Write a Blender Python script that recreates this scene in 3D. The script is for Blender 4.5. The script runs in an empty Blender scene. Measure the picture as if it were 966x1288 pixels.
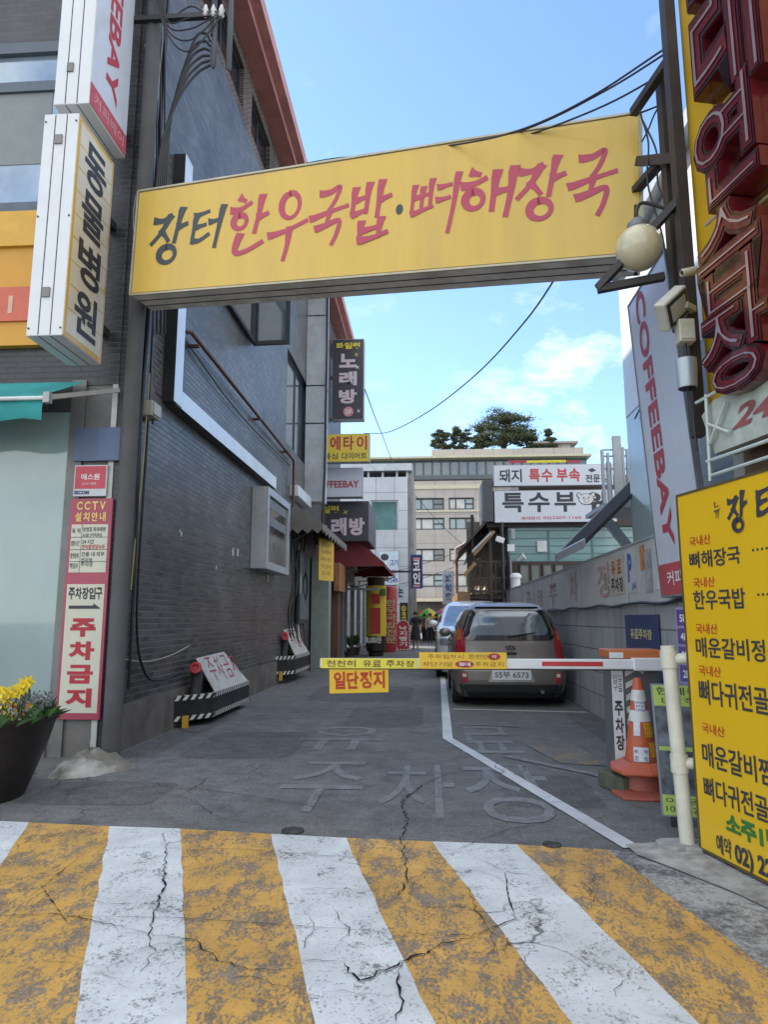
import bpy, bmesh, math, random
import numpy as np
from mathutils import Matrix, Vector
random.seed(7)
rad = math.radians
SC = bpy.context.scene
COL = SC.collection

# ------------------------------------------------------------------ camera, sky, sun, exposure
F, H, PIT, YAW = 860.0, 1.3, rad(8.92), rad(3.75)
cd = bpy.data.cameras.new('camera'); cam = bpy.data.objects.new('camera', cd); COL.objects.link(cam)
cd.sensor_fit = 'VERTICAL'; cd.sensor_height = 36.0; cd.lens = F/1288*36
cd.clip_start = 0.05; cd.clip_end = 2000
cam.location = (0, 0, H); cam.rotation_euler = (rad(90)+PIT, 0, YAW)
SC.camera = cam
SUN = Vector((-1.135, .725, 1.377)).normalized()
SUN_EL = math.asin(SUN.z); SUN_AZ = math.atan2(SUN.x, SUN.y)
w = bpy.data.worlds.new('World'); SC.world = w; w.use_nodes = True
nt = w.node_tree; nt.nodes.clear()
def N(nt, t, **k):
    n = nt.nodes.new(t)
    for a, b in k.items():
        if a in n.inputs: n.inputs[a].default_value = b
        else: setattr(n, a, b)
    return n
sky = N(nt, 'ShaderNodeTexSky'); sky.sky_type = 'NISHITA'; sky.sun_disc = False
sky.sun_elevation = SUN_EL; sky.sun_rotation = SUN_AZ % (2*math.pi)
sky.air_density = 1.0; sky.dust_density = 0.1; sky.ozone_density = 4.0
bg = N(nt, 'ShaderNodeBackground', Strength=0.15); out = N(nt, 'ShaderNodeOutputWorld')
# small white clouds: noise over the view direction, only in one low patch of the sky
tc = N(nt, 'ShaderNodeTexCoord')
mp = N(nt, 'ShaderNodeMapping'); mp.inputs['Scale'].default_value = (3.0, 3.0, 6.0)
no = N(nt, 'ShaderNodeTexNoise', Scale=2.2, Detail=9.0, Roughness=0.62)
rp = N(nt, 'ShaderNodeMapRange'); rp.inputs['From Min'].default_value = .50; rp.inputs['From Max'].default_value = .72
dot = N(nt, 'ShaderNodeVectorMath', operation='DOT_PRODUCT')
_cd = Vector((.215, .929, .30)).normalized(); dot.inputs[1].default_value = _cd
nrm = N(nt, 'ShaderNodeVectorMath', operation='NORMALIZE')
cone = N(nt, 'ShaderNodeMapRange'); cone.inputs['From Min'].default_value = .978; cone.inputs['From Max'].default_value = .998
wide = N(nt, 'ShaderNodeMapRange'); wide.inputs['From Min'].default_value = .60; wide.inputs['From Max'].default_value = .80
wide.inputs['To Max'].default_value = .28
ad = N(nt, 'ShaderNodeMath', operation='MAXIMUM'); mu = N(nt, 'ShaderNodeMath', operation='MULTIPLY')
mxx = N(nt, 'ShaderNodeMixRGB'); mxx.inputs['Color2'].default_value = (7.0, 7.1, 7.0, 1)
L = nt.links.new
L(tc.outputs['Generated'], nrm.inputs[0]); L(nrm.outputs[0], mp.inputs[0]); L(mp.outputs[0], no.inputs['Vector'])
L(nrm.outputs[0], dot.inputs[0]); L(dot.outputs['Value'], cone.inputs[0])
L(no.outputs['Fac'], rp.inputs[0]); L(no.outputs['Fac'], wide.inputs[0])
wm = N(nt, 'ShaderNodeMath', operation='MULTIPLY'); L(rp.outputs[0], wm.inputs[0]); L(cone.outputs[0], wm.inputs[1])
L(wm.outputs[0], ad.inputs[0]); L(wide.outputs[0], ad.inputs[1])
fq = N(nt, 'ShaderNodeMath', operation='MULTIPLY'); fq.inputs[1].default_value = .55; L(ad.outputs[0], fq.inputs[0])
# unseen broken bank of bright cloud, added behind the camera to lift the shade
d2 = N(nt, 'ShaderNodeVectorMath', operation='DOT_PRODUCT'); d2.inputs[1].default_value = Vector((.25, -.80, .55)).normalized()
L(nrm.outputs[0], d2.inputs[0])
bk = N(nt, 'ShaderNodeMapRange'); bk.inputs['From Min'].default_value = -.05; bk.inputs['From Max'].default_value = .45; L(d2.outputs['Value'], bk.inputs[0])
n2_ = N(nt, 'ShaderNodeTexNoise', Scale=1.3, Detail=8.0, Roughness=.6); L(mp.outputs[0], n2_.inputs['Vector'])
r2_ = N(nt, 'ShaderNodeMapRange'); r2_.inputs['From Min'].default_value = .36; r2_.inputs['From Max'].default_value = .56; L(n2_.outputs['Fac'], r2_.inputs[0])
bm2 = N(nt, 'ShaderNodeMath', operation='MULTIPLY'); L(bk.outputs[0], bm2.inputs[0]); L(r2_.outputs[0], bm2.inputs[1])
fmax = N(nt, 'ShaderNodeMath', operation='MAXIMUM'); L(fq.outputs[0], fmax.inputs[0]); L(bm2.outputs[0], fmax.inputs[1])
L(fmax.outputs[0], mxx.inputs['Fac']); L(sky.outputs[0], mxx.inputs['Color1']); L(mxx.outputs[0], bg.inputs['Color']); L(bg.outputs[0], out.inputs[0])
sl = bpy.data.lights.new('sun', 'SUN'); sl.energy = 4.0; sl.angle = rad(.53); sl.color = (1, .94, .85)
so = bpy.data.objects.new('sun', sl); COL.objects.link(so); so.rotation_euler = (-SUN).to_track_quat('-Z', 'Y').to_euler(); so.location = SUN*60
SC.view_settings.view_transform = 'Standard'; SC.view_settings.look = 'None'; SC.view_settings.gamma = 1
SC.view_settings.use_curve_mapping = False; SC.view_settings.exposure = 1.15
SC.render.engine = 'CYCLES'; SC.cycles.max_bounces = 6

# ------------------------------------------------------------------ where a point of the photograph lies in the street
def ray(px, py):
    x = (px-483)/F; u = (644-py)/F
    d = np.array([x, math.cos(PIT)-u*math.sin(PIT), math.sin(PIT)+u*math.cos(PIT)])
    c, s = math.cos(YAW), math.sin(YAW)
    return np.array([c*d[0]-s*d[1], s*d[0]+c*d[1], d[2]])
def PG(px, py, z=0.0):
    d = ray(px, py); return Vector(np.array([0, 0, H])+(z-H)/d[2]*d)
def PX(px, py, x):
    d = ray(px, py); return Vector(np.array([0, 0, H])+x/d[0]*d)
def PY(px, py, y):
    d = ray(px, py); return Vector(np.array([0, 0, H])+y/d[1]*d)

class Frame:
    """a face: origin, right, up, and the normal that looks out of it"""
    def __init__(s, O, U, V=(0, 0, 1)):
        s.O = Vector(O); s.U = Vector(U).normalized(); s.V = Vector(V).normalized(); s.N = s.U.cross(s.V).normalized()
    def p(s, u, v, n=0.0): return s.O+s.U*u+s.V*v+s.N*n
    def hit(s, px, py, n=0.0):
        d = Vector(ray(px, py)); o = Vector((0, 0, H)); q = s.p(0, 0, n)
        t = (q-o).dot(s.N)/d.dot(s.N); r = o+d*t-s.O
        return r.dot(s.U), r.dot(s.V)
    def box(s, x0, y0, x1, y1, n=0.0):
        """box seen in the photograph -> u, v, width, height on this face"""
        ym, xm = (y0+y1)/2, (x0+x1)/2
        u0 = s.hit(x0, ym, n)[0]; u1 = s.hit(x1, ym, n)[0]; v0 = s.hit(xm, y1, n)[1]; v1 = s.hit(xm, y0, n)[1]
        return u0, v0, u1-u0, v1-v0

# ------------------------------------------------------------------ materials
MATS = {}
def base_mat(name):
    m = bpy.data.materials.new(name); m.use_nodes = True
    t = m.node_tree; b = t.nodes['Principled BSDF']; return m, t, b
def pm(name, rgb, rough=.6, metal=0.0, var=.18, scale=6.0, bump=0.0, bscale=40.0, dirt=None, dirt_amt=.5, coat=0.0, stretch=None, spec=.5):
    if name in MATS: return MATS[name]
    m, t, b = base_mat(name); L = t.links.new
    b.inputs['Roughness'].default_value = rough; b.inputs['Metallic'].default_value = metal
    b.inputs['Coat Weight'].default_value = coat; b.inputs['Specular IOR Level'].default_value = spec
    co = N(t, 'ShaderNodeTexCoord'); mp = N(t, 'ShaderNodeMapping')
    if stretch: mp.inputs['Scale'].default_value = stretch
    L(co.outputs['Object'], mp.inputs[0])
    n1 = N(t, 'ShaderNodeTexNoise', Scale=scale, Detail=6.0, Roughness=.6); L(mp.outputs[0], n1.inputs['Vector'])
    mr = N(t, 'ShaderNodeMapRange'); mr.inputs['From Min'].default_value = .3; mr.inputs['From Max'].default_value = .7
    mr.inputs['To Min'].default_value = 1-var; mr.inputs['To Max'].default_value = 1+var*.6
    L(n1.outputs['Fac'], mr.inputs[0])
    hv = N(t, 'ShaderNodeHueSaturation'); hv.inputs['Color'].default_value = (*rgb, 1); L(mr.outputs[0], hv.inputs['Value'])
    src = hv.outputs[0]
    if dirt:
        n2 = N(t, 'ShaderNodeTexNoise', Scale=scale*.55, Detail=8.0, Roughness=.7); L(mp.outputs[0], n2.inputs['Vector'])
        r2 = N(t, 'ShaderNodeMapRange'); r2.inputs['From Min'].default_value = .48; r2.inputs['From Max'].default_value = .72
        r2.inputs['To Max'].default_value = dirt_amt; L(n2.outputs['Fac'], r2.inputs[0])
        mx = N(t, 'ShaderNodeMixRGB'); mx.inputs['Color2'].default_value = (*dirt, 1)
        L(r2.outputs[0], mx.inputs['Fac']); L(src, mx.inputs['Color1']); src = mx.outputs[0]
    L(src, b.inputs['Base Color'])
    if bump:
        n3 = N(t, 'ShaderNodeTexNoise', Scale=bscale, Detail=4.0); L(co.outputs['Object'], n3.inputs['Vector'])
        bp = N(t, 'ShaderNodeBump', Strength=bump, Distance=.01); L(n3.outputs['Fac'], bp.inputs['Height']); L(bp.outputs[0], b.inputs['Normal'])
    rr = N(t, 'ShaderNodeMapRange'); rr.inputs['To Min'].default_value = max(.03, rough-.1); rr.inputs['To Max'].default_value = min(1, rough+.1)
    L(n1.outputs['Fac'], rr.inputs[0]); L(rr.outputs[0], b.inputs['Roughness'])
    MATS[name] = m; return m
def glassy(name, rgb, rough=.06, spec=1.0):
    """glass seen from outside with a dark or curtained room behind it"""
    return pm(name, rgb, rough, 0, .35, 1.2, spec=spec, coat=.6)
def tile_mat(name, axis, bw, bh, mortar, c1, c2, cm, rough=.35, bump=.5, offset=.5, stain=None, stain_amt=.6, spec=.5, var=.5, mrough=None):
    """bricks or tiles laid in the wall's own metres; axis 'x': wall faces +-X, 'y': wall faces +-Y"""
    m, t, b = base_mat(name); L = t.links.new
    co = N(t, 'ShaderNodeTexCoord'); sp = N(t, 'ShaderNodeSeparateXYZ'); cb = N(t, 'ShaderNodeCombineXYZ')
    L(co.outputs['Object'], sp.inputs[0]); L(sp.outputs['Y' if axis == 'x' else 'X'], cb.inputs[0]); L(sp.outputs['Z'], cb.inputs[1])
    br = N(t, 'ShaderNodeTexBrick'); br.offset = offset
    br.inputs['Scale'].default_value = 1.0; br.inputs['Brick Width'].default_value = bw; br.inputs['Row Height'].default_value = bh
    br.inputs['Mortar Size'].default_value = mortar; br.inputs['Mortar Smooth'].default_value = .2
    br.inputs['Color1'].default_value = (*c1, 1); br.inputs['Color2'].default_value = (*c2, 1); br.inputs['Mortar'].default_value = (*cm, 1)
    L(cb.outputs[0], br.inputs['Vector']); src = br.outputs['Color']
    n1 = N(t, 'ShaderNodeTexNoise', Scale=.9, Detail=8.0, Roughness=.65); L(co.outputs['Object'], n1.inputs['Vector'])
    mr = N(t, 'ShaderNodeMapRange'); mr.inputs['From Min'].default_value = .3; mr.inputs['From Max'].default_value = .7
    mr.inputs['To Min'].default_value = 1-var; mr.inputs['To Max'].default_value = 1+var*.7; L(n1.outputs['Fac'], mr.inputs[0])
    hv = N(t, 'ShaderNodeHueSaturation'); L(src, hv.inputs['Color']); L(mr.outputs[0], hv.inputs['Value']); src = hv.outputs[0]
    if stain:
        mp = N(t, 'ShaderNodeMapping'); mp.inputs['Scale'].default_value = (1.4, 1.4, .35) ; L(co.outputs['Object'], mp.inputs[0])
        n2 = N(t, 'ShaderNodeTexNoise', Scale=1.1, Detail=9.0, Roughness=.7); L(mp.outputs[0], n2.inputs['Vector'])
        r2 = N(t, 'ShaderNodeMapRange'); r2.inputs['From Min'].default_value = .54; r2.inputs['From Max'].default_value = .74
        r2.inputs['To Max'].default_value = stain_amt; L(n2.outputs['Fac'], r2.inputs[0])
        mx = N(t, 'ShaderNodeMixRGB'); mx.inputs['Color2'].default_value = (*stain, 1); L(r2.outputs[0], mx.inputs['Fac']); L(src, mx.inputs['Color1']); src = mx.outputs[0]
    L(src, b.inputs['Base Color'])
    b.inputs['Specular IOR Level'].default_value = spec
    rr = N(t, 'ShaderNodeMapRange'); rr.inputs['To Min'].default_value = rough; rr.inputs['To Max'].default_value = mrough or min(1, rough+.4)
    L(br.outputs['Fac'], rr.inputs[0]); L(rr.outputs[0], b.inputs['Roughness'])
    iv = N(t, 'ShaderNodeMath', operation='SUBTRACT'); iv.inputs[0].default_value = 1.0; L(br.outputs['Fac'], iv.inputs[1])
    n3 = N(t, 'ShaderNodeTexNoise', Scale=14.0, Detail=3.0); L(co.outputs['Object'], n3.inputs['Vector'])
    a = N(t, 'ShaderNodeMath', operation='MULTIPLY_ADD'); a.inputs[1].default_value = .5; L(n3.outputs['Fac'], a.inputs[0]); L(iv.outputs[0], a.inputs[2])
    bp = N(t, 'ShaderNodeBump', Strength=bump, Distance=.006); L(a.outputs[0], bp.inputs['Height']); L(bp.outputs[0], b.inputs['Normal'])
    MATS[name] = m; return m
def asphalt_nodes(t):
    """asphalt colour socket and height socket, in street metres"""
    L = t.links.new
    co = N(t, 'ShaderNodeTexCoord')
    n0 = N(t, 'ShaderNodeTexNoise', Scale=.45, Detail=7.0, Roughness=.62); L(co.outputs['Object'], n0.inputs['Vector'])
    n1 = N(t, 'ShaderNodeTexNoise', Scale=150.0, Detail=3.0); L(co.outputs['Object'], n1.inputs['Vector'])
    n2 = N(t, 'ShaderNodeTexNoise', Scale=5.0, Detail=9.0, Roughness=.75); L(co.outputs['Object'], n2.inputs['Vector'])
    cr = N(t, 'ShaderNodeValToRGB'); e = cr.color_ramp.elements
    e[0].position = .3; e[0].color = (.098, .100, .102, 1); e[1].position = .72; e[1].color = (.165, .166, .166, 1)
    L(n0.outputs['Fac'], cr.inputs[0])
    m1 = N(t, 'ShaderNodeMapRange'); m1.inputs['From Min'].default_value = .3; m1.inputs['From Max'].default_value = .7; m1.inputs['To Min'].default_value = .45; m1.inputs['To Max'].default_value = 1.7
    L(n1.outputs['Fac'], m1.inputs[0])
    m2 = N(t, 'ShaderNodeMapRange'); m2.inputs['From Min'].default_value = .35; m2.inputs['From Max'].default_value = .68; m2.inputs['To Min'].default_value = .68; m2.inputs['To Max'].default_value = 1.28
    L(n2.outputs['Fac'], m2.inputs[0])
    nm = N(t, 'ShaderNodeTexNoise', Scale=38.0, Detail=5.0, Roughness=.8); L(co.outputs['Object'], nm.inputs['Vector'])
    m3 = N(t, 'ShaderNodeMapRange'); m3.inputs['From Min'].default_value = .32; m3.inputs['From Max'].default_value = .68; m3.inputs['To Min'].default_value = .62; m3.inputs['To Max'].default_value = 1.4
    L(nm.outputs['Fac'], m3.inputs[0])
    # pale stones showing in the worn surface, dark oil spots
    vs = N(t, 'ShaderNodeTexVoronoi', Scale=85.0); L(co.outputs['Object'], vs.inputs['Vector'])
    sg = N(t, 'ShaderNodeMapRange'); sg.inputs['From Min'].default_value = .12; sg.inputs['From Max'].default_value = .26; sg.inputs['To Min'].default_value = 1.55; sg.inputs['To Max'].default_value = .95; L(vs.outputs['Distance'], sg.inputs[0])
    no_ = N(t, 'ShaderNodeTexNoise', Scale=1.9, Detail=4.0, Roughness=.5); L(co.outputs['Object'], no_.inputs['Vector'])
    oi = N(t, 'ShaderNodeMapRange'); oi.inputs['From Min'].default_value = .60; oi.inputs['From Max'].default_value = .74; oi.inputs['To Min'].default_value = 1.0; oi.inputs['To Max'].default_value = .62; L(no_.outputs['Fac'], oi.inputs[0])
    ma_ = N(t, 'ShaderNodeMath', operation='MULTIPLY'); L(m1.outputs[0], ma_.inputs[0]); L(m3.outputs[0], ma_.inputs[1])
    mb_ = N(t, 'ShaderNodeMath', operation='MULTIPLY'); L(sg.outputs[0], mb_.inputs[0]); L(oi.outputs[0], mb_.inputs[1])
    mc_ = N(t, 'ShaderNodeMath', operation='MULTIPLY'); L(ma_.outputs[0], mc_.inputs[0]); L(mb_.outputs[0], mc_.inputs[1])
    mm = N(t, 'ShaderNodeMath', operation='MULTIPLY'); L(mc_.outputs[0], mm.inputs[0]); L(m2.outputs[0], mm.inputs[1])
    hv = N(t, 'ShaderNodeHueSaturation'); L(cr.outputs[0], hv.inputs['Color']); L(mm.outputs[0], hv.inputs['Value'])
    # hairline crazing, only in patches
    wv = N(t, 'ShaderNodeTexNoise', Scale=3.0, Detail=5.0); L(co.outputs['Object'], wv.inputs['Vector'])
    ma = N(t, 'ShaderNodeVectorMath', operation='MULTIPLY_ADD'); ma.inputs[1].default_value = (.35, .35, .35); L(wv.outputs['Color'], ma.inputs[0]); L(co.outputs['Object'], ma.inputs[2])
    vo = N(t, 'ShaderNodeTexVoronoi', Scale=1.7); vo.feature = 'DISTANCE_TO_EDGE'; L(ma.outputs[0], vo.inputs['Vector'])
    ck = N(t, 'ShaderNodeMapRange'); ck.inputs['From Min'].default_value = .004; ck.inputs['From Max'].default_value = .016; ck.inputs['To Min'].default_value = 1; ck.inputs['To Max'].default_value = 0
    L(vo.outputs['Distance'], ck.inputs[0])
    pk = N(t, 'ShaderNodeMapRange'); pk.inputs['From Min'].default_value = .52; pk.inputs['From Max'].default_value = .6; L(n0.outputs['Fac'], pk.inputs[0])
    cm = N(t, 'ShaderNodeMath', operation='MULTIPLY'); L(ck.outputs[0], cm.inputs[0]); L(pk.outputs[0], cm.inputs[1])
    c8 = N(t, 'ShaderNodeMath', operation='MULTIPLY'); c8.inputs[1].default_value = .75; L(cm.outputs[0], c8.inputs[0])
    mx = N(t, 'ShaderNodeMixRGB'); mx.inputs['Color2'].default_value = (.02, .02, .022, 1); L(c8.outputs[0], mx.inputs['Fac']); L(hv.outputs[0], mx.inputs['Color1'])
    return co, mx.outputs[0], n1.outputs['Fac'], c8.outputs[0]
def asphalt_mat(name):
    m, t, b = base_mat(name); co, c, h, k = asphalt_nodes(t)
    t.links.new(c, b.inputs['Base Color']); b.inputs['Roughness'].default_value = .82
    bp = N(t, 'ShaderNodeBump', Strength=.6, Distance=.004); t.links.new(h, bp.inputs['Height']); t.links.new(bp.outputs[0], b.inputs['Normal'])
    return m
def paint_mat(name, rgb, wear_lo, wear_hi, scale=4.0, streak=(1, 1, 1), rough=.6, keep=1.0, pit=.80, bare=1.0):
    """road paint worn through to the asphalt below; wear_lo..wear_hi: noise band in which it flakes"""
    m, t, b = base_mat(name); L = t.links.new; co, c, h, k = asphalt_nodes(t)
    mp = N(t, 'ShaderNodeMapping'); mp.inputs['Scale'].default_value = streak; L(co.outputs['Object'], mp.inputs[0])
    na = N(t, 'ShaderNodeTexNoise', Scale=scale, Detail=12.0, Roughness=.72); L(mp.outputs[0], na.inputs['Vector'])
    nb = N(t, 'ShaderNodeTexNoise', Scale=scale*9, Detail=6.0, Roughness=.7); L(mp.outputs[0], nb.inputs['Vector'])
    s = N(t, 'ShaderNodeMath', operation='MULTIPLY_ADD'); s.inputs[1].default_value = .75; L(nb.outputs['Fac'], s.inputs[0]); L(na.outputs['Fac'], s.inputs[2])
    wr = N(t, 'ShaderNodeMapRange'); wr.inputs['From Min'].default_value = wear_lo; wr.inputs['From Max'].default_value = wear_hi; L(s.outputs[0], wr.inputs[0])
    wr.inputs['To Max'].default_value = bare; wr.inputs['To Min'].default_value = 1-keep
    pv = N(t, 'ShaderNodeTexNoise', Scale=70.0, Detail=5.0, Roughness=.75); L(co.outputs['Object'], pv.inputs['Vector'])
    pa = N(t, 'ShaderNodeMath', operation='MULTIPLY_ADD'); pa.inputs[1].default_value = .35; L(na.outputs['Fac'], pa.inputs[0]); L(pv.outputs['Fac'], pa.inputs[2])
    pw = N(t, 'ShaderNodeMapRange'); pw.inputs['From Min'].default_value = pit; pw.inputs['From Max'].default_value = pit+.07; pw.inputs['To Max'].default_value = .9; L(pa.outputs[0], pw.inputs[0])
    wmx = N(t, 'ShaderNodeMath', operation='MAXIMUM'); L(wr.outputs[0], wmx.inputs[0]); L(pw.outputs[0], wmx.inputs[1]); wr = wmx
    n3 = N(t, 'ShaderNodeTexNoise', Scale=1.6, Detail=8.0, Roughness=.7); L(co.outputs['Object'], n3.inputs['Vector'])
    mr = N(t, 'ShaderNodeMapRange'); mr.inputs['From Min'].default_value = .3; mr.inputs['From Max'].default_value = .7; mr.inputs['To Min'].default_value = .66; mr.inputs['To Max'].default_value = 1.08; L(n3.outputs['Fac'], mr.inputs[0])
    hv = N(t, 'ShaderNodeHueSaturation'); hv.inputs['Color'].default_value = (*rgb, 1); L(mr.outputs[0], hv.inputs['Value'])
    mx = N(t, 'ShaderNodeMixRGB'); L(wr.outputs[0], mx.inputs['Fac']); L(hv.outputs[0], mx.inputs['Color1']); L(c, mx.inputs['Color2'])
    m2 = N(t, 'ShaderNodeMixRGB'); m2.inputs['Color2'].default_value = (.02, .02, .022, 1); L(k, m2.inputs['Fac']); L(mx.outputs[0], m2.inputs['Color1'])
    L(m2.outputs[0], b.inputs['Base Color']); b.inputs['Roughness'].default_value = rough
    iv = N(t, 'ShaderNodeMath', operation='MULTIPLY_ADD'); iv.inputs[1].default_value = -1.2; L(wr.outputs[0], iv.inputs[0]); L(h, iv.inputs[2])
    bp = N(t, 'ShaderNodeBump', Strength=.5, Distance=.004); L(iv.outputs[0], bp.inputs['Height']); L(bp.outputs[0], b.inputs['Normal'])
    return m

# ------------------------------------------------------------------ objects
INV = {}
def tag(o, label=None, cat=None, group=None, kind=None):
    if label: o['label'] = label
    if cat: o['category'] = cat
    if group: o['group'] = group
    if kind: o['kind'] = kind
    return o
def thing(name, label, cat, loc, group=None, rz=0.0):
    o = bpy.data.objects.new(name, None); COL.objects.link(o); o.empty_display_size = .2
    o.location = loc; o.rotation_euler = (0, 0, rz)
    INV[o.name] = (Matrix.Translation(Vector(loc)) @ Matrix.Rotation(rz, 4, 'Z')).inverted()
    return tag(o, label, cat, group)
_TXT = {}
TMP = bpy.data.scenes.new('type_setting')
def text_mesh(s, bold):
    key = (s, bold)
    if key not in _TXT:
        c = bpy.data.curves.new('t', 'FONT'); c.body = s; c.resolution_u = 3; c.offset = bold
        o = bpy.data.objects.new('t', c); TMP.collection.objects.link(o)
        TMP.view_layers[0].update(); dg = TMP.view_layers[0].depsgraph; me = bpy.data.meshes.new_from_object(o.evaluated_get(dg))
        v = np.array([x.co[:] for x in me.vertices]).reshape(-1, 3); f = [tuple(p.vertices) for p in me.polygons]
        bpy.data.objects.remove(o); bpy.data.curves.remove(c); bpy.data.meshes.remove(me)
        lo, hi = v.min(0), v.max(0)
        _TXT[key] = ((v[:, :2]-lo[:2])/np.maximum(hi[:2]-lo[:2], 1e-6), f, (hi-lo)[:2])
    return _TXT[key]
class MB:
    def __init__(s): s.v = []; s.f = []
    def add(s, vs, fs):
        b = len(s.v); s.v += [Vector(q) for q in vs]; s.f += [tuple(b+i for i in f) for f in fs]; return s
    def quad(s, *p): return s.add(p, [tuple(range(len(p)))])
    def box(s, c, d, rot=None):
        x, y, z = d[0]/2, d[1]/2, d[2]/2
        vs = [Vector((a*x, b*y, e*z)) for a in (-1, 1) for b in (-1, 1) for e in (-1, 1)]
        if rot is not None: vs = [rot @ q for q in vs]
        return s.add([q+Vector(c) for q in vs], [(0, 1, 3, 2), (4, 6, 7, 5), (0, 4, 5, 1), (2, 3, 7, 6), (0, 2, 6, 4), (1, 5, 7, 3)])
    def bb(s, x0, x1, y0, y1, z0, z1): return s.box(((x0+x1)/2, (y0+y1)/2, (z0+z1)/2), (x1-x0, y1-y0, z1-z0))
    def fbox(s, F, u0, u1, v0, v1, n0, n1):
        vs = [F.p(a, b, c) for a in (u0, u1) for b in (v0, v1) for c in (n0, n1)]
        return s.add(vs, [(0, 1, 3, 2), (4, 6, 7, 5), (0, 4, 5, 1), (2, 3, 7, 6), (0, 2, 6, 4), (1, 5, 7, 3)])
    def rim(s, F, u0, u1, v0, v1, wd, n0, n1):
        s.fbox(F, u0, u0+wd, v0, v1, n0, n1); s.fbox(F, u1-wd, u1, v0, v1, n0, n1)
        s.fbox(F, u0+wd, u1-wd, v0, v0+wd, n0, n1); return s.fbox(F, u0+wd, u1-wd, v1-wd, v1, n0, n1)
    def bar(s, a, b, wd, ht=None):
        a, b = Vector(a), Vector(b); d = (b-a); l = d.length; q = d.to_track_quat('Y', 'Z').to_matrix()
        return s.box((a+b)/2, (wd, l, ht or wd), q)
    def tube(s, pts, r, n=8, cap=True):
        pts = [Vector(p) for p in pts]; rs = r if isinstance(r, (list, tuple)) else [r]*len(pts)
        b = len(s.v); up = None
        for i, p in enumerate(pts):
            d = (pts[min(i+1, len(pts)-1)]-pts[max(i-1, 0)]).normalized()
            if up is None: up = Vector((0, 0, 1)) if abs(d.z) < .9 else Vector((1, 0, 0))
            x = up.cross(d); x = x.normalized() if x.length > 1e-5 else Vector((1, 0, 0)); up = d.cross(x).normalized()
            for k in range(n):
                a = 2*math.pi*k/n; s.v.append(p+(x*math.cos(a)+up*math.sin(a))*rs[i])
        for i in range(len(pts)-1):
            for k in range(n):
                k2 = (k+1) % n; s.f.append((b+i*n+k, b+i*n+k2, b+(i+1)*n+k2, b+(i+1)*n+k))
        if cap:
            s.f.append(tuple(b+k for k in range(n))[::-1]); s.f.append(tuple(b+(len(pts)-1)*n+k for k in range(n)))
        return s
    def lathe(s, c, prof, n=24, axis=None, sq=None):
        """prof: (radius, height) pairs about the vertical (or axis) through c"""
        c = Vector(c); q = Vector(axis).to_track_quat('Z', 'Y').to_matrix() if axis is not None else Matrix.Identity(3); b = len(s.v)
        for r, h in prof:
            for k in range(n):
                a = 2*math.pi*k/n; x, y = math.cos(a), math.sin(a)
                if sq: e = (abs(x)**sq+abs(y)**sq)**(-1/sq); x, y = x*e, y*e
                s.v.append(c+q @ Vector((r*x, r*y, h)))
        for i in range(len(prof)-1):
            for k in range(n):
                k2 = (k+1) % n; s.f.append((b+i*n+k, b+i*n+k2, b+(i+1)*n+k2, b+(i+1)*n+k))
        if prof[0][0] > 1e-4: s.f.append(tuple(b+k for k in range(n))[::-1])
        if prof[-1][0] > 1e-4: s.f.append(tuple(b+(len(prof)-1)*n+k for k in range(n)))
        return s
    def ball(s, c, r, n=16, sc=(1, 1, 1)):
        b = len(s.v); self = s
        prof = [(math.sin(math.pi*i/n)*r, -math.cos(math.pi*i/n)*r) for i in range(n+1)]
        s.lathe((0, 0, 0), prof, n*2)
        for i in range(b, len(s.v)): s.v[i] = Vector((s.v[i].x*sc[0], s.v[i].y*sc[1], s.v[i].z*sc[2]))+Vector(c)
        return s
    def prism(s, poly, z0, z1):
        n = len(poly); return s.add([Vector((x, y, z0)) for x, y in poly]+[Vector((x, y, z1)) for x, y in poly],
            [tuple(range(n))[::-1], tuple(range(n, 2*n))]+[(i, (i+1) % n, n+(i+1) % n, n+i) for i in range(n)])
    def fpoly(s, F, pts, n0, n1=None):
        k = len(pts)
        if n1 is None: return s.add([F.p(u, v, n0) for u, v in pts], [tuple(range(k))])
        return s.add([F.p(u, v, n0) for u, v in pts]+[F.p(u, v, n1) for u, v in pts],
            [tuple(range(k))[::-1], tuple(range(k, 2*k))]+[(i, (i+1) % k, k+(i+1) % k, k+i) for i in range(k)])
    def text(s, F, st, u, v, wd, ht, n=.003, bold=.02, depth=0.0, rot=0, slant=0.0):
        """the words st fitted into the box (u, v, wd, ht) of face F; rot 90: read downwards"""
        q, f, sz = text_mesh(st, bold)
        vs = []
        for dn in ((n,) if not depth else (n, n-depth)):
            for a, b in q:
                a = a+slant*(b-.5)
                if rot == 90: uu, vv = u+b*wd, v+(1-a)*ht
                else: uu, vv = u+a*wd, v+b*ht
                vs.append(F.p(uu, vv, dn))
        fs = list(f)
        if depth:
            m = len(q); cnt = {}
            for p in f:
                for i in range(len(p)):
                    e = (p[i], p[(i+1) % len(p)]); cnt[e] = cnt.get(e, 0)+1
            for (a, b) in cnt:
                if (b, a) not in cnt: fs.append((b, a, a+m, b+m))
        return s.add(vs, fs)
    def vtext(s, F, st, u, v, wd, ht, gap=.12, **k):
        c = ht/len(st)
        for i, ch in enumerate(st):
            if ch != ' ': s.text(F, ch, u, v+ht-(i+1)*c+c*gap/2, wd, c*(1-gap), **k)
        return s
    def line(s, F, st, u, v, wd, ht, gap=.1, **k):
        c = wd/len(st)
        for i, ch in enumerate(st):
            if ch != ' ': s.text(F, ch, u+i*c+c*gap/2, v, c*(1-gap), ht, **k)
        return s
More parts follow.
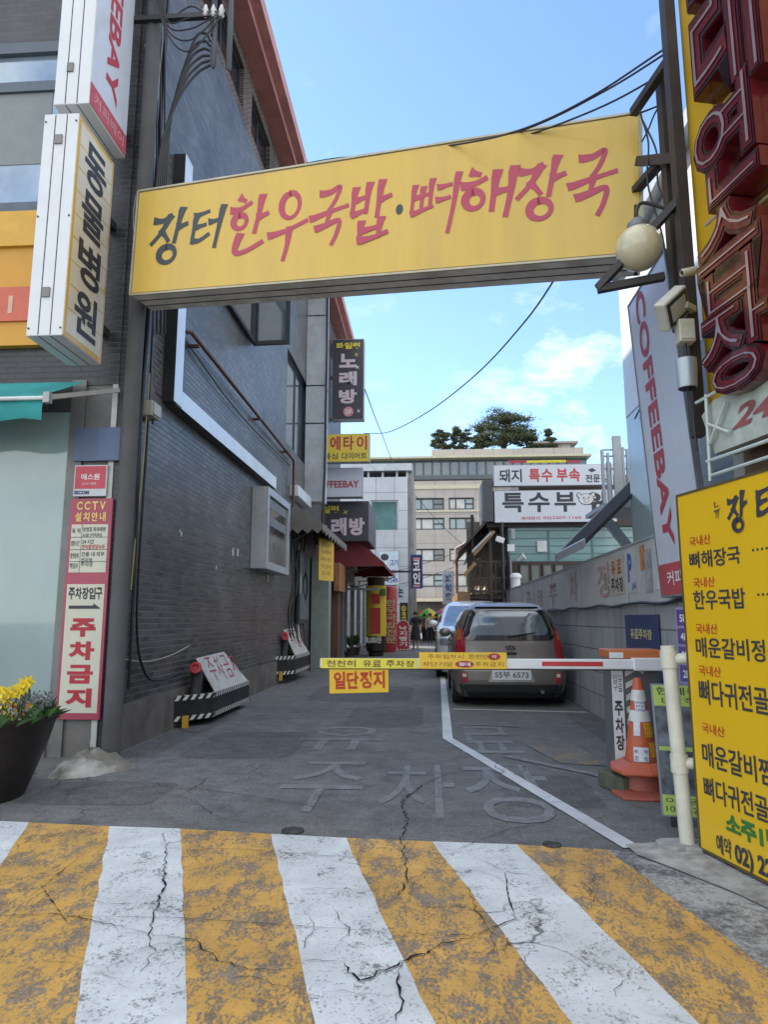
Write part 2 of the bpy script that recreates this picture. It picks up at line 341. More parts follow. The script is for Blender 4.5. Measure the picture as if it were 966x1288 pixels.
    def build(s, name, mat, parent=None, smooth=False, bevel=0.0, label=None, cat=None, group=None, kind=None, origin=None):
        vs = s.v; rt = parent
        while rt is not None and rt.parent is not None: rt = rt.parent
        if rt is not None:
            mi = INV[rt.name]; vs = [mi @ q for q in vs]
        elif origin is not None: vs = [q-Vector(origin) for q in vs]
        me = bpy.data.meshes.new(name); me.from_pydata([q[:] for q in vs], [], s.f)
        bm = bmesh.new(); bm.from_mesh(me); bmesh.ops.remove_doubles(bm, verts=bm.verts, dist=1e-5)
        if not getattr(s, 'keep', False): bmesh.ops.recalc_face_normals(bm, faces=bm.faces)
        bm.to_mesh(me); bm.free()
        for p in me.polygons: p.use_smooth = smooth
        o = bpy.data.objects.new(name, me); COL.objects.link(o)
        for q in (mat if isinstance(mat, (list, tuple)) else [mat]): me.materials.append(q)
        if parent is not None: o.parent = parent
        elif origin is not None: o.location = origin
        if bevel:
            md = o.modifiers.new('bevel', 'BEVEL'); md.width = bevel; md.segments = 2; md.limit_method = 'ANGLE'; md.angle_limit = rad(40)
            md.harden_normals = False
        if smooth:
            try: me.set_sharp_from_angle(angle=rad(45))
            except Exception: pass
        return tag(o, label, cat, group, kind)
def smooth_line(pts, k=6):
    """Catmull-Rom through the points"""
    P = [Vector(p) for p in pts]; P = [P[0]*2-P[1]]+P+[P[-1]*2-P[-2]]; o = []
    for i in range(1, len(P)-2):
        a, b, c, d = P[i-1:i+3]
        for j in range(k):
            t = j/k; o.append(.5*((2*b)+(c-a)*t+(2*a-5*b+4*c-d)*t*t+(3*b-a-3*c+d)*t**3))
    return o+[P[-2]]
def sag(a, b, drop, k=14):
    a, b = Vector(a), Vector(b); return [a.lerp(b, i/k)-Vector((0, 0, drop*4*(i/k)*(1-i/k))) for i in range(k+1)]
def dup(o, parent=None):
    """a copy of a thing and of each of its parts"""
    c = o.copy(); COL.objects.link(c)
    if parent is not None: c.parent = parent
    for ch in [q for q in o.children]: dup(ch, c)
    return c
def setp(o, loc, label=None, rz=None, scale=None):
    o.location = loc
    if label: o['label'] = label
    if rz is not None: o.rotation_euler = (0, 0, rz)
    if scale: o.scale = scale
    return o
# brush lettering: strokes of each syllable in a unit box
BR = {
 '장': [[(.05,.80),(.30,.80),(.52,.90)], [(.48,.88),(.30,.60),(.02,.36)], [(.26,.62),(.38,.52),(.50,.40)], [(.80,1.0),(.74,.75),(.66,.36)], [(.72,.64),(.98,.70)], 'o.50,.15,.22,.15'],
 '터': [[(.12,.80),(.55,.90)], [(.16,.80),(.10,.25)], [(.14,.52),(.48,.58)], [(.08,.20),(.32,.20),(.60,.34)], [(.58,.62),(.86,.66)], [(.96,1.0),(.88,.5),(.80,.0)]],
 '한': [[(.22,1.0),(.38,.93)], [(.02,.78),(.28,.80),(.54,.90)], 'o.28,.58,.17,.12', [(.80,1.0),(.76,.7),(.68,.36)], [(.74,.62),(1.0,.68)], [(.30,.36),(.22,.06),(.50,.06),(.92,.20)]],
 '우': ['o.52,.78,.24,.18', [(.0,.36),(.45,.42),(1.0,.54)], [(.54,.46),(.52,.22),(.44,.0)]],
 '국': [[(.22,.88),(.50,.90),(.74,.98),(.66,.78),(.50,.60)], [(.0,.46),(.5,.56),(1.0,.64)], [(.52,.60),(.46,.38)], [(.16,.28),(.45,.34),(.78,.40),(.74,.18),(.62,.0)]],
 '밥': [[(.10,.92),(.06,.46)], [(.44,.98),(.40,.48)], [(.10,.70),(.42,.76)], [(.06,.46),(.42,.54)], [(.74,1.0),(.68,.40)], [(.72,.68),(1.0,.74)], [(.30,.34),(.28,.02)], [(.78,.38),(.74,.06)], [(.30,.18),(.76,.24)], [(.26,.02),(.60,.06),(.96,.14)]],
 '뼈': [[(.06,.86),(.02,.38)], [(.24,.82),(.22,.42)], [(.42,.94),(.40,.44)], [(.06,.64),(.42,.70)], [(.02,.36),(.46,.48)], [(.56,.78),(.84,.82)], [(.54,.56),(.82,.60)], [(.96,1.0),(.90,.5),(.80,.0)]],
 '해': [[(.16,.98),(.34,.92)], [(.0,.70),(.24,.74),(.46,.84)], 'o.24,.40,.17,.18', [(.64,.96),(.58,.14)], [(.96,1.0),(.92,.5),(.84,.0)], [(.60,.52),(.92,.56)]],
 '뉴': [[(.2,.95),(.2,.66),(.8,.72)], [(.0,.42),(1,.5)], [(.34,.42),(.3,.0)], [(.66,.44),(.64,.0)]],
}
def brush(m, F, ch, u, v, wd, ht, n=.003, thick=.15):
    k = 0
    for st in BR[ch]:
        if isinstance(st, str):
            cx, cy, rx, ry = [float(x) for x in st[1:].split(',')]
            P = [Vector((cx+rx*math.cos(a), cy+ry*math.sin(a), 0)) for a in [rad(100+q*18) for q in range(21)]]
        else: P = smooth_line([(x, y, 0) for x, y in st], 5) if len(st) > 2 else [Vector((st[0][0], st[0][1], 0)).lerp(Vector((st[1][0], st[1][1], 0)), q/5) for q in range(6)]
        P = [Vector((p.x*wd, p.y*ht, 0)) for p in P]; nn = len(P)-1; n2 = n+k*.0006; k += 1
        lo = []; hi = []
        for i, p in enumerate(P):
            d = (P[min(i+1, nn)]-P[max(i-1, 0)]).normalized(); x = Vector((-d.y, d.x, 0)); t = i/nn
            wv = thick*min(wd, ht)*.5*((1.30-.30*math.sin(math.pi*t)-.62*t**1.4) if not isinstance(st, str) else .85+.25*math.sin(2*math.pi*t+.8))
            if i == 0: p = p-d*wv*.3+x*wv*.25
            if i == nn: p = p+d*wv*.35
            lo.append(F.p(u+p.x-x.x*wv, v+p.y-x.y*wv, n2)); hi.append(F.p(u+p.x+x.x*wv, v+p.y+x.y*wv, n2))
        b = len(m.v); m.v += lo+hi; q = nn+1
        m.f += [(b+i, b+i+1, b+q+i+1, b+q+i) for i in range(nn)]
    return m
# ================================================================== GROUND
M_asph = asphalt_mat('asphalt')
M_white = paint_mat('white_road_paint', (.66, .70, .72), .96, 1.06, 5.5, (1, .8, 1), pit=.755, bare=.82)
M_yellow = paint_mat('yellow_road_paint', (.66, .38, .085), .87, .95, 6.5, (1.4, .7, 1), pit=.725, bare=.80)
M_line = paint_mat('line_paint', (.64, .66, .68), 1.0, 1.12, 5.0)
M_faded = paint_mat('faded_road_paint', (.36, .365, .37), .66, 1.02, 8.0, keep=.62, pit=.74)
M_pale = paint_mat('scuffed_pale_paint', (.46, .47, .46), .80, .98, 3.2, pit=.70)
M_ochre = paint_mat('scuffed_ochre_paint', (.30, .21, .09), .72, .95, 4.0)
M_crack = pm('crack_shadow', (.012, .012, .013), .95, spec=.1)

m = MB()
xs = [-300, -60, -20, -8, -4, -2, 0, 2, 4, 8, 20, 60, 300]; ys = [-200, -40, -10, 0, 2, 4, 6, 8, 12, 16, 24, 40, 80, 160, 400]
for i in range(len(xs)-1):
    for j in range(len(ys)-1): m.quad((xs[i], ys[j], 0), (xs[i+1], ys[j], 0), (xs[i+1], ys[j+1], 0), (xs[i], ys[j+1], 0))
m.build('road', M_asph, kind='structure')

# the speed table's stripes: far end on one line, running towards and past the camera
SEG = 26
def edge_line(e, wob=.007):
    """one border between two stripes, slightly uneven"""
    rnd = random.Random(int(abs(e[0][0])*1000)); a, b = Vector(e[0]), Vector(e[1])
    return [a.lerp(b, i/SEG)+Vector((rnd.uniform(-wob, wob), rnd.uniform(-.004, .004), 0)) for i in range(SEG+1)]
def strip_sheet(name, pts, z, mat):
    mm = MB(); A, B = edge_line(pts[0]), edge_line(pts[1])
    for q in A+B: q.z = z
    mm.v = A+B; mm.f = [(i, i+1, SEG+1+i+1, SEG+1+i) for i in range(SEG)]
    return mm.build(name, mat, kind='structure')
edges = [((-2.60, 4.52), (-1.62, 2.0)), ((-2.04, 4.47), (-1.17, 2.38)), ((-1.57, 4.45), (-.80, 2.40)), ((-.98, 4.38), (-.38, 2.43)),
         ((-.52, 4.34), (.0, 2.46)), ((.0, 4.30), (.45, 2.49)), ((.49, 4.28), (.86, 2.52)), ((1.0, 4.22), (1.27, 2.8))]
def ext(e, yend=.6):
    (x0, y0), (x1, y1) = e; t = (yend-y0)/(y1-y0); return ((x0, y0, 0), (x0+(x1-x0)*t, yend, 0))
E8 = [ext(e) for e in edges]
first = (((-3.15, 4.56, 0), (-2.15, .6, 0)), E8[0])
strip_sheet('white_stripe', first, .004, M_white)
for i in range(7):
    strip_sheet('yellow_stripe' if i % 2 == 0 else 'white_stripe', (E8[i], E8[i+1]), .004, M_yellow if i % 2 == 0 else M_white)
lastb = ((1.80, 4.02, 0), (2.3, .6, 0))
strip_sheet('worn_pale_stripe', (E8[7], lastb), .004, M_pale)
strip_sheet('yellow_stripe', (((-4.1, 4.62, 0), (-2.7, .6, 0)), first[0]), .004, M_yellow)

def poly_line(pts, wd, z, name, mat):
    """a road line of constant width with mitred bends"""
    P = [Vector((p[0], p[1], 0)) for p in pts]; lo = []; hi = []
    for i, p in enumerate(P):
        d0 = (P[i]-P[i-1]).normalized() if i else (P[1]-P[0]).normalized(); d1 = (P[i+1]-P[i]).normalized() if i < len(P)-1 else d0
        t = (d0+d1).normalized(); nn = Vector((-t.y, t.x, 0)); k = wd/2/max(.3, nn.dot(Vector((-d0.y, d0.x, 0))))
        lo.append(p-nn*k+Vector((0, 0, z))); hi.append(p+nn*k+Vector((0, 0, z)))
    mm = MB(); n = len(P); mm.v = lo+hi; mm.f = [(i, i+1, n+i+1, n+i) for i in range(n-1)]
    return mm.build(name, mat, kind='structure')
poly_line([(.30, 30), (.30, 16.4), (.19, 7.85), (1.15, 4.26)], .11, .008, 'lane_line', M_line)
poly_line([(.33, 10.35), (1.3, 10.22), (2.2, 10.12)], .08, .008, 'bay_line', M_line)
poly_line([(.36, 8.9), (1.1, 8.75)], .07, .008, 'bay_line', M_faded)
poly_line([(.72, 6.9), (1.35, 6.2), (1.62, 5.8)], .10, .008, 'scuffed_line', M_faded)
q = MB().quad((1.0, 7.5, .006), (1.5, 7.6, .006), (1.62, 6.5, .006), (1.18, 6.6, .006)); q.build('ochre_paint_patch', M_ochre, kind='structure')
# faded lettering on the asphalt
GF = Frame((0, 0, .0025), (1, 0, 0), (0, 1, 0))
m = MB()
for ch, (px0, py0, px1, py1) in {'유': (378, 914, 482, 944), '료': (578, 914, 650, 948), '주': (352, 958, 457, 1022), '차': (478, 962, 573, 1030), '장': (586, 962, 702, 1036)}.items():
    a = PG((px0+px1)/2, py1); b = PG((px0+px1)/2, py0); c0 = PG(px0, (py0+py1)/2); c1 = PG(px1, (py0+py1)/2)
    m.text(GF, ch, c0.x, a.y, c1.x-c0.x, b.y-a.y, n=.002, bold=.0)
m.build('faded_road_lettering', M_faded, kind='structure')
# cracks and sawn joints through the stripes
def crack(pts, wd, jit, seed, z=.0105):
    rnd = random.Random(seed); P = [PG(*p) for p in pts]; Q = []
    for i in range(len(P)-1):
        k = max(2, int((P[i+1]-P[i]).length/.028))
        for j in range(k):
            t = j/k; Q.append(P[i].lerp(P[i+1], t)+Vector((rnd.uniform(-jit, jit), rnd.uniform(-jit, jit), 0)))
    Q.append(P[-1]); mm = []; n = len(Q)
    for i, p in enumerate(Q):
        d = (Q[min(i+1, n-1)]-Q[max(i-1, 0)]).normalized(); x = Vector((-d.y, d.x, 0)); ww = .62*wd*rnd.uniform(.2, 1.3)*(.25+.75*math.sin(math.pi*min(1, max(0.05, i/(n-1)))))
        mm.append((p-x*ww/2, p+x*ww/2))
    CM.add([q+Vector((0, 0, z)) for a in mm for q in a], [(2*i, 2*i+1, 2*i+3, 2*i+2) for i in range(n-1)])
CM = MB()
for k, (p, wd, j) in enumerate([
    ([(204, 1050), (208, 1075), (205, 1120), (190, 1155), (185, 1180), (195, 1200), (176, 1225)], .016, .012),
    ([(0, 1155), (60, 1152), (95, 1155), (150, 1168), (187, 1178)], .011, .008), ([(187, 1178), (240, 1184), (275, 1210), (310, 1224), (372, 1222)], .009, .010),
    ([(100, 1155), (220, 1157), (370, 1167), (483, 1175)], .007, .002), ([(483, 1175), (590, 1180), (690, 1143)], .010, .012),
    ([(380, 1213), (430, 1212), (450, 1235), (470, 1230), (505, 1215), (560, 1190), (610, 1176)], .016, .014),
    ([(505, 1215), (500, 1240), (506, 1262), (498, 1288)], .016, .008), ([(160, 1068), (300, 1070), (400, 1078), (483, 1082), (590, 1082)], .007, .002),
    ([(636, 1100), (640, 1130), (650, 1162)], .012, .003), ([(50, 1115), (85, 1165)], .010, .002), ([(35, 1132), (108, 1073)], .008, .003),
    ([(510, 1085), (505, 1060), (512, 1030), (505, 1010), (530, 990), (560, 975), (595, 970)], .018, .014), ([(510, 1085), (514, 1110), (500, 1130)], .014, .01),
    ([(590, 1120), (600, 1150), (615, 1172), (640, 1190)], .010, .010), ([(560, 1078), (600, 1060), (640, 1045), (720, 1030)], .010, .006),
    ([(600, 1082), (640, 1100), (690, 1105)], .007, .004), ([(420, 1145), (440, 1175), (420, 1200)], .007, .012),
    ([(230, 1000), (255, 985), (262, 978)], .012, .01), ([(235, 1005), (275, 1030), (330, 1040)], .010, .014), ([(310, 975), (335, 962)], .012, .003),
    ([(480, 1010), (420, 1020), (300, 1000), (180, 985)], .010, .012), ([(600, 935), (700, 975), (790, 1010)], .008, .006)]):
    crack(p, wd, j, k)
qc = random.Random(77)
for i in range(34):
    # finer cracks branching about the stripes and the lane behind them
    px, py = qc.uniform(20, 900), qc.choice([qc.uniform(1060, 1280), qc.uniform(1060, 1280), qc.uniform(920, 1050)])
    if py < 1050: px = qc.uniform(200, 740)
    a = qc.choice([qc.uniform(-.5, .5), qc.uniform(1.2, 1.9)]); p = PG(px, py); P = [p]
    for j in range(qc.randint(14, 30)):
        a += qc.gauss(0, .16); b_ = a+qc.gauss(0, .55); p = p+Vector((math.cos(b_), math.sin(b_), 0))*qc.uniform(.018, .045); P.append(p)
    if max(v.y for v in P) > 8 or min(v.y for v in P) < 2.2: continue
    mm = []; n = len(P); wd = qc.uniform(.0009, .0022)
    for k, v in enumerate(P):
        d = (P[min(k+1, n-1)]-P[max(k-1, 0)]).normalized(); x = Vector((-d.y, d.x, 0))*wd*qc.uniform(.4, 1.2)*(1-.8*k/(n-1)); mm += [v-x+Vector((0, 0, .0108)), v+x+Vector((0, 0, .0108))]
    CM.add(mm, [(2*k, 2*k+1, 2*k+3, 2*k+2) for k in range(n-1)])
CM.build('road_cracks', M_crack, kind='structure')
M_patch = asphalt_mat('asphalt_repair')
for n_ in M_patch.node_tree.nodes:
    if n_.type == 'VALTORGB':
        n_.color_ramp.elements[0].color = (.070, .071, .074, 1); n_.color_ramp.elements[1].color = (.122, .122, .125, 1)
q = random.Random(21)
for (cx_, cy_, rx, ry) in [(-1.9, 7.4, .55, .8), (-.6, 9.6, .5, 1.0), (.9, 5.6, .35, .5), (-1.2, 12.5, .9, 1.3), (-2.5, 5.3, .5, .35), (-2.85, 8.2, .2, 1.6), (2.05, 8.5, .2, 1.5)]:
    n_ = 44; P = []
    for i in range(n_):
        a = 2*math.pi*i/n_; e = (abs(math.cos(a))**9+abs(math.sin(a))**9)**(-1/9); k_ = q.uniform(.95, 1.03); P.append((cx_+rx*e*k_*math.cos(a), cy_+ry*e*k_*math.sin(a), .002))
    m = MB(); m.add(P, [tuple(range(n_))]); m.build('asphalt_repair', M_patch, kind='structure')
# concrete apron under the menu board, pale and crumbling
M_conc = pm('apron_concrete', (.36, .36, .345), .88, 0, .4, 9.0, .9, 45, dirt=(.10, .10, .10), dirt_amt=.95)
pts = [(1.12, 4.30), (1.35, 4.36), (1.62, 4.38), (2.4, 4.5), (3.2, 4.2), (3.2, 1.0), (2.0, 1.0), (1.72, 2.9), (1.45, 3.6), (1.25, 3.95), (1.14, 4.12)]
m = MB(); m.add([(x, y, .012) for x, y in pts], [tuple(range(len(pts)))]); m.build('pavement', M_conc, kind='structure')
M_iron = pm('iron_cover', (.04, .041, .04), .8, .1, .5, 20, dirt=(.10, .10, .10), dirt_amt=.8)
for (px, py, r) in [(368, 1046, .070), (695, 1064, .055)]:
    c = PG(px, py); b = MB().lathe((c.x, c.y, .0), [(r, .0), (r, .011), (r*.92, .0125), (r*.85, .009), (0, .009)], 20)
    t = thing('valve_cover', 'small round iron valve cover in the road, ' + ('left one before a white stripe' if px < 500 else 'right one by the white lane line'), 'valve cover', (c.x, c.y, 0), 'valve covers in the road')
    b.build('rim', M_iron, t)
    MB().lathe((c.x, c.y, .009), [(r*.8, 0), (r*.8, .0022), (0, .0022)], 16).build('lid', M_iron, t)

# ================================================================== LEFT BRICK BUILDING
WX, FY, BY, EZ = -3.1, 6.6, 23.5, 11.0
M_brick = tile_mat('dark_brick', 'x', .20, .066, .008, (.042, .042, .044), (.105, .102, .100), (.135, .133, .130), .34, .9, stain=(.085, .062, .045), stain_amt=.55, mrough=.75)
M_brickf = tile_mat('dark_brick_front', 'y', .20, .062, .006, (.035, .036, .04), (.05, .05, .052), (.09, .09, .092), .35, .7)
M_brown = tile_mat('brown_rough_brick', 'x', .11, .05, .012, (.20, .15, .12), (.13, .10, .085), (.07, .055, .05), .7, 1.2)
M_pink = pm('pink_eave_paint', (.42, .17, .15), .6, 0, .2, 3, .1, dirt=(.2, .1, .09), dirt_amt=.4)
M_dkmetal = pm('dark_grey_metal', (.045, .047, .052), .45, .5, .2)
M_black = pm('black_cable', (.012, .012, .014), .5, 0, .3)
M_grey = pm('grey_metal', (.22, .24, .26), .45, .3, .2, 4, dirt=(.12, .11, .10), dirt_amt=.4)
M_galv = pm('galvanised_metal', (.42, .45, .48), .38, .35, .2, 3, dirt=(.25, .22, .2), dirt_amt=.4)
M_glassd = glassy('dark_window_glass', (.02, .028, .035), .04)
M_glassb = glassy('bluish_window_glass', (.10, .14, .17), .05)
M_plinth = pm('plinth_cement', (.15, .135, .12), .85, 0, .35, 3, .4, dirt=(.05, .045, .04), dirt_amt=.7)
bl = thing('brick_building', 'dark grey brick building with a pink eave along the left of the alley', 'building', (-6.5, 15, 0))
# side wall with openings for the two windows of the first floor
def wall_x(x, y0, y1, z0, z1, holes, depth=.14):
    """a wall facing +X with rectangular openings (y0, y1, z0, z1) and their reveals"""
    mm = MB(); ys = sorted({y0, y1, *[q for h in holes for q in h[:2]]}); zs = sorted({z0, z1, *[q for h in holes for q in h[2:]]})
    for i in range(len(ys)-1):
        for j in range(len(zs)-1):
            cy, cz = (ys[i]+ys[i+1])/2, (zs[j]+zs[j+1])/2
            if any(h[0] < cy < h[1] and h[2] < cz < h[3] for h in holes): continue
            mm.quad((x, ys[i], zs[j]), (x, ys[i+1], zs[j]), (x, ys[i+1], zs[j+1]), (x, ys[i], zs[j+1]))
    for h in holes:
        a, b, c, d = h; w = x-depth
        mm.quad((x, a, c), (w, a, c), (w, a, d), (x, a, d)); mm.quad((x, b, c), (x, b, d), (w, b, d), (w, b, c))
        mm.quad((x, a, c), (x, b, c), (w, b, c), (w, a, c)); mm.quad((x, a, d), (w, a, d), (w, b, d), (x, b, d))
    return mm
def wall_y(y, x0, x1, z0, z1, holes, depth=.14):
    """the same for a wall facing -Y; holes (x0, x1, z0, z1)"""
    mm = wall_x(0, x0, x1, z0, z1, holes, depth); mm.v = [Vector((q.y, y-q.x, q.z)) for q in mm.v]; return mm
w2 = PX(362, 430, WX); w2b = PX(386, 560, WX)
win_lo = (w2.y, w2b.y, 5.15, 7.3)
win_up = [(8.2, 10.35, 9.95, 10.75), (10.9, 12.3, 9.95, 10.75), (15, 17.2, 9.95, 10.75)]
wall_x(WX, FY, BY, .45, 9.72, [win_lo]).build('side_wall', M_brick, bl)
MB().bb(WX-.3, WX+.018, FY+.02, BY, 0, .45).build('plinth', M_plinth, bl)
wall_x(WX-.012, FY, BY, 9.72, EZ, win_up).build('upper_wall', M_brown, bl)
MB().bb(-14, WX-.2, FY+.25, BY, 0, EZ-.05).build('core', M_brickf, bl)
MB().bb(-14, WX, BY, BY+.1, 0, EZ).build('rear_wall', M_brickf, bl)
def window_x(x, y0, y1, z0, z1, parent, frame, glass, n=2, wd=.06, inset=.09):
    X = x-inset; fr = MB(); Fx = Frame((X, y0, z0), (0, 1, 0)); W, Hh = y1-y0, z1-z0
    fr.rim(Fx, 0, W, 0, Hh, wd, -.03, .02)
    for i in range(1, n): fr.fbox(Fx, W*i/n-wd/2, W*i/n+wd/2, wd, Hh-wd, -.028, .016)
    o = fr.build('window', frame, parent)
    MB().fbox(Fx, wd*.8, W-wd*.8, wd*.8, Hh-wd*.8, -.012, -.006).build('pane', glass, o); return o
window_x(WX, *win_lo, bl, M_dkmetal, M_glassb)
for h in win_up: window_x(WX-.012, *h, bl, M_dkmetal, M_glassd)
# eave: soffit, pink fascia in two steps, roof slab
MB().bb(-14.2, -2.78, FY-.25, BY+.25, EZ, EZ+.16).build('eave', M_pink, bl)
MB().bb(-14.2, -2.62, FY-.40, BY+.4, EZ+.16, EZ+.42).build('cornice', pm('pink_cornice_paint', (.50, .23, .20), .6, 0, .2, 3, dirt=(.25, .13, .12)), bl)
# projecting top-hung sash
s = MB(); a = PX(302, 372, WX); FS = Frame((WX+.02, 9.55, 6.1), (0, 1, 0))
fr = MB(); fr.rim(FS, 0, 1.75, 0, 1.5, .07, .0, .06); sash = fr.build('window', M_dkmetal, bl)
MB().fbox(FS, .06, 1.69, .06, 1.44, .01, .02).build('pane', M_glassd, sash)
FS2 = Frame((WX+.03, 11.36, 6.1), Vector((1, -.04, 0)), (0, 0, 1))
fr = MB(); fr.rim(FS2, 0, .66, 0, 1.35, .075, -.02, .03); sash = fr.build('window_sash', M_dkmetal, bl)
MB().fbox(FS2, .07, .59, .07, 1.28, -.004, .004).build('pane', M_glassb, sash)
# street front: shop window, piers, orange fascia, upper window
M_orange = pm('orange_fascia', (.62, .30, .025), .45, 0, .12, 2)
M_dkpanel = pm('dark_soffit', (.055, .055, .058), .6, 0, .25)
xs0 = -3.67
FF = Frame((-14, FY, 0), (1, 0, 0))
MB().bb(-14, xs0, FY, FY+.06, .35, 3.42).build('shop_window', pm('frosted_shop_glass', (.27, .36, .36), .07, 0, .35, .6, coat=.9, stretch=(.6, 1, .35)), bl)
MB().bb(-14, xs0, FY-.05, FY+.2, 0, .35).build('shop_sill', M_plinth, bl)
MB().bb(xs0, WX-.42, FY-.03, FY+.2, 0, 3.75).build('door_frame', pm('steel_pilaster', (.16, .165, .16), .5, .2, .3, 3, dirt=(.3, .25, .2), dirt_amt=.4), bl)
MB().bb(WX-.42, WX-.14, FY, FY+.25, 0, 3.7).build('pier', pm('pier_panel', (.14, .145, .14), .5, .1, .3, 2, dirt=(.32, .24, .18), dirt_amt=.55), bl)
MB().bb(WX-.14, WX-.085, FY-.02, FY+.25, 0, 3.7).build('corner_trim', pm('pale_corner_trim', (.5, .5, .47), .5, .1, .2), bl)
MB().bb(WX-.085, WX, FY-.005, FY+.25, 0, EZ).build('corner_wall', M_brickf, bl)
MB().bb(-14, WX-.085, FY-.015, FY+.2, 3.7, 4.12).build('dark_lintel', M_brickf, bl)
MB().bb(-14, xs0-.0, FY-.035, FY+.05, 3.42, 3.70).build('window_head', M_dkpanel, bl)
f = MB().bb(-14, -3.55, FY-.10, FY+.1, 4.12, 5.62).build('fascia', M_orange, bl)
MB().bb(-14, -3.58, FY-.125, FY-.102, 4.38, 4.76).build('red_band', pm('orange_red_band', (.60, .13, .07), .5, 0, .12), f)
MB().bb(-14, -3.53, FY-.14, FY-.1, 5.22, 5.62).build('upper_band', pm('amber_band', (.66, .36, .04), .45, 0, .12), f)
MB().text(Frame((-5.6, FY-.128, 4.46), (1, 0, 0)), '777-01', 0, 0, 1.27, .2, n=.001, bold=.0).build('lettering', pm('pale_lettering', (.62, .4, .3), .6), f)
MB().bb(-3.55, WX-.085, FY-.02, FY+.2, 4.12, EZ).build('front_wall', M_brickf, bl)
MB().bb(-14, -3.55, FY-.02, FY+.2, 7.75, EZ).build('front_wall', M_brickf, bl)
fr = MB(); FW = Frame((-5.6, FY-.02, 5.64), (1, 0, 0)); fr.rim(FW, 0, 2.05, 0, 2.1, .13, -.05, .05)
fr.fbox(FW, .13, 1.92, 1.5, 1.62, -.05, .03)
o = fr.build('window', pm('window_frame_grey', (.10, .12, .145), .4, .4, .15), bl)
MB().fbox(FW, .1, 1.95, .1, 2.0, -.02, -.01).build('pane', pm('mirror_blue_glass', (.32, .40, .47), .05, .3, .5, .8, coat=1.0, spec=1.0), o)
MB().fbox(FW, .13, 1.45, .62, 1.5, -.008, -.003).build('blind', pm('drawn_blind', (.24, .26, .26), .75, 0, .1), o)

# teal shop awning, folded, on its arm
t = thing('shop_awning', 'folded teal fabric awning with a white rod over the shop window', 'awning', (-4.4, FY-.1, 3.6))
a = MB(); P = []
for i in range(13):
    k = i/12; x0, x1 = -5.6+2.12*k, -5.6+2.02*k
    P.append((Vector((x0, FY-.12, 3.70)), Vector((x1, FY-.40, 3.50+.02*math.sin(i*2.2))), Vector((x1-.02, FY-.62, 3.40)), Vector((x1-.03, FY-.64, 3.25+.02*math.sin(i*1.7))), Vector((x1-.05, FY-.60, 3.15+.025*math.sin(i*1.3)))))
for i in range(12):
    for j in range(4): a.quad(P[i][j], P[i+1][j], P[i+1][j+1], P[i][j+1])
a.build('canvas', pm('teal_canvas', (.03, .30, .30), .75, 0, .25, 3, .3, 200), t, smooth=True)
MB().tube([(-5.6, FY-.66, 3.35), (-3.53, FY-.66, 3.35)], .020).build('front_rod', pm('white_rod', (.7, .71, .72), .4), t)
MB().bar((-3.55, FY-.64, 3.36), (-3.16, FY-.06, 3.62), .045).bar((-3.55, FY-.66, 3.30), (-3.55, FY-.66, 3.40), .06).build('arm', pm('arm_metal', (.38, .38, .37), .5, .3), t)

# ---------------------------------------------------------------- projecting box signs on the front
M_boxw = pm('sign_box_white', (.66, .68, .70), .4, .1, .08, 2, dirt=(.4, .38, .35), dirt_amt=.25)
M_seam = pm('sign_seam', (.05, .05, .055), .7)
def box_sign(name, label, xf, xb, y0, y1, z0, z1, face_mat, seams=True):
    t = thing(name, label, 'sign', ((xf+xb)/2, (y0+y1)/2, z0))
    MB().bb(xb, xf, y0, y1, z0, z1).build('box', M_boxw, t, bevel=.008)
    Fr = Frame((xf, y0, z0), (0, 1, 0)); W, Hh = y1-y0, z1-z0
    f = MB().fbox(Fr, .012, W-.012, .012, Hh-.012, 0, .004).build('face', face_mat, t)
    s = MB()
    for k in (1/3, 2/3):
        x = xb+(xf-xb)*k; s.bb(x-.004, x+.004, y0-.0025, y0+.01, z0+.01, z1-.01); s.bb(x-.004, x+.004, y0+.01, y1-.01, z0-.0025, z0+.01)
    s.build('seam', M_seam, t)
    return t, f, Fr, W, Hh
t, f, Fr, W, Hh = box_sign('clinic_sign', 'white projecting sign box with yellow edged face, black letters of an animal hospital', -3.19, -3.52, 5.48, 6.2, 3.76, 5.93, pm('sign_face_yellow_edge', (.62, .40, .05), .35, 0, .08, coat=.3))
m = MB(); n_ = 9
for i in range(n_):
    a = .05+(Hh-.1)*i/n_; m.fbox(Fr, .05, W-.05, a+.006, a+(Hh-.1)/n_-.006, .002, .006)
m.build('white_panel', pm('sign_white_face', (.64, .61, .50), .35, 0, .06, coat=.3), f)
MB().vtext(Fr, '동물병원', .15, .10, W-.30, Hh-.2, n=.008, bold=.028).build('lettering', pm('black_lettering', (.035, .036, .045), .5), f)
for z in (4.12, 5.62): MB().bb(-3.40, -3.33, 5.466, 5.477, z, z+.09).build('hinge', pm('hinge_metal', (.2, .19, .18), .4, .8), t)
for x in (-3.50, -3.21):
    for z in (3.83, 4.9, 5.85): MB().lathe((x, 5.479, z), [(.009, 0), (.009, .006), (.0, .007)], 8, axis=(0, -1, 0)).build('screw', M_seam, t)
for z in (4.2, 5.4): MB().bb(-3.4, -3.3, 6.2, FY-.05, z, z+.08).build('bracket', M_dkmetal, t)
M_facew = pm('sign_face_white', (.55, .58, .66), .35, 0, .06, coat=.3)
M_redl = pm('red_lettering', (.40, .035, .05), .5, 0, .1)
t, f, Fr, W, Hh = box_sign('coffee_shop_sign', 'tall white projecting sign box with red coffee shop letters, above the clinic sign', -3.13, -3.47, 5.52, 6.3, 6.06, 9.3, M_facew)
MB().fbox(Fr, .012, W-.012, .012, .24, .002, .007).build('red_band', pm('sign_red_band', (.45, .07, .08), .4), f)
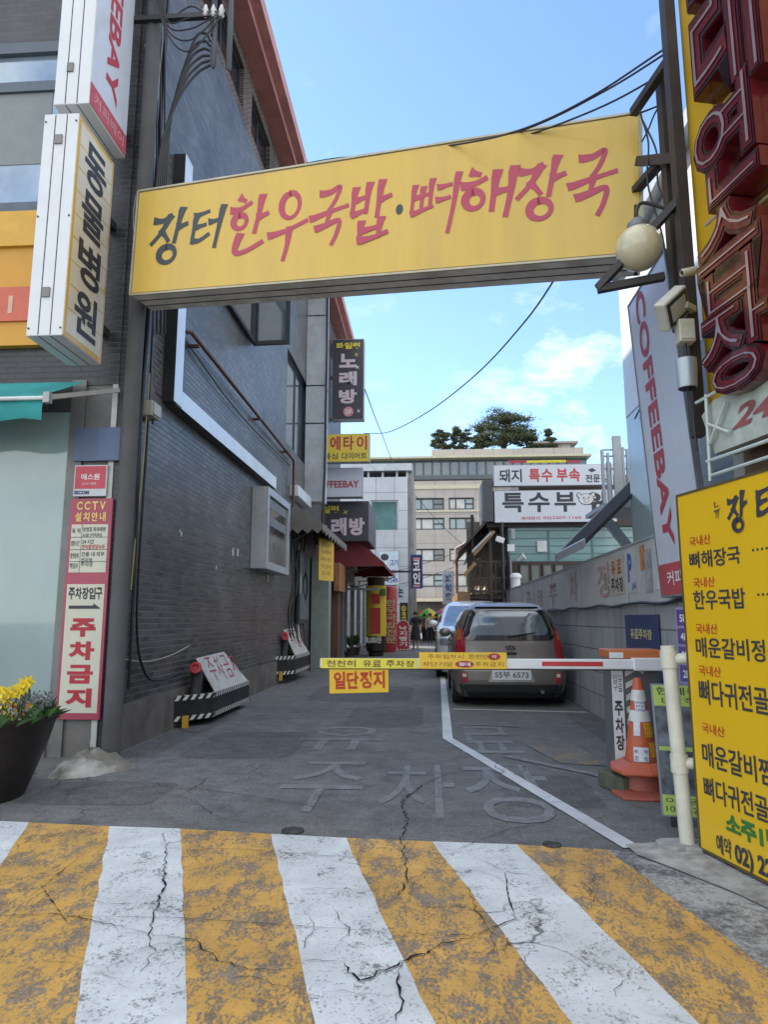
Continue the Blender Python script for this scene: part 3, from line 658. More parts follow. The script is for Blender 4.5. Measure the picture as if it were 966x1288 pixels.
MB().line(Fr, '커피베이', .06, .07, W-.12, .12, n=.0095, bold=.0, gap=.25).build('lettering', pm('pink_lettering', (.65, .4, .4), .5), f)
MB().text(Fr, 'COFFEEBAY', .27, .36, .25, 2.6, n=.006, bold=.03, rot=90).build('lettering', M_redl, f)
MB().bb(-3.36, -3.30, 5.506, 5.517, 6.4, 6.49).build('hinge', MATS['hinge_metal'], t)
for z in (6.5, 8.5): MB().bb(-3.35, -3.27, 6.3, FY-.03, z, z+.08).build('bracket', M_dkmetal, t)

# notice boards on the corner pier
def plate(name, label, cat, Fr, w_, h_, mat, th=.02, group=None, bevel=.003):
    o = Fr.p(w_/2, 0, 0); t = thing(name, label, cat, o, group)
    b = MB().fbox(Fr, 0, w_, 0, h_, -th, 0).build('board', mat, t, bevel=bevel); return t, b
M_maroon = pm('maroon_board', (.36, .05, .085), .45, 0, .08, coat=.2)
M_cream = pm('cream_panel', (.56, .55, .44), .5, 0, .06)
M_blk = MATS['black_lettering']
M_redt = pm('crimson_lettering', (.40, .02, .04), .5)
c0 = PY(68, 905, FY-.05); c1 = PY(125, 905, FY-.05); ct = PY(116, 627, FY-.05)
NB = Frame((c0.x+.005, FY-.05, c0.z), (1, 0, 0)); NW = c1.x-c0.x-.01; NH = ct.z-c0.z
t, b = plate('notice_board', 'tall maroon framed notice board with red no parking letters on the corner pier', 'sign', NB, NW, NH, M_maroon, .03)
k = NH/278.0
m = MB(); m.fbox(NB, .028, NW-.028, k*8, k*167, 0, .003)
m.fbox(NB, .03, NW-.03, k*182, k*244, 0, .003); m.build('cream_panel', M_cream, b)
m = MB(); m.vtext(NB, '주차금지', .09, k*12, NW-.18, k*115, n=.006, bold=.05, gap=.2); m.build('lettering', M_redt, b)
m = MB(); m.line(NB, '주차장입구', .045, k*148, NW-.09, k*15, n=.006, bold=.03, gap=.06)
m.fpoly(NB, [(.06, k*136), (NW-.06, k*136), (NW-.06, k*137), (NW-.13, k*143), (NW-.13, k*140), (.06, k*140)], .006)
for (r, l, rr) in [(229, '목 적', ('방범및 화재예방', '시설 안전관리')), (213, '촬영시간', ('24 시간', '')), (197, '촬영범위', ('건물 내·외부', '전지역')), (184, '책임자', ('주차장', ''))]:
    m.text(NB, l, .038, k*(r+3), .085, k*7, n=.006, bold=.01); m.text(NB, rr[0], .15, k*(r+5.5), (NW-.19)*(.95 if len(rr[0]) > 6 else .5), k*6, n=.006, bold=.01)
    if rr[1]: m.text(NB, rr[1], .15, k*(r-2), (NW-.19)*(.8 if len(rr[1]) > 5 else .45), k*5.5, n=.006, bold=.01)
for v in (195.5, 211, 227): m.fbox(NB, .03, NW-.03, k*v, k*(v+.7), .003, .0045)
m.fbox(NB, .137, .140, k*182, k*244, .0046, .006); m.build('small_lettering', M_blk, b)
MB().text(NB, '연속촬영및녹화', .15, k*211.9, (NW-.19)*.95, k*6, n=.0065, bold=.01).build('red_lettering', M_redt, b)
m = MB(); m.line(NB, 'CCTV', .06, k*263, NW-.12, k*11, n=.004, bold=.03, gap=.25); m.line(NB, '설치안내', .05, k*248, NW-.10, k*12, n=.004, bold=.03, gap=.25)
m.build('yellow_lettering', pm('yellow_lettering', (.75, .55, .16), .5), b)
e0 = PY(91, 625, FY-.055); e1 = PY(135, 584, FY-.055)
SB = Frame((e0.x, FY-.055, e0.z+.005), (1, 0, 0)); sw, sh = e1.x-e0.x, e1.z-e0.z-.01
t, b = plate('security_sticker_sign', 'small red and white security sign between the blue plate and the notice board', 'sign', SB, sw, sh, pm('pale_sign_back', (.55, .56, .58), .4), .02)
MB().fbox(SB, .012, sw-.012, sh*.24, sh-.012, 0, .003).build('red_panel', pm('security_red', (.50, .05, .075), .4), b)
m = MB().text(SB, '에스원', sw*.22, sh*.52, sw*.56, sh*.2, n=.005, bold=.02).text(SB, 'CCTV 작동중', sw*.26, sh*.36, sw*.44, sh*.08, n=.005, bold=.0); m.build('lettering', pm('white_lettering', (.75, .75, .75), .5), b)
MB().text(SB, 'SECOM', .01, sh*.06, sw*.46, sh*.12, n=.003, bold=.05).build('lettering', pm('navy_lettering', (.03, .05, .16), .5), b)
e0 = PY(91, 580, FY-.06); e1 = PY(152, 537, FY-.06); BB = Frame((e0.x, FY-.06, e0.z), (1, 0, 0))
t, b = plate('house_number_plate', 'plain slate blue plate, topmost of the signs on the corner pier', 'sign', BB, e1.x-e0.x, e1.z-e0.z, pm('slate_blue_plate', (.085, .115, .20), .45, 0, .08), .02)
MB().fbox(BB, (e1.x-e0.x)*.52, e1.x-e0.x-.004, .004, e1.z-e0.z-.004, 0, .003).build('face', pm('slate_blue_face', (.095, .135, .24), .45, 0, .08), b)

# utility pole at the corner with its arm, cable ends and cables
pc = PX(182, 200, -2.95); PX0, PY0 = -2.95, 6.40
t = thing('utility_pole', 'grey concrete utility pole at the brick building corner behind the yellow arch sign', 'utility pole', (PX0, PY0, 0))
MB().lathe((PX0, PY0, 0), [(.085, 0), (.08, 5), (.075, 10.5), (0, 10.5)], 20).build('pole', pm('pole_concrete', (.085, .086, .09), .8, 0, .2, 4, .3, 50), t, smooth=True)
ah = PY(120, 20, 6.32); ae = PY(276, 20, 6.32)
arm = MB().bar((-3.35, 6.31, ae.z), (ae.x, 6.31, ae.z), .055).build('cross_arm', M_dkmetal, t)
MB().bar((ae.x-.06, 6.31, ae.z-.25), (ae.x-.06, 6.31, ae.z+.9), .045).build('arm_post', M_dkmetal, t)
for (px, py, l) in [(268, 86, .62), (287, 89, 1.5)]:
    q = PY(px, py, 6.28)
    MB().lathe(q, [(.012, 0), (.030, .03), (.034, l*.45), (.026, l*.6), (.020, l), (0, l)], 12).build('cable_end', pm('cable_end_grey', (.05, .055, .06), .5, 0, .2), t, smooth=True)
for k_ in range(3):
    q = PY(258+10*k_, 22, 6.30); MB().lathe(q, [(.014, 0), (.034, .03), (.022, .055), (.034, .085), (.022, .115), (.014, .15), (0, .15)], 12).build('insulator', pm('porcelain', (.6, .6, .58), .25), t, smooth=True)
t = thing('cable_bundle', 'bundle of black cables looping from the utility pole to its cross arm', 'cables', (PX0+.12, PY0-.1, 0))
for k_ in range(6):
    pts = [(184+3*k_, 372), (190+3*k_, 300), (197+2.5*k_, 230), (206+2*k_, 170-6*k_), (228+3*k_, 118-13*k_), (248+2*k_, 92-10*k_), (264, 82-6*k_)]
    m = MB(); m.tube(smooth_line([PY(px, py, 6.30+.012*k_) for px, py in pts], 6), .013, 6); m.build('cable', M_black, t, smooth=True)
for k_ in range(5):
    pts = [(262+4*k_, 20), (240, 8+14*k_), (212, 22+6*k_), (204-2*k_, -6), (198, -60)]
    m = MB(); m.tube(smooth_line([PY(px, py, 6.29-.01*k_) for px, py in pts], 6), .008, 6); m.build('cable', M_black, t, smooth=True)
for k_ in range(4):
    m = MB(); m.tube(smooth_line([PY(192+5*k_, y_, 6.52+.02*k_) for y_ in (-60, 80, 200, 300, 420)], 6), .011, 6); m.build('cable', M_black, t, smooth=True)
t = thing('drop_cables', 'black cables hanging down the brick corner to the pavement', 'cables', (-3.0, 6.7, 0))
for (pts, r) in [([(-2.99, 6.82, 9), (-2.98, 6.78, 5.2), (-3.0, 6.75, 3.6), (-3.02, 6.72, 2.0), (-3.03, 6.7, .4), (-3.0, 6.6, .03)], .02), ([(-3.04, 6.9, 8), (-3.05, 6.86, 4), (-3.05, 6.9, 2.4), (-3.06, 6.95, .6)], .016),
                 ([(-3.05, 7.0, 6), (-3.04, 7.02, 3.5), (-3.06, 7.05, 1.4), (-3.05, 7.3, .75), (-3.06, 7.8, .62), (-3.06, 8.4, .66)], .013)]:
    m = MB(); m.tube(smooth_line(pts, 6), r, 8); m.build('cable', M_black, t, smooth=True)
t = thing('thin_wires', 'thin pale wires straggling beside the utility pole above the arch sign', 'wires', (-3.05, 6.5, 4))
for k_ in range(4):
    rr = random.Random(k_); m = MB(); m.tube(smooth_line([(-3.05+rr.uniform(-.1, .1), 6.55, 7.6-1.0*i+rr.uniform(-.15, .15)) if i % 2 else (-3.0+rr.uniform(-.12, .12), 6.5, 7.6-1.0*i) for i in range(4)], 6), .004, 5)
    m.build('wire', pm('pale_wire', (.45, .42, .36), .6), t)
m = MB(); m.tube(smooth_line([(-3.02, 6.95, 3.95), (-3.03, 6.93, 3.0), (-3.05, 6.9, 2.2), (-3.06, 6.88, 1.6)], 5), .007, 6)
m.build('yellow_wire', pm('yellow_wire', (.4, .33, .12), .6), None, label='thin yellow wire running down the brick wall corner', cat='wire', origin=(-3.02, 6.95, 1.6))
# empty sign frame: vertical post and long horizontal member standing off the wall
FX1 = -2.95
t = thing('metal_sign_frame', 'empty metal sign frame, pale edged, running along the dark brick wall', 'frame', (-2.98, 7.75, 3.8))
M_fr = pm('frame_pale_metal', (.66, .70, .73), .32, .25, .1, 2, dirt=(.4, .38, .35), dirt_amt=.3)
MB().bb(WX-.0, FX1-.004, 7.50, 7.58, 3.82, 7.0).build('end_plate', M_dkmetal, t)
MB().bb(FX1-.004, FX1, 7.50, 7.75, 3.82, 7.0).build('front_edge', M_fr, t)
MB().bb(FX1-.003, FX1+.001, 7.75, 12.9, 3.80, 4.02).build('bottom_edge', M_fr, t)
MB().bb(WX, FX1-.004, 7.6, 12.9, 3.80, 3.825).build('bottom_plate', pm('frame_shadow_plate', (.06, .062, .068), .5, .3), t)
for x, z in ((-2.99, 3.92), (-2.99, 4.02), (-3.05, 3.92), (-3.05, 4.1)): MB().lathe((x, 7.499, z), [(.012, 0), (.012, .004), (0, .005)], 8, axis=(0, -1, 0)).build('bolt', M_black, t)
# rusty horizontal gas pipe
t = thing('gas_pipe', 'thin rusty brown pipe running along the brick wall and turning down', 'pipe', (WX+.1, 14.8, 3.2))
M_rust = pm('rusty_pipe', (.11, .05, .04), .6, .2, .3)
m = MB(); m.tube([(WX+.02, 8.05, 4.92), (WX+.1, 8.1, 4.92), (WX+.1, 14.75, 4.82), (WX+.1, 14.8, 4.77), (WX+.1, 14.82, 3.2)], .028, 8); m.build('pipe', M_rust, t, smooth=True)
for y in (8.3, 11.6, 14.0): MB().bb(WX, WX+.14, y-.02, y+.02, 4.80, 4.84).build('clip', M_rust, t)
m = MB(); m.tube(smooth_line([(WX+.04, 8.1, 4.8), (WX+.05, 10, 4.62), (WX+.05, 12, 4.6), (WX+.05, 14.6, 4.66)], 6), .010, 6)
m.build('wall_cable', M_black, None, label='thin black cable sagging below the rusty pipe on the brick wall', cat='cable', origin=(WX, 8.1, 4.7))
# junction box and notice cabinet
c = PX(192, 517, WX+.1); t = thing('junction_box', 'weathered off white junction box under the corner of the sign frame', 'junction box', (c.x, c.y, c.z-.1))
MB().bb(WX, WX+.14, c.y-.12, c.y+.12, c.z-.08, c.z+.09).build('box', pm('aged_white_plastic', (.45, .44, .38), .5, 0, .2, 8, dirt=(.25, .22, .17)), t, bevel=.012)
MB().bb(WX+.14, WX+.155, c.y-.10, c.y+.10, c.z-.06, c.z+.07).build('lid', MATS['aged_white_plastic'], t, bevel=.006)
for dy in (-.07, .06): MB().tube([(WX+.08, c.y+dy, c.z-.08), (WX+.08, c.y+dy, c.z-.13)], .014).build('gland', M_dkmetal, t)
y0, y1 = PX(333, 700, -2.84).y, PX(362, 690, -2.84).y; z0, z1 = PX(336, 716, -2.84).z, PX(336, 612, -2.84).z
t = thing('notice_cabinet', 'metal framed glass notice cabinet fixed high on the dark brick wall', 'cabinet', (-2.97, (y0+y1)/2, z0))
CF = Frame((-2.84, y0, z0), (0, 1, 0)); cw, ch_ = y1-y0, z1-z0
MB().bb(WX, -2.86, y0, y1, z0, z1).build('case', M_galv, t, bevel=.01)
MB().rim(CF, 0, cw, 0, ch_, .13, -.02, .03).build('door_frame', M_galv, t)
MB().fbox(CF, .12, cw-.12, .12, ch_-.12, -.015, -.008).build('pane', pm('grimy_cabinet_glass', (.05, .05, .048), .12, 0, .5, 2, dirt=(.16, .12, .08)), t)
for v in (.62, .84): MB().fbox(CF, .2, cw-.25, ch_*v-.1, ch_*v+.06, -.007, -.003).build('paper', pm('aged_paper', (.17, .18, .19), .7), t)
# small marks and bits on the wall
for i, (px, py, s_) in enumerate([(293, 694, .06), (299, 695, .06), (337, 727, .07), (272, 714, .025), (228, 672, .03), (226, 668, .02)]):
    c = PX(px, py, WX+.01); m = MB().bb(WX, WX+.012, c.y-s_*.6, c.y+s_*.6, c.z-s_, c.z+s_)
    m.build('wall_plate', pm('worn_white_plate', (.5, .5, .48), .6), None, label='small worn white plate on the dark brick wall', cat='plate', group='white plates on the brick wall', origin=(WX, c.y, c.z-s_))
# concrete lump at the corner of the pier
rr = random.Random(5); m = MB(); n1, n2 = 14, 26; cx, cy = -2.98, 6.02
for j in range(n1+1):
    r = 1-j/n1
    for i in range(n2):
        a = 2*math.pi*i/n2; w_ = 1+.18*math.sin(3*a+1)+.12*math.sin(5*a)
        m.v.append(Vector((cx+.30*r*w_*math.cos(a), cy+.36*r*w_*math.sin(a)+.06, -.01+.17*(1-r**2)*(1+.15*math.sin(4*a+j))+rr.uniform(-.012, .012))))
for j in range(n1):
    for i in range(n2): m.f.append((j*n2+i, j*n2+(i+1) % n2, (j+1)*n2+(i+1) % n2, (j+1)*n2+i))
m.build('concrete_lump', pm('splashed_concrete', (.20, .19, .17), .9, 0, .4, 3, .9, 30, dirt=(.62, .63, .62), dirt_amt=.95), None, smooth=True, label='grey concrete lump splashed white at the foot of the corner pier', cat='concrete', origin=(cx, cy, 0))
# ---------------------------------------------------------------- planter with spring flowers
PCX, PCY = -3.40, 5.1
t = thing('flower_planter', 'round dark brown planter of yellow spring flowers left of the notice board', 'planter', (PCX, PCY, 0))
MB().lathe((PCX, PCY, 0), [(.36, 0), (.40, .1), (.50, .38), (.545, .54), (.565, .56), (.565, .59), (.535, .59), (.50, .53), (0, .53)], 36).build('tub', pm('dark_planter', (.017, .014, .013), .5, 0, .35, 6, .3, 30, stretch=(1, 1, 4)), t, smooth=True)
rr = random.Random(11); m = MB()
for i in range(900):
    a = rr.uniform(0, 6.283); r = .53*math.sqrt(rr.random()); x, y = PCX+r*math.cos(a), PCY+r*math.sin(a); l = rr.uniform(.06, .20); ta = rr.gauss(a, 1.2); ln = rr.uniform(.2, 1.5)
    d = Vector((math.cos(ta)*ln, math.sin(ta)*ln, 1)).normalized(); s_ = Vector((-math.sin(ta), math.cos(ta), 0))*rr.uniform(.005, .011); b = Vector((x, y, .53)); mid = b+d*l*.6; tip = b+d*l+Vector((math.cos(ta), math.sin(ta), -.6))*l*.25
    m.quad(b-s_*.6, b+s_*.6, mid+s_, tip, mid-s_)
m.keep = True
m.build('leaves', pm('flower_leaves', (.045, .11, .030), .55, 0, .5, 9), t)
m = MB()
for i in range(200):
    a = rr.uniform(-1.0, 1.0); r = rr.uniform(.25, .52); x, y = PCX+r*math.cos(a), PCY+r*math.sin(a)
    for j in range(3):
        h = .6+rr.uniform(0, .14); m.ball((x+rr.uniform(-.02, .02), y+rr.uniform(-.02, .02), h), rr.uniform(.006, .012), 3)
m.build('silver_foliage', pm('silver_leaves', (.17, .19, .20), .7, 0, .3), t)
FM = {'yellow': pm('yellow_petals', (.78, .60, .04), .5, 0, .15), 'white': pm('white_petals', (.65, .63, .55), .5), 'pink': pm('coral_petals', (.70, .22, .12), .5), 'red': pm('crimson_petals', (.5, .03, .08), .5)}
def flower(x, y, h, s_, kind, daff=False):
    dd_ = math.hypot(x-PCX, y-PCY)
    if dd_ > .46: x, y = PCX+(x-PCX)*.46/dd_, PCY+(y-PCY)*.46/dd_
    m = MB(); c = Vector((x, y, h)); tz = rr.uniform(-.5, .5)
    if daff:
        for k in range(6):
            a = k*1.047+rr.uniform(-.1, .1); d = Vector((math.cos(a), -.35, math.sin(a))).normalized(); n_ = Vector((-math.sin(a), 0, math.cos(a)))*s_*.3
            m.quad(c, c+d*s_*.6-n_, c+d*s_*1.15, c+d*s_*.6+n_)
        m.lathe(c, [(s_*.22, 0), (s_*.28, s_*.4), (s_*.36, s_*.5), (s_*.2, s_*.42), (0, s_*.1)], 10, axis=(tz*.3, -1, .1))
    else:
        for k in range(5):
            a = k*1.257+tz; d = Vector((math.cos(a), -.45, math.sin(a)*.8)).normalized(); n_ = Vector((-math.sin(a), 0, math.cos(a)))*s_*.42
            m.quad(c, c+d*s_*.55-n_, c+d*s_*.95, c+d*s_*.55+n_)
    m.keep = True
    o = m.build('flower', FM[kind], t)
    MB().tube([(x, y+.01, .53), (x+tz*.02, y+.008, h-s_*.2)], .005, 5).build('stem', MATS['flower_leaves'], o)
for px, py, s_, k, dd in [(35, 862, .062, 'yellow', 1), (43, 858, .055, 'yellow', 1), (40, 872, .06, 'yellow', 1), (48, 868, .05, 'yellow', 1), (14, 876, .055, 'yellow', 1), (7, 872, .05, 'yellow', 1), (20, 872, .05, 'yellow', 1), (4, 884, .05, 'yellow', 1), (48, 858, .045, 'yellow', 1)]:
    p = PY(px, py, PCY-.36+rr.uniform(-.06, .3)); flower(p.x, p.y, p.z, s_, k, dd)
ks = ['yellow']*7+['white']*3+['pink']*2+['red']
for i in range(48):
    px, py = rr.uniform(-2, 52), rr.uniform(884, 911); p = PY(px, py, PCY-.42+rr.uniform(-.05, .35)); flower(p.x, p.y, p.z, rr.uniform(.020, .034), rr.choice(ks))

# ---------------------------------------------------------------- low guard boxes along the wall
M_boxb = pm('black_box_board', (.014, .014, .015), .6, 0, .3, 5, dirt=(.05, .05, .05))
M_tapew = pm('tape_white', (.62, .62, .58), .5, 0, .1); M_tapeb = pm('tape_black', (.02, .02, .02), .5); M_tapey = pm('tape_yellow', (.62, .36, .04), .5, 0, .1)
def guard_box(y0, label):
    t = thing('guard_box', label, 'guard box', (-2.9, y0+1.2, 0), 'black guard boxes along the brick wall')
    pl = [(-3.08, y0), (-2.74, y0+.42), (-2.74, y0+2.2), (-3.08, y0+2.4)]
    MB().prism(pl, .08, .36).build('box', M_boxb, t, bevel=.01)
    for nm, z, mt in (('upper_tape', .325, M_tapew), ('lower_tape', .085, M_tapew)):
        mw, mb = MB(), MB()
        for (a, b) in ((pl[0], pl[1]), (pl[1], pl[2])):
            a, b = Vector((*a, 0)), Vector((*b, 0)); d = (b-a); l = d.length; d.normalize(); nn = Vector((d.y, -d.x, 0)); n_ = int(l/.10); hh = .055
            for i in range(n_):
                p = a+d*(l*i/n_)+nn*.006; q = a+d*(l*(i+1)/n_)+nn*.006; mid = (p+q)/2
                up = Vector((0, 0, z)); u2 = Vector((0, 0, z+hh)); sh = d*.045
                mw.quad(p+up, mid+up, mid+sh+u2, p+sh+u2); mb.quad(mid+up, q+up, q+sh+u2, mid+sh+u2)
                mw.quad(p+sh+u2, mid+sh+u2, mid+sh+u2-nn*.05, p+sh+u2-nn*.05); mb.quad(mid+sh+u2, q+sh+u2, q+sh+u2-nn*.05, mid+sh+u2-nn*.05)
        o = mw.build(nm, mt, t); mb.build('chevrons', M_tapeb, o)
    for y in (y0+.12, y0+1.9): MB().bb(-3.0, -2.94, y-.04, y+.02, 0, .14).build('leg', M_tapey, t)
    A, B, C, D = Vector((-3.04, y0+.62, .80)), Vector((-3.04, y0+1.9, .84)), Vector((-2.77, y0+2.25, .37)), Vector((-2.77, y0+.62, .38))
    U = (C-D).normalized(); Nn = U.cross((A-D)).normalized(); V = Nn.cross(U); FB = Frame(D, U, V)
    m = MB(); pts = [FB.hit if 0 else ((q-D).dot(U), (q-D).dot(V)) for q in (D, C, B, A)]
    m.fpoly(FB, pts, -.012, 0); bo = m.build('warning_board', pm('weathered_white_board', (.5, .49, .46), .6, 0, .2, 5, dirt=(.25, .22, .2)), t)
    m = MB()
    for i, ch in enumerate('주차금지'): m.text(FB, ch, .22+.34*i, .13, .27, .36, n=.003, bold=.0, slant=.25)
    m.build('lettering', pm('faded_red_brush', (.33, .06, .07), .6, 0, .4, 12), bo)
    MB().tube(smooth_line([(-3.0, y0+.5, .3), (-2.98, y0+.5, .52), (-2.97, y0+.46, .64), (-2.95, y0+.36, .69)], 5), .07, 14).build('pipe_elbow', pm('grey_pvc', (.07, .07, .075), .5), t, smooth=True)
    MB().lathe((-2.947, y0+.345, .693), [(.075, 0), (.075, .03), (.04, .035), (.035, .01), (0, .01)], 18, axis=(.15, -.8, .35)).build('red_cap', pm('red_hose_cap', (.42, .025, .04), .45), t)
    return t
g1 = guard_box(8.3, 'black guard box with hazard tape and slanted white warning board, nearer one')
g2 = dup(g1); setp(g2, (-2.95, 15.1, .08), 'black guard box with hazard tape and slanted board, farther one near the grey awning', scale=(.95, 1.0, 1.25))
t = thing('bent_wire', 'thin pale wire curving on the brick wall above the nearer guard box', 'wire', (-3.07, 8, .9))
m = MB(); m.tube(smooth_line([PX(155, 829, -3.07), PX(185, 832, -3.07), PX(215, 824, -3.07), PX(238, 812, -3.07)], 6), .006, 5); m.build('wire', pm('pale_wire', (.45, .42, .36), .6), t)

# ---------------------------------------------------------------- farther part of the left side: duct, awnings, shop fronts
t = thing('downpipe_duct', 'square grey metal duct standing up the brick building beside the karaoke signs', 'duct', (-2.75, 16.8, 0))
for z0, z1 in ((4.2, 6.2), (6.23, 7.2), (7.23, 9.1), (9.13, 10.95)): MB().bb(WX, -2.60, 16.65, 17.15, z0, z1).build('duct_section', M_galv, t, bevel=.01)
m = MB(); m.tube([(-2.57, 16.62, 10.9), (-2.56, 16.6, 8), (-2.57, 16.6, 5), (-2.62, 16.6, 3.3)], .03, 8); m.build('cable', M_black, t, smooth=True)
t = thing('wall_trim_panel', 'short pale metal panel on the brick wall beyond the notice cabinet', 'panel', (-3.05, 15.8, 4.1))
MB().bb(WX, -2.9, 14.9, 16.6, 4.03, 4.28).build('panel', M_fr, t, bevel=.01)
def awning(name, label, X0, Xe, y0, y1, zt, ze, mat, scallop=.0, loc=None):
    t = thing(name, label, 'awning', (X0, (y0+y1)/2, ze)); n_ = 40; m = MB(); R = []
    for i in range(n_+1):
        y = y0+(y1-y0)*i/n_; s_ = scallop*(.5+.5*math.cos(i/n_*2*math.pi*9)); R.append([Vector((X0, y, zt)), Vector((X0+(Xe-X0)*.55, y, zt-(zt-ze)*.40-.02*math.sin(i*.9))), Vector((Xe, y, ze)), Vector((Xe+.01, y, ze-.12-s_))])
    for i in range(n_):
        for j in range(3): m.quad(R[i][j], R[i+1][j], R[i+1][j+1], R[i][j+1])
    m.quad(R[0][0], R[0][1], R[0][2], Vector((X0, y0, ze))); m.quad(R[-1][0], R[-1][1], R[-1][2], Vector((X0, y1, ze)))
    vl = []
    for i in range(9):
        x = X0+(Xe-X0)*i/8; vl.append((Vector((x, y0-.01, ze)), Vector((x, y0-.01, ze-.12-scallop*(i % 2)))))
    for i in range(8): m.quad(vl[i][0], vl[i+1][0], vl[i+1][1], vl[i][1])
    m.build('canvas', mat, t)
    MB().tube([(Xe-.03, y0+.02, ze-.03), (Xe-.03, y1-.02, ze-.03)], .025).build('front_bar', M_dkmetal, t)
    a = MB()
    for y in (y0+.15, y1-.15): a.tube([(X0, y, ze-.45), (Xe-.05, y, ze-.04)], .02)
    a.build('arm', M_dkmetal, t); return t
awning('scalloped_awning', 'grey canvas awning with scalloped edge over the alley shop door', WX, -2.25, 14.3, 18.6, 3.75, 3.32, pm('grey_canvas', (.17, .155, .145), .85, 0, .25, 3), .1)
awning('red_awning', 'dark red sloping awning behind the grey scalloped one', -3.0, -1.35, 20.6, 27.5, 4.05, 3.0, pm('dark_red_canvas', (.14, .018, .022), .8, 0, .25, 3), .0)
# shop front under the awnings, part of the brick building
M_wood = pm('brown_wood', (.12, .06, .035), .6, 0, .35, 6, stretch=(1, 1, .25))
M_greenpost = pm('pale_green_post', (.24, .28, .25), .5, 0, .15)
M_led = pm('led_string', (.7, .7, .68), .4)
t = thing('glazed_shopfront', 'glazed shop front with pale green post and wooden door under the awnings', 'shop front', (-3.05, 19, 0))
SF = Frame((-3.05, 14.8, 0), (0, 1, 0))
MB().fbox(SF, .9, 2.2, 1.2, 2.9, 0, .06).build('side_window', M_dkmetal, t)
MB().fbox(SF, 1.0, 2.1, 1.3, 2.8, .061, .07).build('pane', M_glassb, t)
MB().fbox(SF, 2.9, 3.35, 0, 2.9, 0, .45).build('post', M_greenpost, t)
MB().fbox(SF, 3.9, 5.2, .0, 1.1, .02, .10).build('lower_panel', M_wood, t)
MB().fbox(SF, 3.9, 5.2, 1.1, 2.8, .02, .07).build('shop_pane', glassy('warm_shop_glass', (.12, .085, .07), .08), t)
MB().rim(SF, 3.85, 5.25, 1.1, 2.85, .05, .07, .12).build('light_string', M_led, t)
MB().fbox(SF, 5.5, 6.0, 0, 2.7, .02, .35).build('post', M_wood, t)
MB().fbox(SF, 6.0, 8.6, .1, 2.6, .02, .06).build('door_pane', glassy('shop_door_glass', (.06, .07, .08), .06), t)
for u in (6.0, 6.8, 7.7, 8.5): MB().fbox(SF, u, u+.07, 0, 2.7, .06, .14).build('mullion', M_grey, t)
for v, s_ in ((1.5, .45), (1.0, .4)): MB().fbox(SF, 6.95, 7.6, v, v+s_, .062, .068).build('paper', pm('shop_poster', (.5, .5, .5), .6, 0, .3, 5), t)
m = MB(); m.fbox(SF, 4.6, 6.0, 2.1, 2.9, .35, .5); m.build('wooden_shutter', pm('orange_wood', (.30, .14, .06), .6, 0, .3), t)
YB = Frame(PX(401, 712, -2.6)-Vector((0, 0, .33)), (.45, .9, 0))
t, b = plate('menu_plate', 'small yellow menu plate hanging under the grey awning', 'sign', YB, .62, 1.0, pm('yellow_plate', (.60, .38, .05), .5, 0, .1), .03)
m = MB()
for i in range(5): m.text(YB, ['칼국수', '수제비', '파전', '막걸리', '소주'][i], .08, .8-.17*i, .42, .1, n=.003, bold=.0)
m.build('lettering', pm('brown_lettering', (.20, .10, .03), .6), b)
t = thing('cable_mess', 'tangle of cables and a white pipe beneath the grey scalloped awning', 'cables', (-2.95, 15.6, 0))
for k_ in range(6):
    q = random.Random(k_); m = MB(); y = 14.9+.3*k_; m.tube(smooth_line([(WX+.05, y+q.uniform(-.2, .2), 3.5-z*.7) if z % 2 else (WX+.12+q.uniform(-.05, .08), y, 3.5-z*.7) for z in range(5)], 5), .018, 6)
    m.build('cable', M_black if k_ != 3 else pm('white_conduit', (.5, .5, .48), .5), t, smooth=True)

# low shop building beyond, its windows and sign band
t = thing('low_shop_building', 'two storey shop building beyond the brick building, partly behind the signs', 'building', (-6, 29, 0))
M_rend = pm('grey_render', (.26, .25, .24), .8, 0, .25, 2, dirt=(.12, .12, .12))
MB().bb(-12, -3.0, 23.65, 33.5, 0, 4.6).build('wall', M_rend, t)
MB().bb(-12, -2.8, 23.62, 33.6, 4.6, 4.8).build('parapet', M_galv, t)
for y in (24.3, 26.6, 29, 31.2):
    MB().bb(-3.0, -2.95, y, y+1.8, .2, 2.6).build('shop_pane', glassy('pale_shop_glass', (.28, .30, .32), .1), t)
    MB().rim(Frame((-2.95, y-.05, .15), (0, 1, 0)), 0, 1.9, 0, 2.5, .07, 0, .05).build('shop_frame', M_grey, t)

# ---------------------------------------------------------------- signs that stick out over the alley, left side
M_pur = pm('dark_plum_sign', (.040, .036, .050), .4, 0, .1, coat=.2)
M_lil = pm('pale_pink_lettering', (.55, .45, .50), .5, 0, .05); M_yel = pm('bright_yellow_lettering', (.70, .58, .03), .5, 0, .05)
M_gal2 = pm('sign_side_metal', (.30, .31, .33), .45, .3, .15)
def sign_y(name, label, px0, py0, px1, py1, y, depth, mat, side=None):
    """a sign box square to the alley, its face towards the street"""
    a = PY(px0, py1, y); b = PY(px1, py0, y); ymid = PY((px0+px1)/2, (py0+py1)/2, y)
    t = thing(name, label, 'sign', ((a.x+b.x)/2, y, a.z)); Fr = Frame((a.x, y, a.z), (1, 0, 0)); W, Hh = b.x-a.x, b.z-a.z
    MB().fbox(Fr, 0, W, 0, Hh, -depth, 0).build('box', side or M_gal2, t, bevel=.01)
    f = MB().fbox(Fr, .02, W-.02, .02, Hh-.02, .001, .008).build('face', mat, t); return t, f, Fr, W, Hh
def star(m, Fr, u, v, r, n):
    m.fpoly(Fr, [(u+(r if i % 2 == 0 else r*.18)*math.cos(i*math.pi/4+.6), v+(r if i % 2 == 0 else r*.18)*math.sin(i*math.pi/4+.6)) for i in range(8)], n)
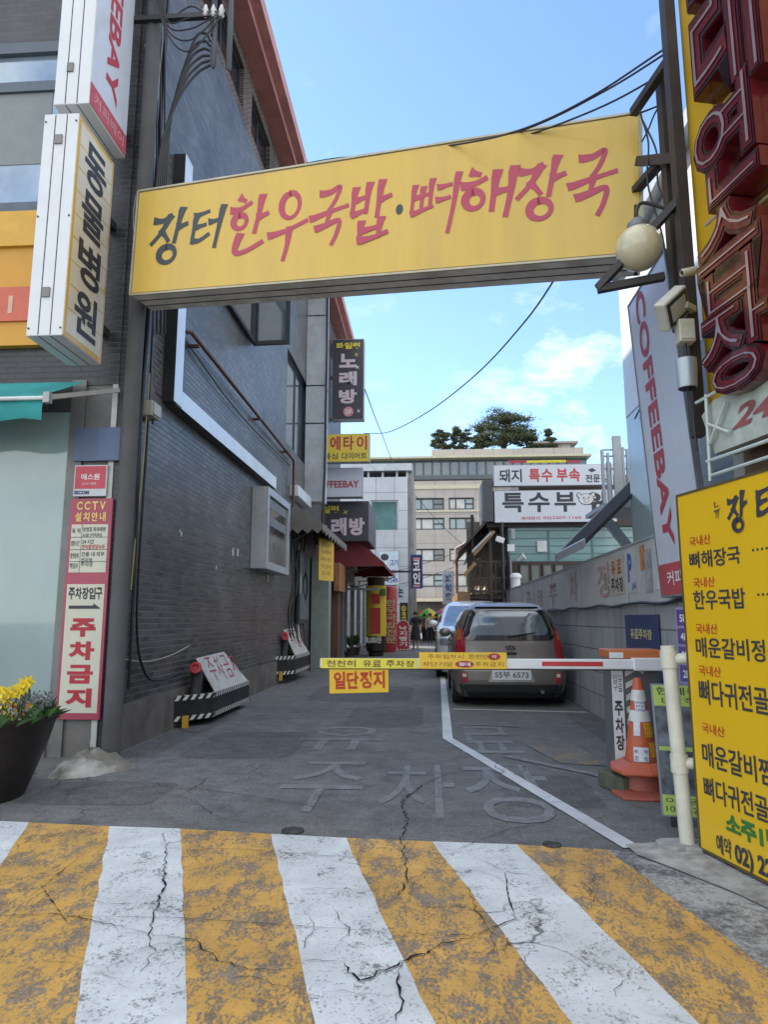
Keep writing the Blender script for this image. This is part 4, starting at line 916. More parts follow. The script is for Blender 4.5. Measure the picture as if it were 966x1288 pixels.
t, f, Fr, W, Hh = sign_y('karaoke_sign', 'tall dark vertical karaoke sign with pale pink letters, topmost on the left', 417, 426, 458, 528, 21, .35, M_pur)
MB().line(Fr, '파일럿', W*.10, Hh*.875, W*.8, Hh*.08, n=.011, bold=.03).build('lettering', M_yel, f)
MB().vtext(Fr, '노래방', W*.22, Hh*.17, W*.56, Hh*.67, n=.011, bold=.045, gap=.22).build('lettering', M_lil, f)
m = MB(); star(m, Fr, W*.76, Hh*.80, W*.1, .014); m.build('star', M_yel, f); m = MB(); star(m, Fr, W*.80, Hh*.64, W*.09, .014); star(m, Fr, W*.84, Hh*.10, W*.09, .014); m.build('sparkle', MATS['white_lettering'], f)
m = MB(); m.fpoly(Fr, [(W*.52+W*.16*math.cos(a*.3142), Hh*.095+W*.16*math.sin(a*.3142)) for a in range(20)], .011); o = m.build('round_badge', pm('pink_badge', (.50, .22, .26), .5), f)
MB().text(Fr, '2F', W*.42, Hh*.07, W*.2, Hh*.05, n=.014, bold=.01).build('badge_lettering', MATS['white_lettering'], o)
for z in (7.6, 9.0): MB().bb(WX, PY(417, 480, 21).x, 21.1, 21.2, z, z+.1).build('bracket', M_dkmetal, t)
t, f, Fr, W, Hh = sign_y('gym_sign', 'yellow sign with red letters just below the dark vertical karaoke sign', 395, 545, 465, 582, 19, .25, pm('yellow_sign_face', (.66, .50, .05), .4, 0, .06))
MB().line(Fr, '무에타이', W*.02, Hh*.42, W*.96, Hh*.5, n=.011, bold=.03, gap=.22).build('lettering', M_redl, f)
MB().text(Fr, '킥복싱', W*.03, Hh*.1, W*.40, Hh*.23, n=.011, bold=.015).text(Fr, '다이어트', W*.50, Hh*.1, W*.45, Hh*.23, n=.011, bold=.015).build('small_lettering', M_blk, f)
MB().bb(WX, PY(395, 560, 19).x, 19.05, 19.15, 5.8, 5.9).build('bracket', M_dkmetal, t)
t, f, Fr, W, Hh = sign_y('cafe_sign', 'pale grey coffee shop sign with red letters under the yellow sign', 386, 588, 456, 626, 19.6, .3, M_facew)
MB().text(Fr, 'COFFEEBAY', W*.10, Hh*.32, W*.84, Hh*.24, n=.011, bold=.03).build('lettering', M_redl, f)
MB().bb(WX, PY(386, 600, 19.6).x, 19.7, 19.8, 5.1, 5.2).build('bracket', M_dkmetal, t)
t, f, Fr, W, Hh = sign_y('karaoke_box_sign', 'wide dark karaoke sign box with yellow and pink letters, lowest on the left', 372, 630, 464, 681, 20.2, 2.6, M_pur, pm('dim_sign_side', (.10, .10, .11), .5, .2))
MB().line(Fr, '파일럿', W*.22, Hh*.70, W*.38, Hh*.19, n=.011, bold=.03).build('lettering', M_yel, f)
MB().line(Fr, '노래방', W*.22, Hh*.14, W*.74, Hh*.44, n=.011, bold=.045, gap=.14).build('lettering', M_lil, f)
m = MB(); star(m, Fr, W*.68, Hh*.72, Hh*.09, .014); m.build('star', M_yel, f)
# standing advertising columns and boxes along the left shops
t = thing('pay_column', 'yellow advertising column with red lettering panel and dark price base', 'advertising column', (-1.75, 25.2, 0))
c = PG(473, 826); cy = 25.0; cx = PY(473, 780, cy).x; z0 = PY(473, 800, cy).z; z1 = PY(473, 737, cy).z; r = PY(486, 780, cy).x-cx
INV[t.name] = Matrix.Translation(Vector((cx, cy, 0))).inverted(); t.location = (cx, cy, 0)
MB().lathe((cx, cy, z0), [(r, 0), (r, z1-z0), (0, z1-z0)], 28).build('drum', pm('yellow_drum', (.62, .50, .05), .45, 0, .1), t, smooth=True)
MB().lathe((cx, cy, z1), [(r*.85, 0), (r*.85, .3), (0, .3)], 24).build('cap', pm('dark_cap', (.04, .035, .03), .5), t, smooth=True)
MB().lathe((cx, cy, 0), [(r*.7, 0), (r*.75, .15), (r*.95, .2), (r*.95, z0), (0, z0)], 24).build('base', M_black, t, smooth=True)
AF = Frame((cx-r*.5, cy-r*1.03, z0+.1), (1, 0, 0))
b = MB().fbox(AF, 0, r*1.0, .0, (z1-z0)*.5, 0, .02).fbox(AF, .05, r*.95, (z1-z0)*.58, (z1-z0)*.78, 0, .02).build('red_panel', pm('red_panel', (.42, .03, .025), .5), t)
MB().fbox(AF, r*1.05, r*1.5, (z1-z0)*.74, (z1-z0)*.88, -.12, .02).build('green_label', pm('green_label', (.06, .2, .06), .5), t)
MB().text(AF, '8,000원', -.12, -.36, r*1.4, .26, n=-.0+.035, bold=.02).build('price_lettering', MATS['white_lettering'], t)
t = thing('banner_column', 'round topped red inflatable banner column with pale letters behind the yellow column', 'advertising column', (-1.2, 28, 0))
cy = 28.0; cx = PY(489, 780, cy).x; r = PY(499.5, 780, cy).x-cx; z0 = PY(489, 812, cy).z; z1 = PY(489, 737, cy).z
INV[t.name] = Matrix.Translation(Vector((cx, cy, 0))).inverted(); t.location = (cx, cy, 0)
MB().lathe((cx, cy, 0), [(r*.8, 0), (r*.85, .1), (r, max(.15, z0)), (r, z1-.15), (r*.85, z1-.04), (r*.5, z1), (0, z1)], 24).build('column', pm('red_column', (.40, .04, .06), .5, 0, .1), t, smooth=True)
MB().vtext(Frame((cx-.10, cy-r*1.03, .35), (1, 0, 0)), '한우국밥전문', 0, 0, .42, 1.75, n=.02, bold=.02).build('lettering', pm('pale_gold_lettering', (.6, .5, .3), .5), t)
def lightbox(name, label, px0, py0, px1, py1, y, mat, words, lm, rimm, arch=False, cat='sign', ww=.6, ledz=True, legs=True):
    a = PY(px0, py1, y); b = PY(px1, py0, y); W, Hh = b.x-a.x, b.z-a.z; t = thing(name, label, cat, (a.x+W/2, y, max(0, a.z))); Fr = Frame(a, (1, 0, 0))
    pts = [(0, 0), (W, 0), (W, Hh-(W/2 if arch else 0))]+([(W/2+W/2*math.cos(k*.3142), Hh-W/2+W/2*math.sin(k*.3142)) for k in range(1, 10)] if arch else [(W, Hh)])+[(0, Hh-(W/2 if arch else 0))]
    MB().fpoly(Fr, pts, -.2, 0).build('box', mat, t)
    if rimm:
        m = MB(); n_ = len(pts)
        for i in range(n_):
            p, q = Vector(Fr.p(*pts[i], .01)), Vector(Fr.p(*pts[(i+1) % n_], .01)); l = (q-p).length; k_ = max(1, int(l/.11))
            for j in range(k_): m.bar(p.lerp(q, j/k_), p.lerp(q, (j+.55)/k_), .05)
        m.build('light_string', rimm, t)
    MB().vtext(Fr, words, W*(1-ww)/2, Hh*.1, W*ww, Hh*(.72 if arch else .8), n=.008, bold=.03).build('lettering', lm, t)
    if legs and a.z > .02: MB().bb(a.x+W*.2, a.x+W*.8, y+.02, y+.15, 0, a.z).build('leg', M_dkmetal, t)
    return t, Fr, W, Hh
lightbox('octopus_sign', 'round topped red lightbox sign with white letters and light string border', 499, 780, 515, 817, 29.2, pm('red_lightbox', (.40, .03, .06), .45), '낙지뱅기', pm('white_lettering', (.75, .75, .75), .5), M_led, True)
lightbox('black_banner_sign', 'narrow black standing sign behind the round topped red lightbox', 503, 758, 513, 790, 31.5, M_black, 'ⓚ코인', M_yel, None)
t, Fr, W, Hh = lightbox('pale_standing_sign', 'small pale blue square sign on a pole above the narrow black sign', 499, 735, 509, 754, 31.8, pm('pale_blue_board', (.5, .56, .66), .5), '는', M_blk, None, legs=False)
MB().bb(-1.6, -1.52, 31.9, 32.0, 0, 2.6).build('pole', M_dkmetal, t)
# more of the shop fronts' clutter deep in the alley
t, f, Fr, W, Hh = sign_y('bakery_sign', 'small white wall sign with red letters under the dark red awning', 461, 714, 489, 731, 27.8, .15, M_signw0 if False else pm('white_board', (.6, .61, .62), .45), None)
MB().line(Fr, '으뜸분식', W*.06, Hh*.2, W*.88, Hh*.6, n=.011, bold=.03).build('lettering', M_redl, f)
MB().bb(-3.0, PY(461, 720, 28).x, 27.9, 28.0, PY(461, 722, 28).z, PY(461, 722, 28).z+.08).build('bracket', M_dkmetal, t)
t = thing('awning_bar', 'horizontal metal bar on a post in front of the far shop doors', 'bar', (-2.2, 22.5, 0))
a, b_ = PY(430, 741, 22.5), PY(476, 741, 22.5)
MB().bar(a, b_, .07).build('bar', M_grey, t)
for x in (a.x+.06,): MB().bb(x-.03, x+.03, 22.47, 22.53, 0, a.z).build('post', M_grey, t)
for k_, (x, y, z) in enumerate([(-2.72, 24.6, 3.0), (-2.72, 29.3, 2.9)]):
    t = thing('air_conditioner', 'grey outdoor air conditioner unit above the far shop doors, ' + ('nearer one' if k_ == 0 else 'farther one by the banner column'), 'air conditioner', (x, y, z), 'air conditioners on the low shops')
    MB().bb(x-.28, x+.10, y-.45, y+.45, z, z+.62).build('case', pm('aircon_case', (.46, .46, .44), .5, 0, .15, 4, dirt=(.3, .27, .22)), t, bevel=.02)
    MB().lathe((x+.0, y-.452, z+.31), [(.18, 0), (.18, .01), (.15, .012), (0, .004)], 20, axis=(0, -1, 0)).build('fan_grille', M_dkmetal, t)
for k_, (px, py, y) in enumerate([(440, 826, 22.8), (447, 824, 23.6)]):
    q_ = PG(px, py); t = thing('potted_plant', 'green plant in a dark pot by the far shop door, ' + ('left one' if k_ == 0 else 'right one'), 'plant', q_, 'potted plants by the far shops'); rq = random.Random(30+k_)
    MB().lathe(q_, [(.13, 0), (.18, .26), (.19, .28), (.15, .27), (0, .25)], 16).build('pot', pm('dark_pot', (.06, .045, .04), .6), t, smooth=True)
    m = MB(); m.keep = True
    for i in range(120):
        a_ = rq.uniform(0, 6.283); l = rq.uniform(.25, .75); d = Vector((math.cos(a_)*rq.uniform(.1, .6), math.sin(a_)*rq.uniform(.1, .6), 1)).normalized(); s_ = Vector((-math.sin(a_), math.cos(a_), 0))*.025; b0 = q_+Vector((0, 0, .26))
        m.quad(b0+d*l*.5-s_, b0+d*l*.75, b0+d*l*.5+s_, b0+d*l*.3)
    m.build('leaves', MATS['flower_leaves'], t)
# ---------------------------------------------------------------- the yellow arch sign across the alley
A0, A1, A2, A3 = PY(163, 371, 6.1), PY(809, 319, 5.05), PY(806.5, 142, 5.05), PY(174, 241, 6.1)
Uv = (A1-A0); Uv = Uv.normalized(); AFc = Frame(A0, Uv, Vector((0, 0, 1))-Uv*Uv.z)
M_archy = pm('arch_sign_yellow', (.66, .44, .075), .42, 0, .10, 2.2, coat=.15, dirt=(.44, .30, .10), dirt_amt=.38, stretch=(1.6, 1.6, .25), bump=.15, bscale=1.6)
t = thing('arch_sign', 'long yellow soup restaurant sign spanning the alley entrance overhead', 'sign', (A0+A1)/2)
uv = [((q-A0).dot(AFc.U), (q-A0).dot(AFc.V)) for q in (A0, A1, A2, A3)]
MB().fpoly(AFc, uv, -.36, -.012).build('box', pm('sign_underside_metal', (.70, .68, .62), .5, .2, .2, 4, dirt=(.2, .17, .14), dirt_amt=.6), t)
fc = MB().fpoly(AFc, [(.02, .02), (uv[1][0]-.02, uv[1][1]+.02), (uv[2][0]-.02, uv[2][1]-.02), (uv[3][0]+.02, uv[3][1]-.02)], -.012, 0).build('face', M_archy, t)
m = MB()
for n_ in (-.13, -.25):
    for (a, b) in ((uv[0], uv[1]),): m.bar(AFc.p(*a, n_)-Vector((0, 0, .001)), AFc.p(*b, n_)-Vector((0, 0, .001)), .012, .006)
m.build('seam', M_seam, t)
m = MB()
for (a, b) in ((uv[0], uv[1]), (uv[1], uv[2]), (uv[2], uv[3]), (uv[3], uv[0])): m.bar(AFc.p(*a, -.003), AFc.p(*b, -.003), .022, .018)
m.build('frame', pm('sign_edge_trim', (.45, .42, .30), .4, .2), t)
mr_, mk_ = MB(), MB()
for ch, bx, dk in [('장', (190, 264, 235, 330), 1), ('터', (239, 261, 280, 312), 1), ('한', (288, 248, 336, 320), 0), ('우', (339, 240, 386, 327), 0), ('국', (391, 235, 437, 308), 0), ('밥', (440, 229, 491, 304), 0),
                   ('뼈', (517, 221, 577, 294), 0), ('해', (581, 214, 648, 274), 0), ('장', (650, 199, 712, 275), 0), ('국', (716, 189, 776, 271), 0)]:
    brush(mk_ if dk else mr_, AFc, ch, *AFc.box(*bx), n=.003, thick=.115 if ch == '뼈' else .16)
u, v, a, b = AFc.box(498, 257, 507, 270); MB().fpoly(AFc, [(u+a/2+a/2*math.cos(q*.5236), v+b/2+b/2*math.sin(q*.5236)) for q in range(12)], .004).build('dot', pm('arch_dark_lettering', (.04, .055, .065), .5, 0, .06), fc)
mk_.keep = mr_.keep = True
mr_.build('red_lettering', pm('arch_red_lettering', (.44, .055, .10), .5, 0, .06), fc); mk_.build('dark_lettering', pm('arch_dark_lettering', (.04, .055, .065), .5, 0, .06), fc)
for z in (4.7, 5.3): MB().bar((A0.x+.15, 6.35, z), (-3.12, 6.62, z), .06).build('bracket', M_dkmetal, t)
MB().bar(A1+Vector((-.05, .15, .55)), Vector((1.78, 4.62, A1.z+.55)), .07, .05).build('bracket', M_dkmetal, t)
m = MB(); dp = lambda px, py: AFc.p(*AFc.hit(px, py, .02), .03)
t2 = thing('sign_cable', 'two black cables draped along the top of the yellow arch sign', 'cables', A2)
for pts in (([(285, 222), (390, 207), (470, 193), (560, 184)], [(650, 165), (740, 124), (843, 57)]), ([(400, 208), (500, 191), (590, 183), (660, 171)], [(760, 133), (846, 86)])):
    m = MB(); m.tube(smooth_line([AFc.p(*AFc.hit(px, py, -.02), -.02) for px, py in pts[0]]+[PY(px, py, 4.9-.25*i) for i, (px, py) in enumerate(pts[1])], 6), .008, 6); m.build('cable', M_black, t2, smooth=True)
# ================================================================== RIGHT SIDE
RO = Vector((1.74, 4.35, 0)); RU = Vector((.215, -1, 0)).normalized(); RF = Frame(RO, RU)
M_ypan = pm('yellow_sign_panel', (.58, .34, .012), .35, 0, .12, 2, coat=.3, dirt=(.30, .15, .01), dirt_amt=.4)
rb = thing('corner_shop_building', 'shop building at the right corner clad in yellow panels', 'building', RF.p(1.2, 0, -1))
b = MB(); P = [RF.p(.10, 0, -.14), RF.p(4.2, 0, -.14), RF.p(4.2, 0, -4), RF.p(.35, 0, -4)]
b.prism([(q.x, q.y) for q in P], 0, 8.0); b.build('wall', M_rend, rb)
m = MB(); m.fbox(RF, .02, 3.6, 2.62, 8.0, -.14, -.06); pn = m.build('yellow_panel', M_ypan, rb)
m = MB()
for i in range(1, 10): m.fbox(RF, .3*i, .3*i+.012, 2.62, 8.0, -.06, -.052)
m.build('panel_seam', pm('yellow_seam', (.30, .17, .01), .6), pn)
MB().fbox(RF, .02, 3.6, 2.40, 2.62, -.14, -.03).build('sill', M_dkmetal, rb)
MB().fbox(RF, .25, 3.6, 0, 2.40, -.14, -.10).build('shop_front', pm('brown_shop_front', (.14, .08, .04), .5, 0, .3, 4), rb)
# steel posts and struts at the corner
t = thing('steel_sign_frame', 'dark rusty steel posts and struts holding the arch sign at the right corner', 'frame', RO)
M_steel = pm('dark_rusty_steel', (.055, .045, .042), .6, .3, .3, 5)
MB().bb(RO.x-.05, RO.x+.02, RO.y-.05, RO.y+.05, 2.45, 8.5).build('post', M_steel, t)
pa = PY(838, 105, 4.65); pb = PY(846, 330, 4.65)
MB().bb(pa.x-.06, pa.x+.05, 4.6, 4.7, 3.3, pa.z).build('post', M_steel, t)
m = MB(); m.bar(PY(797, 142, 4.9), PY(846, 70, 4.35), .06); m.build('strut', M_steel, t)
m = MB(); m.bar(PY(805, 203, 4.95), PY(856, 198, 4.4), .07); m.build('strut', M_steel, t)
m = MB(); m.bar(PY(752, 363, 4.6), PY(858, 248, 4.35), .05); m.bar(PY(752, 364, 4.6), PY(836, 348, 4.55), .05); m.bar(PY(800, 258, 4.6), PY(800, 346, 4.6), .02); m.build('strut', M_steel, t)
# globe lamp
gc = PY(804.5, 312, 4.5); gr = PY(834, 312, 4.5).x-gc.x
t = thing('globe_lamp', 'cream glass globe lamp on a curved bracket at the right end of the arch sign', 'lamp', gc-Vector((0, 0, gr)))
MB().ball(gc, gr, 18).build('globe', pm('cream_globe', (.56, .50, .33), .22, 0, .12, 9, coat=.4, dirt=(.35, .3, .2), dirt_amt=.3), t, smooth=True)
MB().lathe(gc+Vector((0, 0, gr*.93)), [(.07, 0), (.075, .03), (.05, .06), (.02, .07), (0, .07)], 18).build('cap', M_grey, t, smooth=True)
m = MB(); m.tube(smooth_line([gc+Vector((0, 0, gr+.04)), gc+Vector((0, 0, gr+.13)), gc+Vector((.06, 0, gr+.18)), gc+Vector((.28, -.03, gr+.07))], 6), .013, 8); m.build('arm', M_steel, t, smooth=True)
# channel letters
M_let = pm('dark_red_channel', (.115, .009, .016), .18, 0, .25, 4, coat=.5); M_letf = pm('brown_black_channel_rim', (.035, .012, .015), .22, .2, .2, coat=.4)
M_neon = pm('neon_tube_glass', (.42, .36, .38), .12, .5, .15); M_letd = pm('faded_channel_back', (.36, .06, .06), .5, 0, .3, 5)
t = thing('channel_letter_sign', 'vertical row of big dark red channel letters on the yellow panels', 'sign', RF.p(.5, 2.6, .1))
for ch, bx, cell in [('노', (872, -330, 958, -185), 0), ('래', (864, -120, 956, 138), 0), ('연', (871, 108, 955, 249), 0), ('습', (875, 246, 962, 388), 0), ('장', (880, 366, 976, 492), 0)]:
    u, v, a, b = RF.box(*bx, n=.20)
    # the box in the photo is that of a sheared letter: take its left edge and mean height
    m = MB().text(RF, ch, u, v+.0, a, b, n=.20, bold=.055, depth=.17); lt = m.build('letter', M_let, t)
    MB().text(RF, ch, u+.006, v+.006, a-.012, b-.012, n=.205, bold=.048).build('rim', M_letf, lt)
    MB().text(RF, ch, u+.02, v+.02, a-.04, b-.04, n=.209, bold=.018).build('letter_face', M_let, lt)
    MB().text(RF, ch, u+.035, v+.035, a-.07, b-.07, n=.216, bold=-.026).build('neon_tube', M_neon, lt)
m = MB()
for i in range(26):
    v = 2.75+.17*i; m.tube([RF.p(.22+.05*(i % 3), v, .01), RF.p(1.9, v+.02*math.sin(i*3), .03)], .011, 6)
m.build('neon_rods', pm('unlit_neon_rods', (.52, .42, .30), .25, 0, .2), t, smooth=True)
m = MB()
for i in range(8): m.tube([RF.p(.5+.12*(i % 4), 2.7+.5*i, -.06), RF.p(.52+.12*(i % 4), 2.75+.5*i, .12)], .008, 5)
m.build('standoff', M_black, t)
# old painted neon board under the letters
u0, v0 = RF.hit(880, 572); u1, v1 = RF.hit(966, 520)
t = thing('old_neon_board', 'weathered white and green neon sign board with red number below the channel letters', 'sign', RF.p(u0, 2.3, 0))
m = MB(); m.fpoly(RF, [(.20, 2.52), (.30, 2.26), (1.7, 2.26), (1.7, 2.58), (.32, 2.58)], -.02, .12); bd = m.build('board', pm('weathered_mint_board', (.44, .46, .40), .5, 0, .3, 6, dirt=(.20, .34, .30), dirt_amt=.7), t)
m = MB().text(RF, '24시', .52, 2.34, .58, .16, n=.125, bold=.03, slant=.2); m.build('lettering', pm('faded_red_number', (.30, .08, .09), .5, 0, .3, 8), bd)
m = MB()
for (a, b) in (((.20, 2.60), (1.7, 2.64)), ((.26, 2.22), (1.7, 2.20)), ((.30, 2.44), (.48, 2.34)), ((.30, 2.32), (.47, 2.52)), ((.30, 2.13), (1.7, 2.12)), ((.28, 2.1), (.30, 2.62))): m.tube([RF.p(*a, .15), RF.p(*b, .15)], .010, 6)
m.build('neon_tube', pm('old_neon_glass', (.50, .56, .50), .2, 0, .2), t, smooth=True)
# menu board
ma, mb_ = PG(882, 1074), PG(966, 1118)
MU = (mb_-ma); MU.z = 0; MO = Frame(Vector((ma.x, ma.y, .03)), MU); MH = PY(851, 624, ma.y).z-.03
t = thing('menu_board', 'large yellow soup restaurant menu board with black Korean dishes at the right edge', 'sign', MO.p(.8, 0, 0))
M_myel = pm('menu_yellow', (.70, .42, .008), .32, 0, .05, 1.2, coat=.35)
bd = MB().fbox(MO, 0, 1.7, 0, MH, -.06, 0).build('board', M_myel, t)
m = MB(); m.rim(MO, -.006, 1.706, -.006, MH+.006, .014, -.065, .004); m.build('frame', pm('menu_frame', (.12, .09, .03), .4, .3), t)
MB().fbox(MO, .2, .26, -.03, 0, -.05, -.01).fbox(MO, 1.4, 1.46, -.03, 0, -.05, -.01).build('foot', M_black, t)
mk = MB()
brush(mk, MO, '뉴', *MO.box(899, 630, 907, 652), n=.003, thick=.13)
brush(mk, MO, '장', *MO.box(916, 619, 942, 668), n=.003, thick=.19); brush(mk, MO, '터', *MO.box(950, 610, 985, 652), n=.003, thick=.19)
mk.keep = True; mk.build('brush_lettering', M_blk, bd)
mk, mred = MB(), MB()
u0 = MO.hit(866, 700)[0]
for px, red, dish, wd_, y0, y1 in [(868, (676, 688), '뼈해장국', 64, 690, 716), (873, (727, 740), '한우국밥', 58, 737, 767), (876, (784, 797), '매운갈비정식', 108, 795, 826), (880, (836, 849), '뼈다귀전골', 90, 846, 884), (884, (909, 920), '매운갈비찜', 96, 925, 962), (886, None, '뼈다귀전골·매운갈비찜', 172, 968, 1004)]:
    ua, va = MO.hit(px, (y0+y1)/2); hh = MO.hit(px, y0)[1]-MO.hit(px, y1)[1]
    uw = {4: .43, 6: .66, 5: .54, 11: 1.02}[len(dish)]
    lo = MB().text(MO, dish, ua, va-hh*.5, uw, hh*.80, n=.003, bold=.017).build('lettering', M_blk, bd)
    if red:
        ra, rv = MO.hit(px, (red[0]+red[1])/2); MB().text(MO, '국내산', ra, rv-.028, .19, .056, n=.003, bold=.01).build('red_lettering', pm('menu_red', (.46, .03, .02), .5), bd)
    if len(dish) == 4:
        dm = MB()
        for i in range(9): dm.fbox(MO, ua+.52+.032*i, ua+.532+.032*i, va-.006, va+.006, .001, .003)
        dm.build('dotted_line', M_blk, bd)
ua, va = MO.hit(903, 1072); mk.text(MO, '예약', ua, va-.0, .12, .10, n=.003, bold=.02).text(MO, '02) 2207-1160', ua+.145, va-.028, .62, .12, n=.003, bold=.04)
mk.build('phone_lettering', M_blk, bd)
ua, va = MO.hit(914, 1036); MB().text(MO, '소주1병', ua, va-.042, .40, .105, n=.003, bold=.05).build('green_lettering', pm('menu_green', (.03, .16, .03), .5), bd)
# coffee banner hung on the wall beside the yellow corner
q = [PX(790, 385, 2.15), PX(833, 752, 2.15), PX(872, 747, 2.12), PX(856, 300, 2.12)]
BO = q[1]; BV = (q[0]-q[1]); BU = Vector((0, -1, 0)); BF = Frame(BO, BU, Vector((0, 0, 1)))
slope = (q[0]-q[1]).dot(BU)/(q[0]-q[1]).z
t = thing('coffee_banner', 'tall white coffee shop banner with red vertical letters leaning beside the yellow corner', 'banner', BO)
hB = q[0].z-q[1].z; wB = 1.15
def bsk(m):   # the banner leans in its own plane
    m.v = [p+BU*slope*((p.z-BO.z)) for p in m.v]; return m
f = bsk(MB().fbox(BF, 0, wB, 0, hB, -.05, 0)).build('board', M_facew, t)
bsk(MB().fbox(BF, 0, wB, 0, .30, .001, .004)).build('red_band', MATS['sign_red_band'], f)
bsk(MB().text(BF, '커피베이', .22, .10, .75, .13, n=.006, bold=.01)).build('white_lettering', MATS['white_lettering'], f)
bsk(MB().text(BF, 'COFFEEBAY', .24, .44, .27, 2.64, n=.004, bold=.03, rot=90)).build('lettering', M_redl, f)
bsk(MB().rim(BF, 0, wB, 0, hB, .02, -.051, .006)).build('edge', M_grey, t)
# fittings on the corner post
fc = PY(846, 388, 4.2); t = thing('floodlight', 'square grey floodlight tilted down on the corner post', 'floodlight', fc)
R_ = Matrix.Rotation(rad(-28), 3, 'Y') @ Matrix.Rotation(rad(40), 3, 'X') @ Matrix.Rotation(rad(25), 3, 'Z')
MB().box(fc, (.26, .08, .19), R_).build('housing', pm('floodlight_housing', (.48, .47, .40), .45, .1, .15), t, bevel=.012)
MB().box(fc+R_ @ Vector((0, -.042, 0)), (.22, .006, .155), R_).build('lens_frame', M_black, t); MB().box(fc+R_ @ Vector((0, -.046, 0)), (.165, .006, .105), R_).build('lens', pm('floodlight_glass', (.36, .37, .34), .1, 0, .1), t)
MB().bar(fc+Vector((.08, .0, .02)), Vector((RO.x-.02, RO.y-.08, fc.z+.02)), .04).build('arm', MATS['floodlight_housing'], t)
bc = PY(862, 418, 4.2); t = thing('switch_box', 'cream electric box under the floodlight on the corner post', 'box', bc-Vector((0, 0, .08)))
MB().box(bc, (.10, .09, .15)).build('case', pm('cream_box', (.50, .47, .36), .5, 0, .2, 6), t, bevel=.008); MB().box(bc+Vector((-.0, -.048, 0)), (.08, .008, .12)).build('lid', MATS['cream_box'], t)
cc = PY(864, 470, 4.2); t = thing('speaker_can', 'grey cylindrical horn cover below the cream box on the corner post', 'speaker', cc-Vector((0, 0, .1)))
MB().lathe(cc-Vector((0, 0, .095)), [(.058, 0), (.060, .01), (.066, .17), (.066, .185), (0, .185)], 24).build('body', M_galv, t, smooth=True); MB().lathe(cc-Vector((0, 0, .1)), [(.05, 0), (.05, .006), (0, .006)], 18).build('mouth', M_black, t)
m = MB(); m.tube(smooth_line([cc+Vector((.0, 0, -.1)), cc+Vector((.02, .0, -.25)), cc+Vector((.03, 0, -.5))], 5), .006, 6).tube(smooth_line([bc+Vector((0, 0, -.07)), cc+Vector((0, 0, .08))], 3), .008, 6); m.build('cable', M_black, t)
vc = PY(866, 343, 4.2); t = thing('security_camera', 'small cream bullet camera on the yellow corner above the floodlight', 'camera', vc)
MB().lathe(vc+Vector((.05, 0, .015)), [(.022, 0), (.026, .01), (.026, .10), (.020, .11), (.018, .10), (0, .10)], 16, axis=(-1, -.25, -.3)).build('body', MATS['cream_box'], t, smooth=True); MB().lathe(vc+Vector((-.040, -.022, -.012)), [(.014, 0), (.014, .006), (0, .006)], 12, axis=(-1, -.25, -.3)).build('lens', M_black, t)
# white pipe post with two arms to the menu board
pp = PG(866, 1068); pt = PY(840, 812, pp.y+.02)
t = thing('white_pipe_post', 'white plastic pipe post with two side arms holding the menu board', 'post', pp)
M_pvc = pm('dirty_white_pipe', (.58, .57, .47), .4, 0, .12, 8, dirt=(.35, .32, .24), dirt_amt=.4)
MB().tube([pp, pp.lerp(pt, .5), pt], .042, 18).build('pipe', M_pvc, t, smooth=True)
for k_ in (.93, .41):
    a = pp.lerp(pt, k_); MB().tube([a, a+Vector((.16, -.06, .01))], .033, 14).build('side_arm', M_pvc, t, smooth=True); MB().tube([a-Vector((0, 0, .05)), a+Vector((0, 0, .05))], .050, 16).build('collar', M_pvc, t, smooth=True)
rr = random.Random(3); fo = [(pp.x+(.16+rr.uniform(-.05, .04))*math.cos(a*.4488), pp.y+(.11+rr.uniform(-.03, .03))*math.sin(a*.4488)) for a in range(14)]
MB().prism(fo, .0, .035).build('cement_foot', M_conc, t, bevel=.008)
# news poster board leaning behind the pipe
pf = PG(845, 1045); PBF = Frame(Vector((pf.x-.02, pf.y+.10, .06)), Vector((1, -.25, 0)), Vector((.0, .10, 1)))
t, b = plate('poster_board', 'standing poster board with light green title and grey photo behind the white pipe', 'poster board', PBF, .42, .82, pm('poster_edge', (.20, .22, .26), .5), .03)
for v0_, v1_ in ((.68, .81), (.01, .13)): MB().fbox(PBF, .012, .41, v0_, v1_, 0, .003).build('green_band', pm('light_green_band', (.38, .50, .10), .5, 0, .08), b)
MB().fbox(PBF, .012, .41, .135, .675, 0, .003).build('photo', pm('grey_street_photo', (.13, .15, .18), .35, 0, .9, 7), b)
MB().fbox(PBF, .02, .40, .40, .425, .003, .005).build('caption', MATS['light_green_band'], b)
m = MB().text(PBF, '현 체육관', .03, .75, .34, .05, n=.005, bold=.01).text(PBF, '[ 사진 ]', .06, .70, .26, .035, n=.005, bold=.0).text(PBF, '10:00-22:30', .03, .03, .30, .035, n=.005, bold=.0).text(PBF, '이 용', .03, .08, .2, .035, n=.005, bold=.0); m.build('lettering', M_blk, b)
MB().fbox(PBF, .05, .09, -.06, .0, -.03, 0).fbox(PBF, .33, .37, -.06, .0, -.03, 0).build('foot', M_black, t)

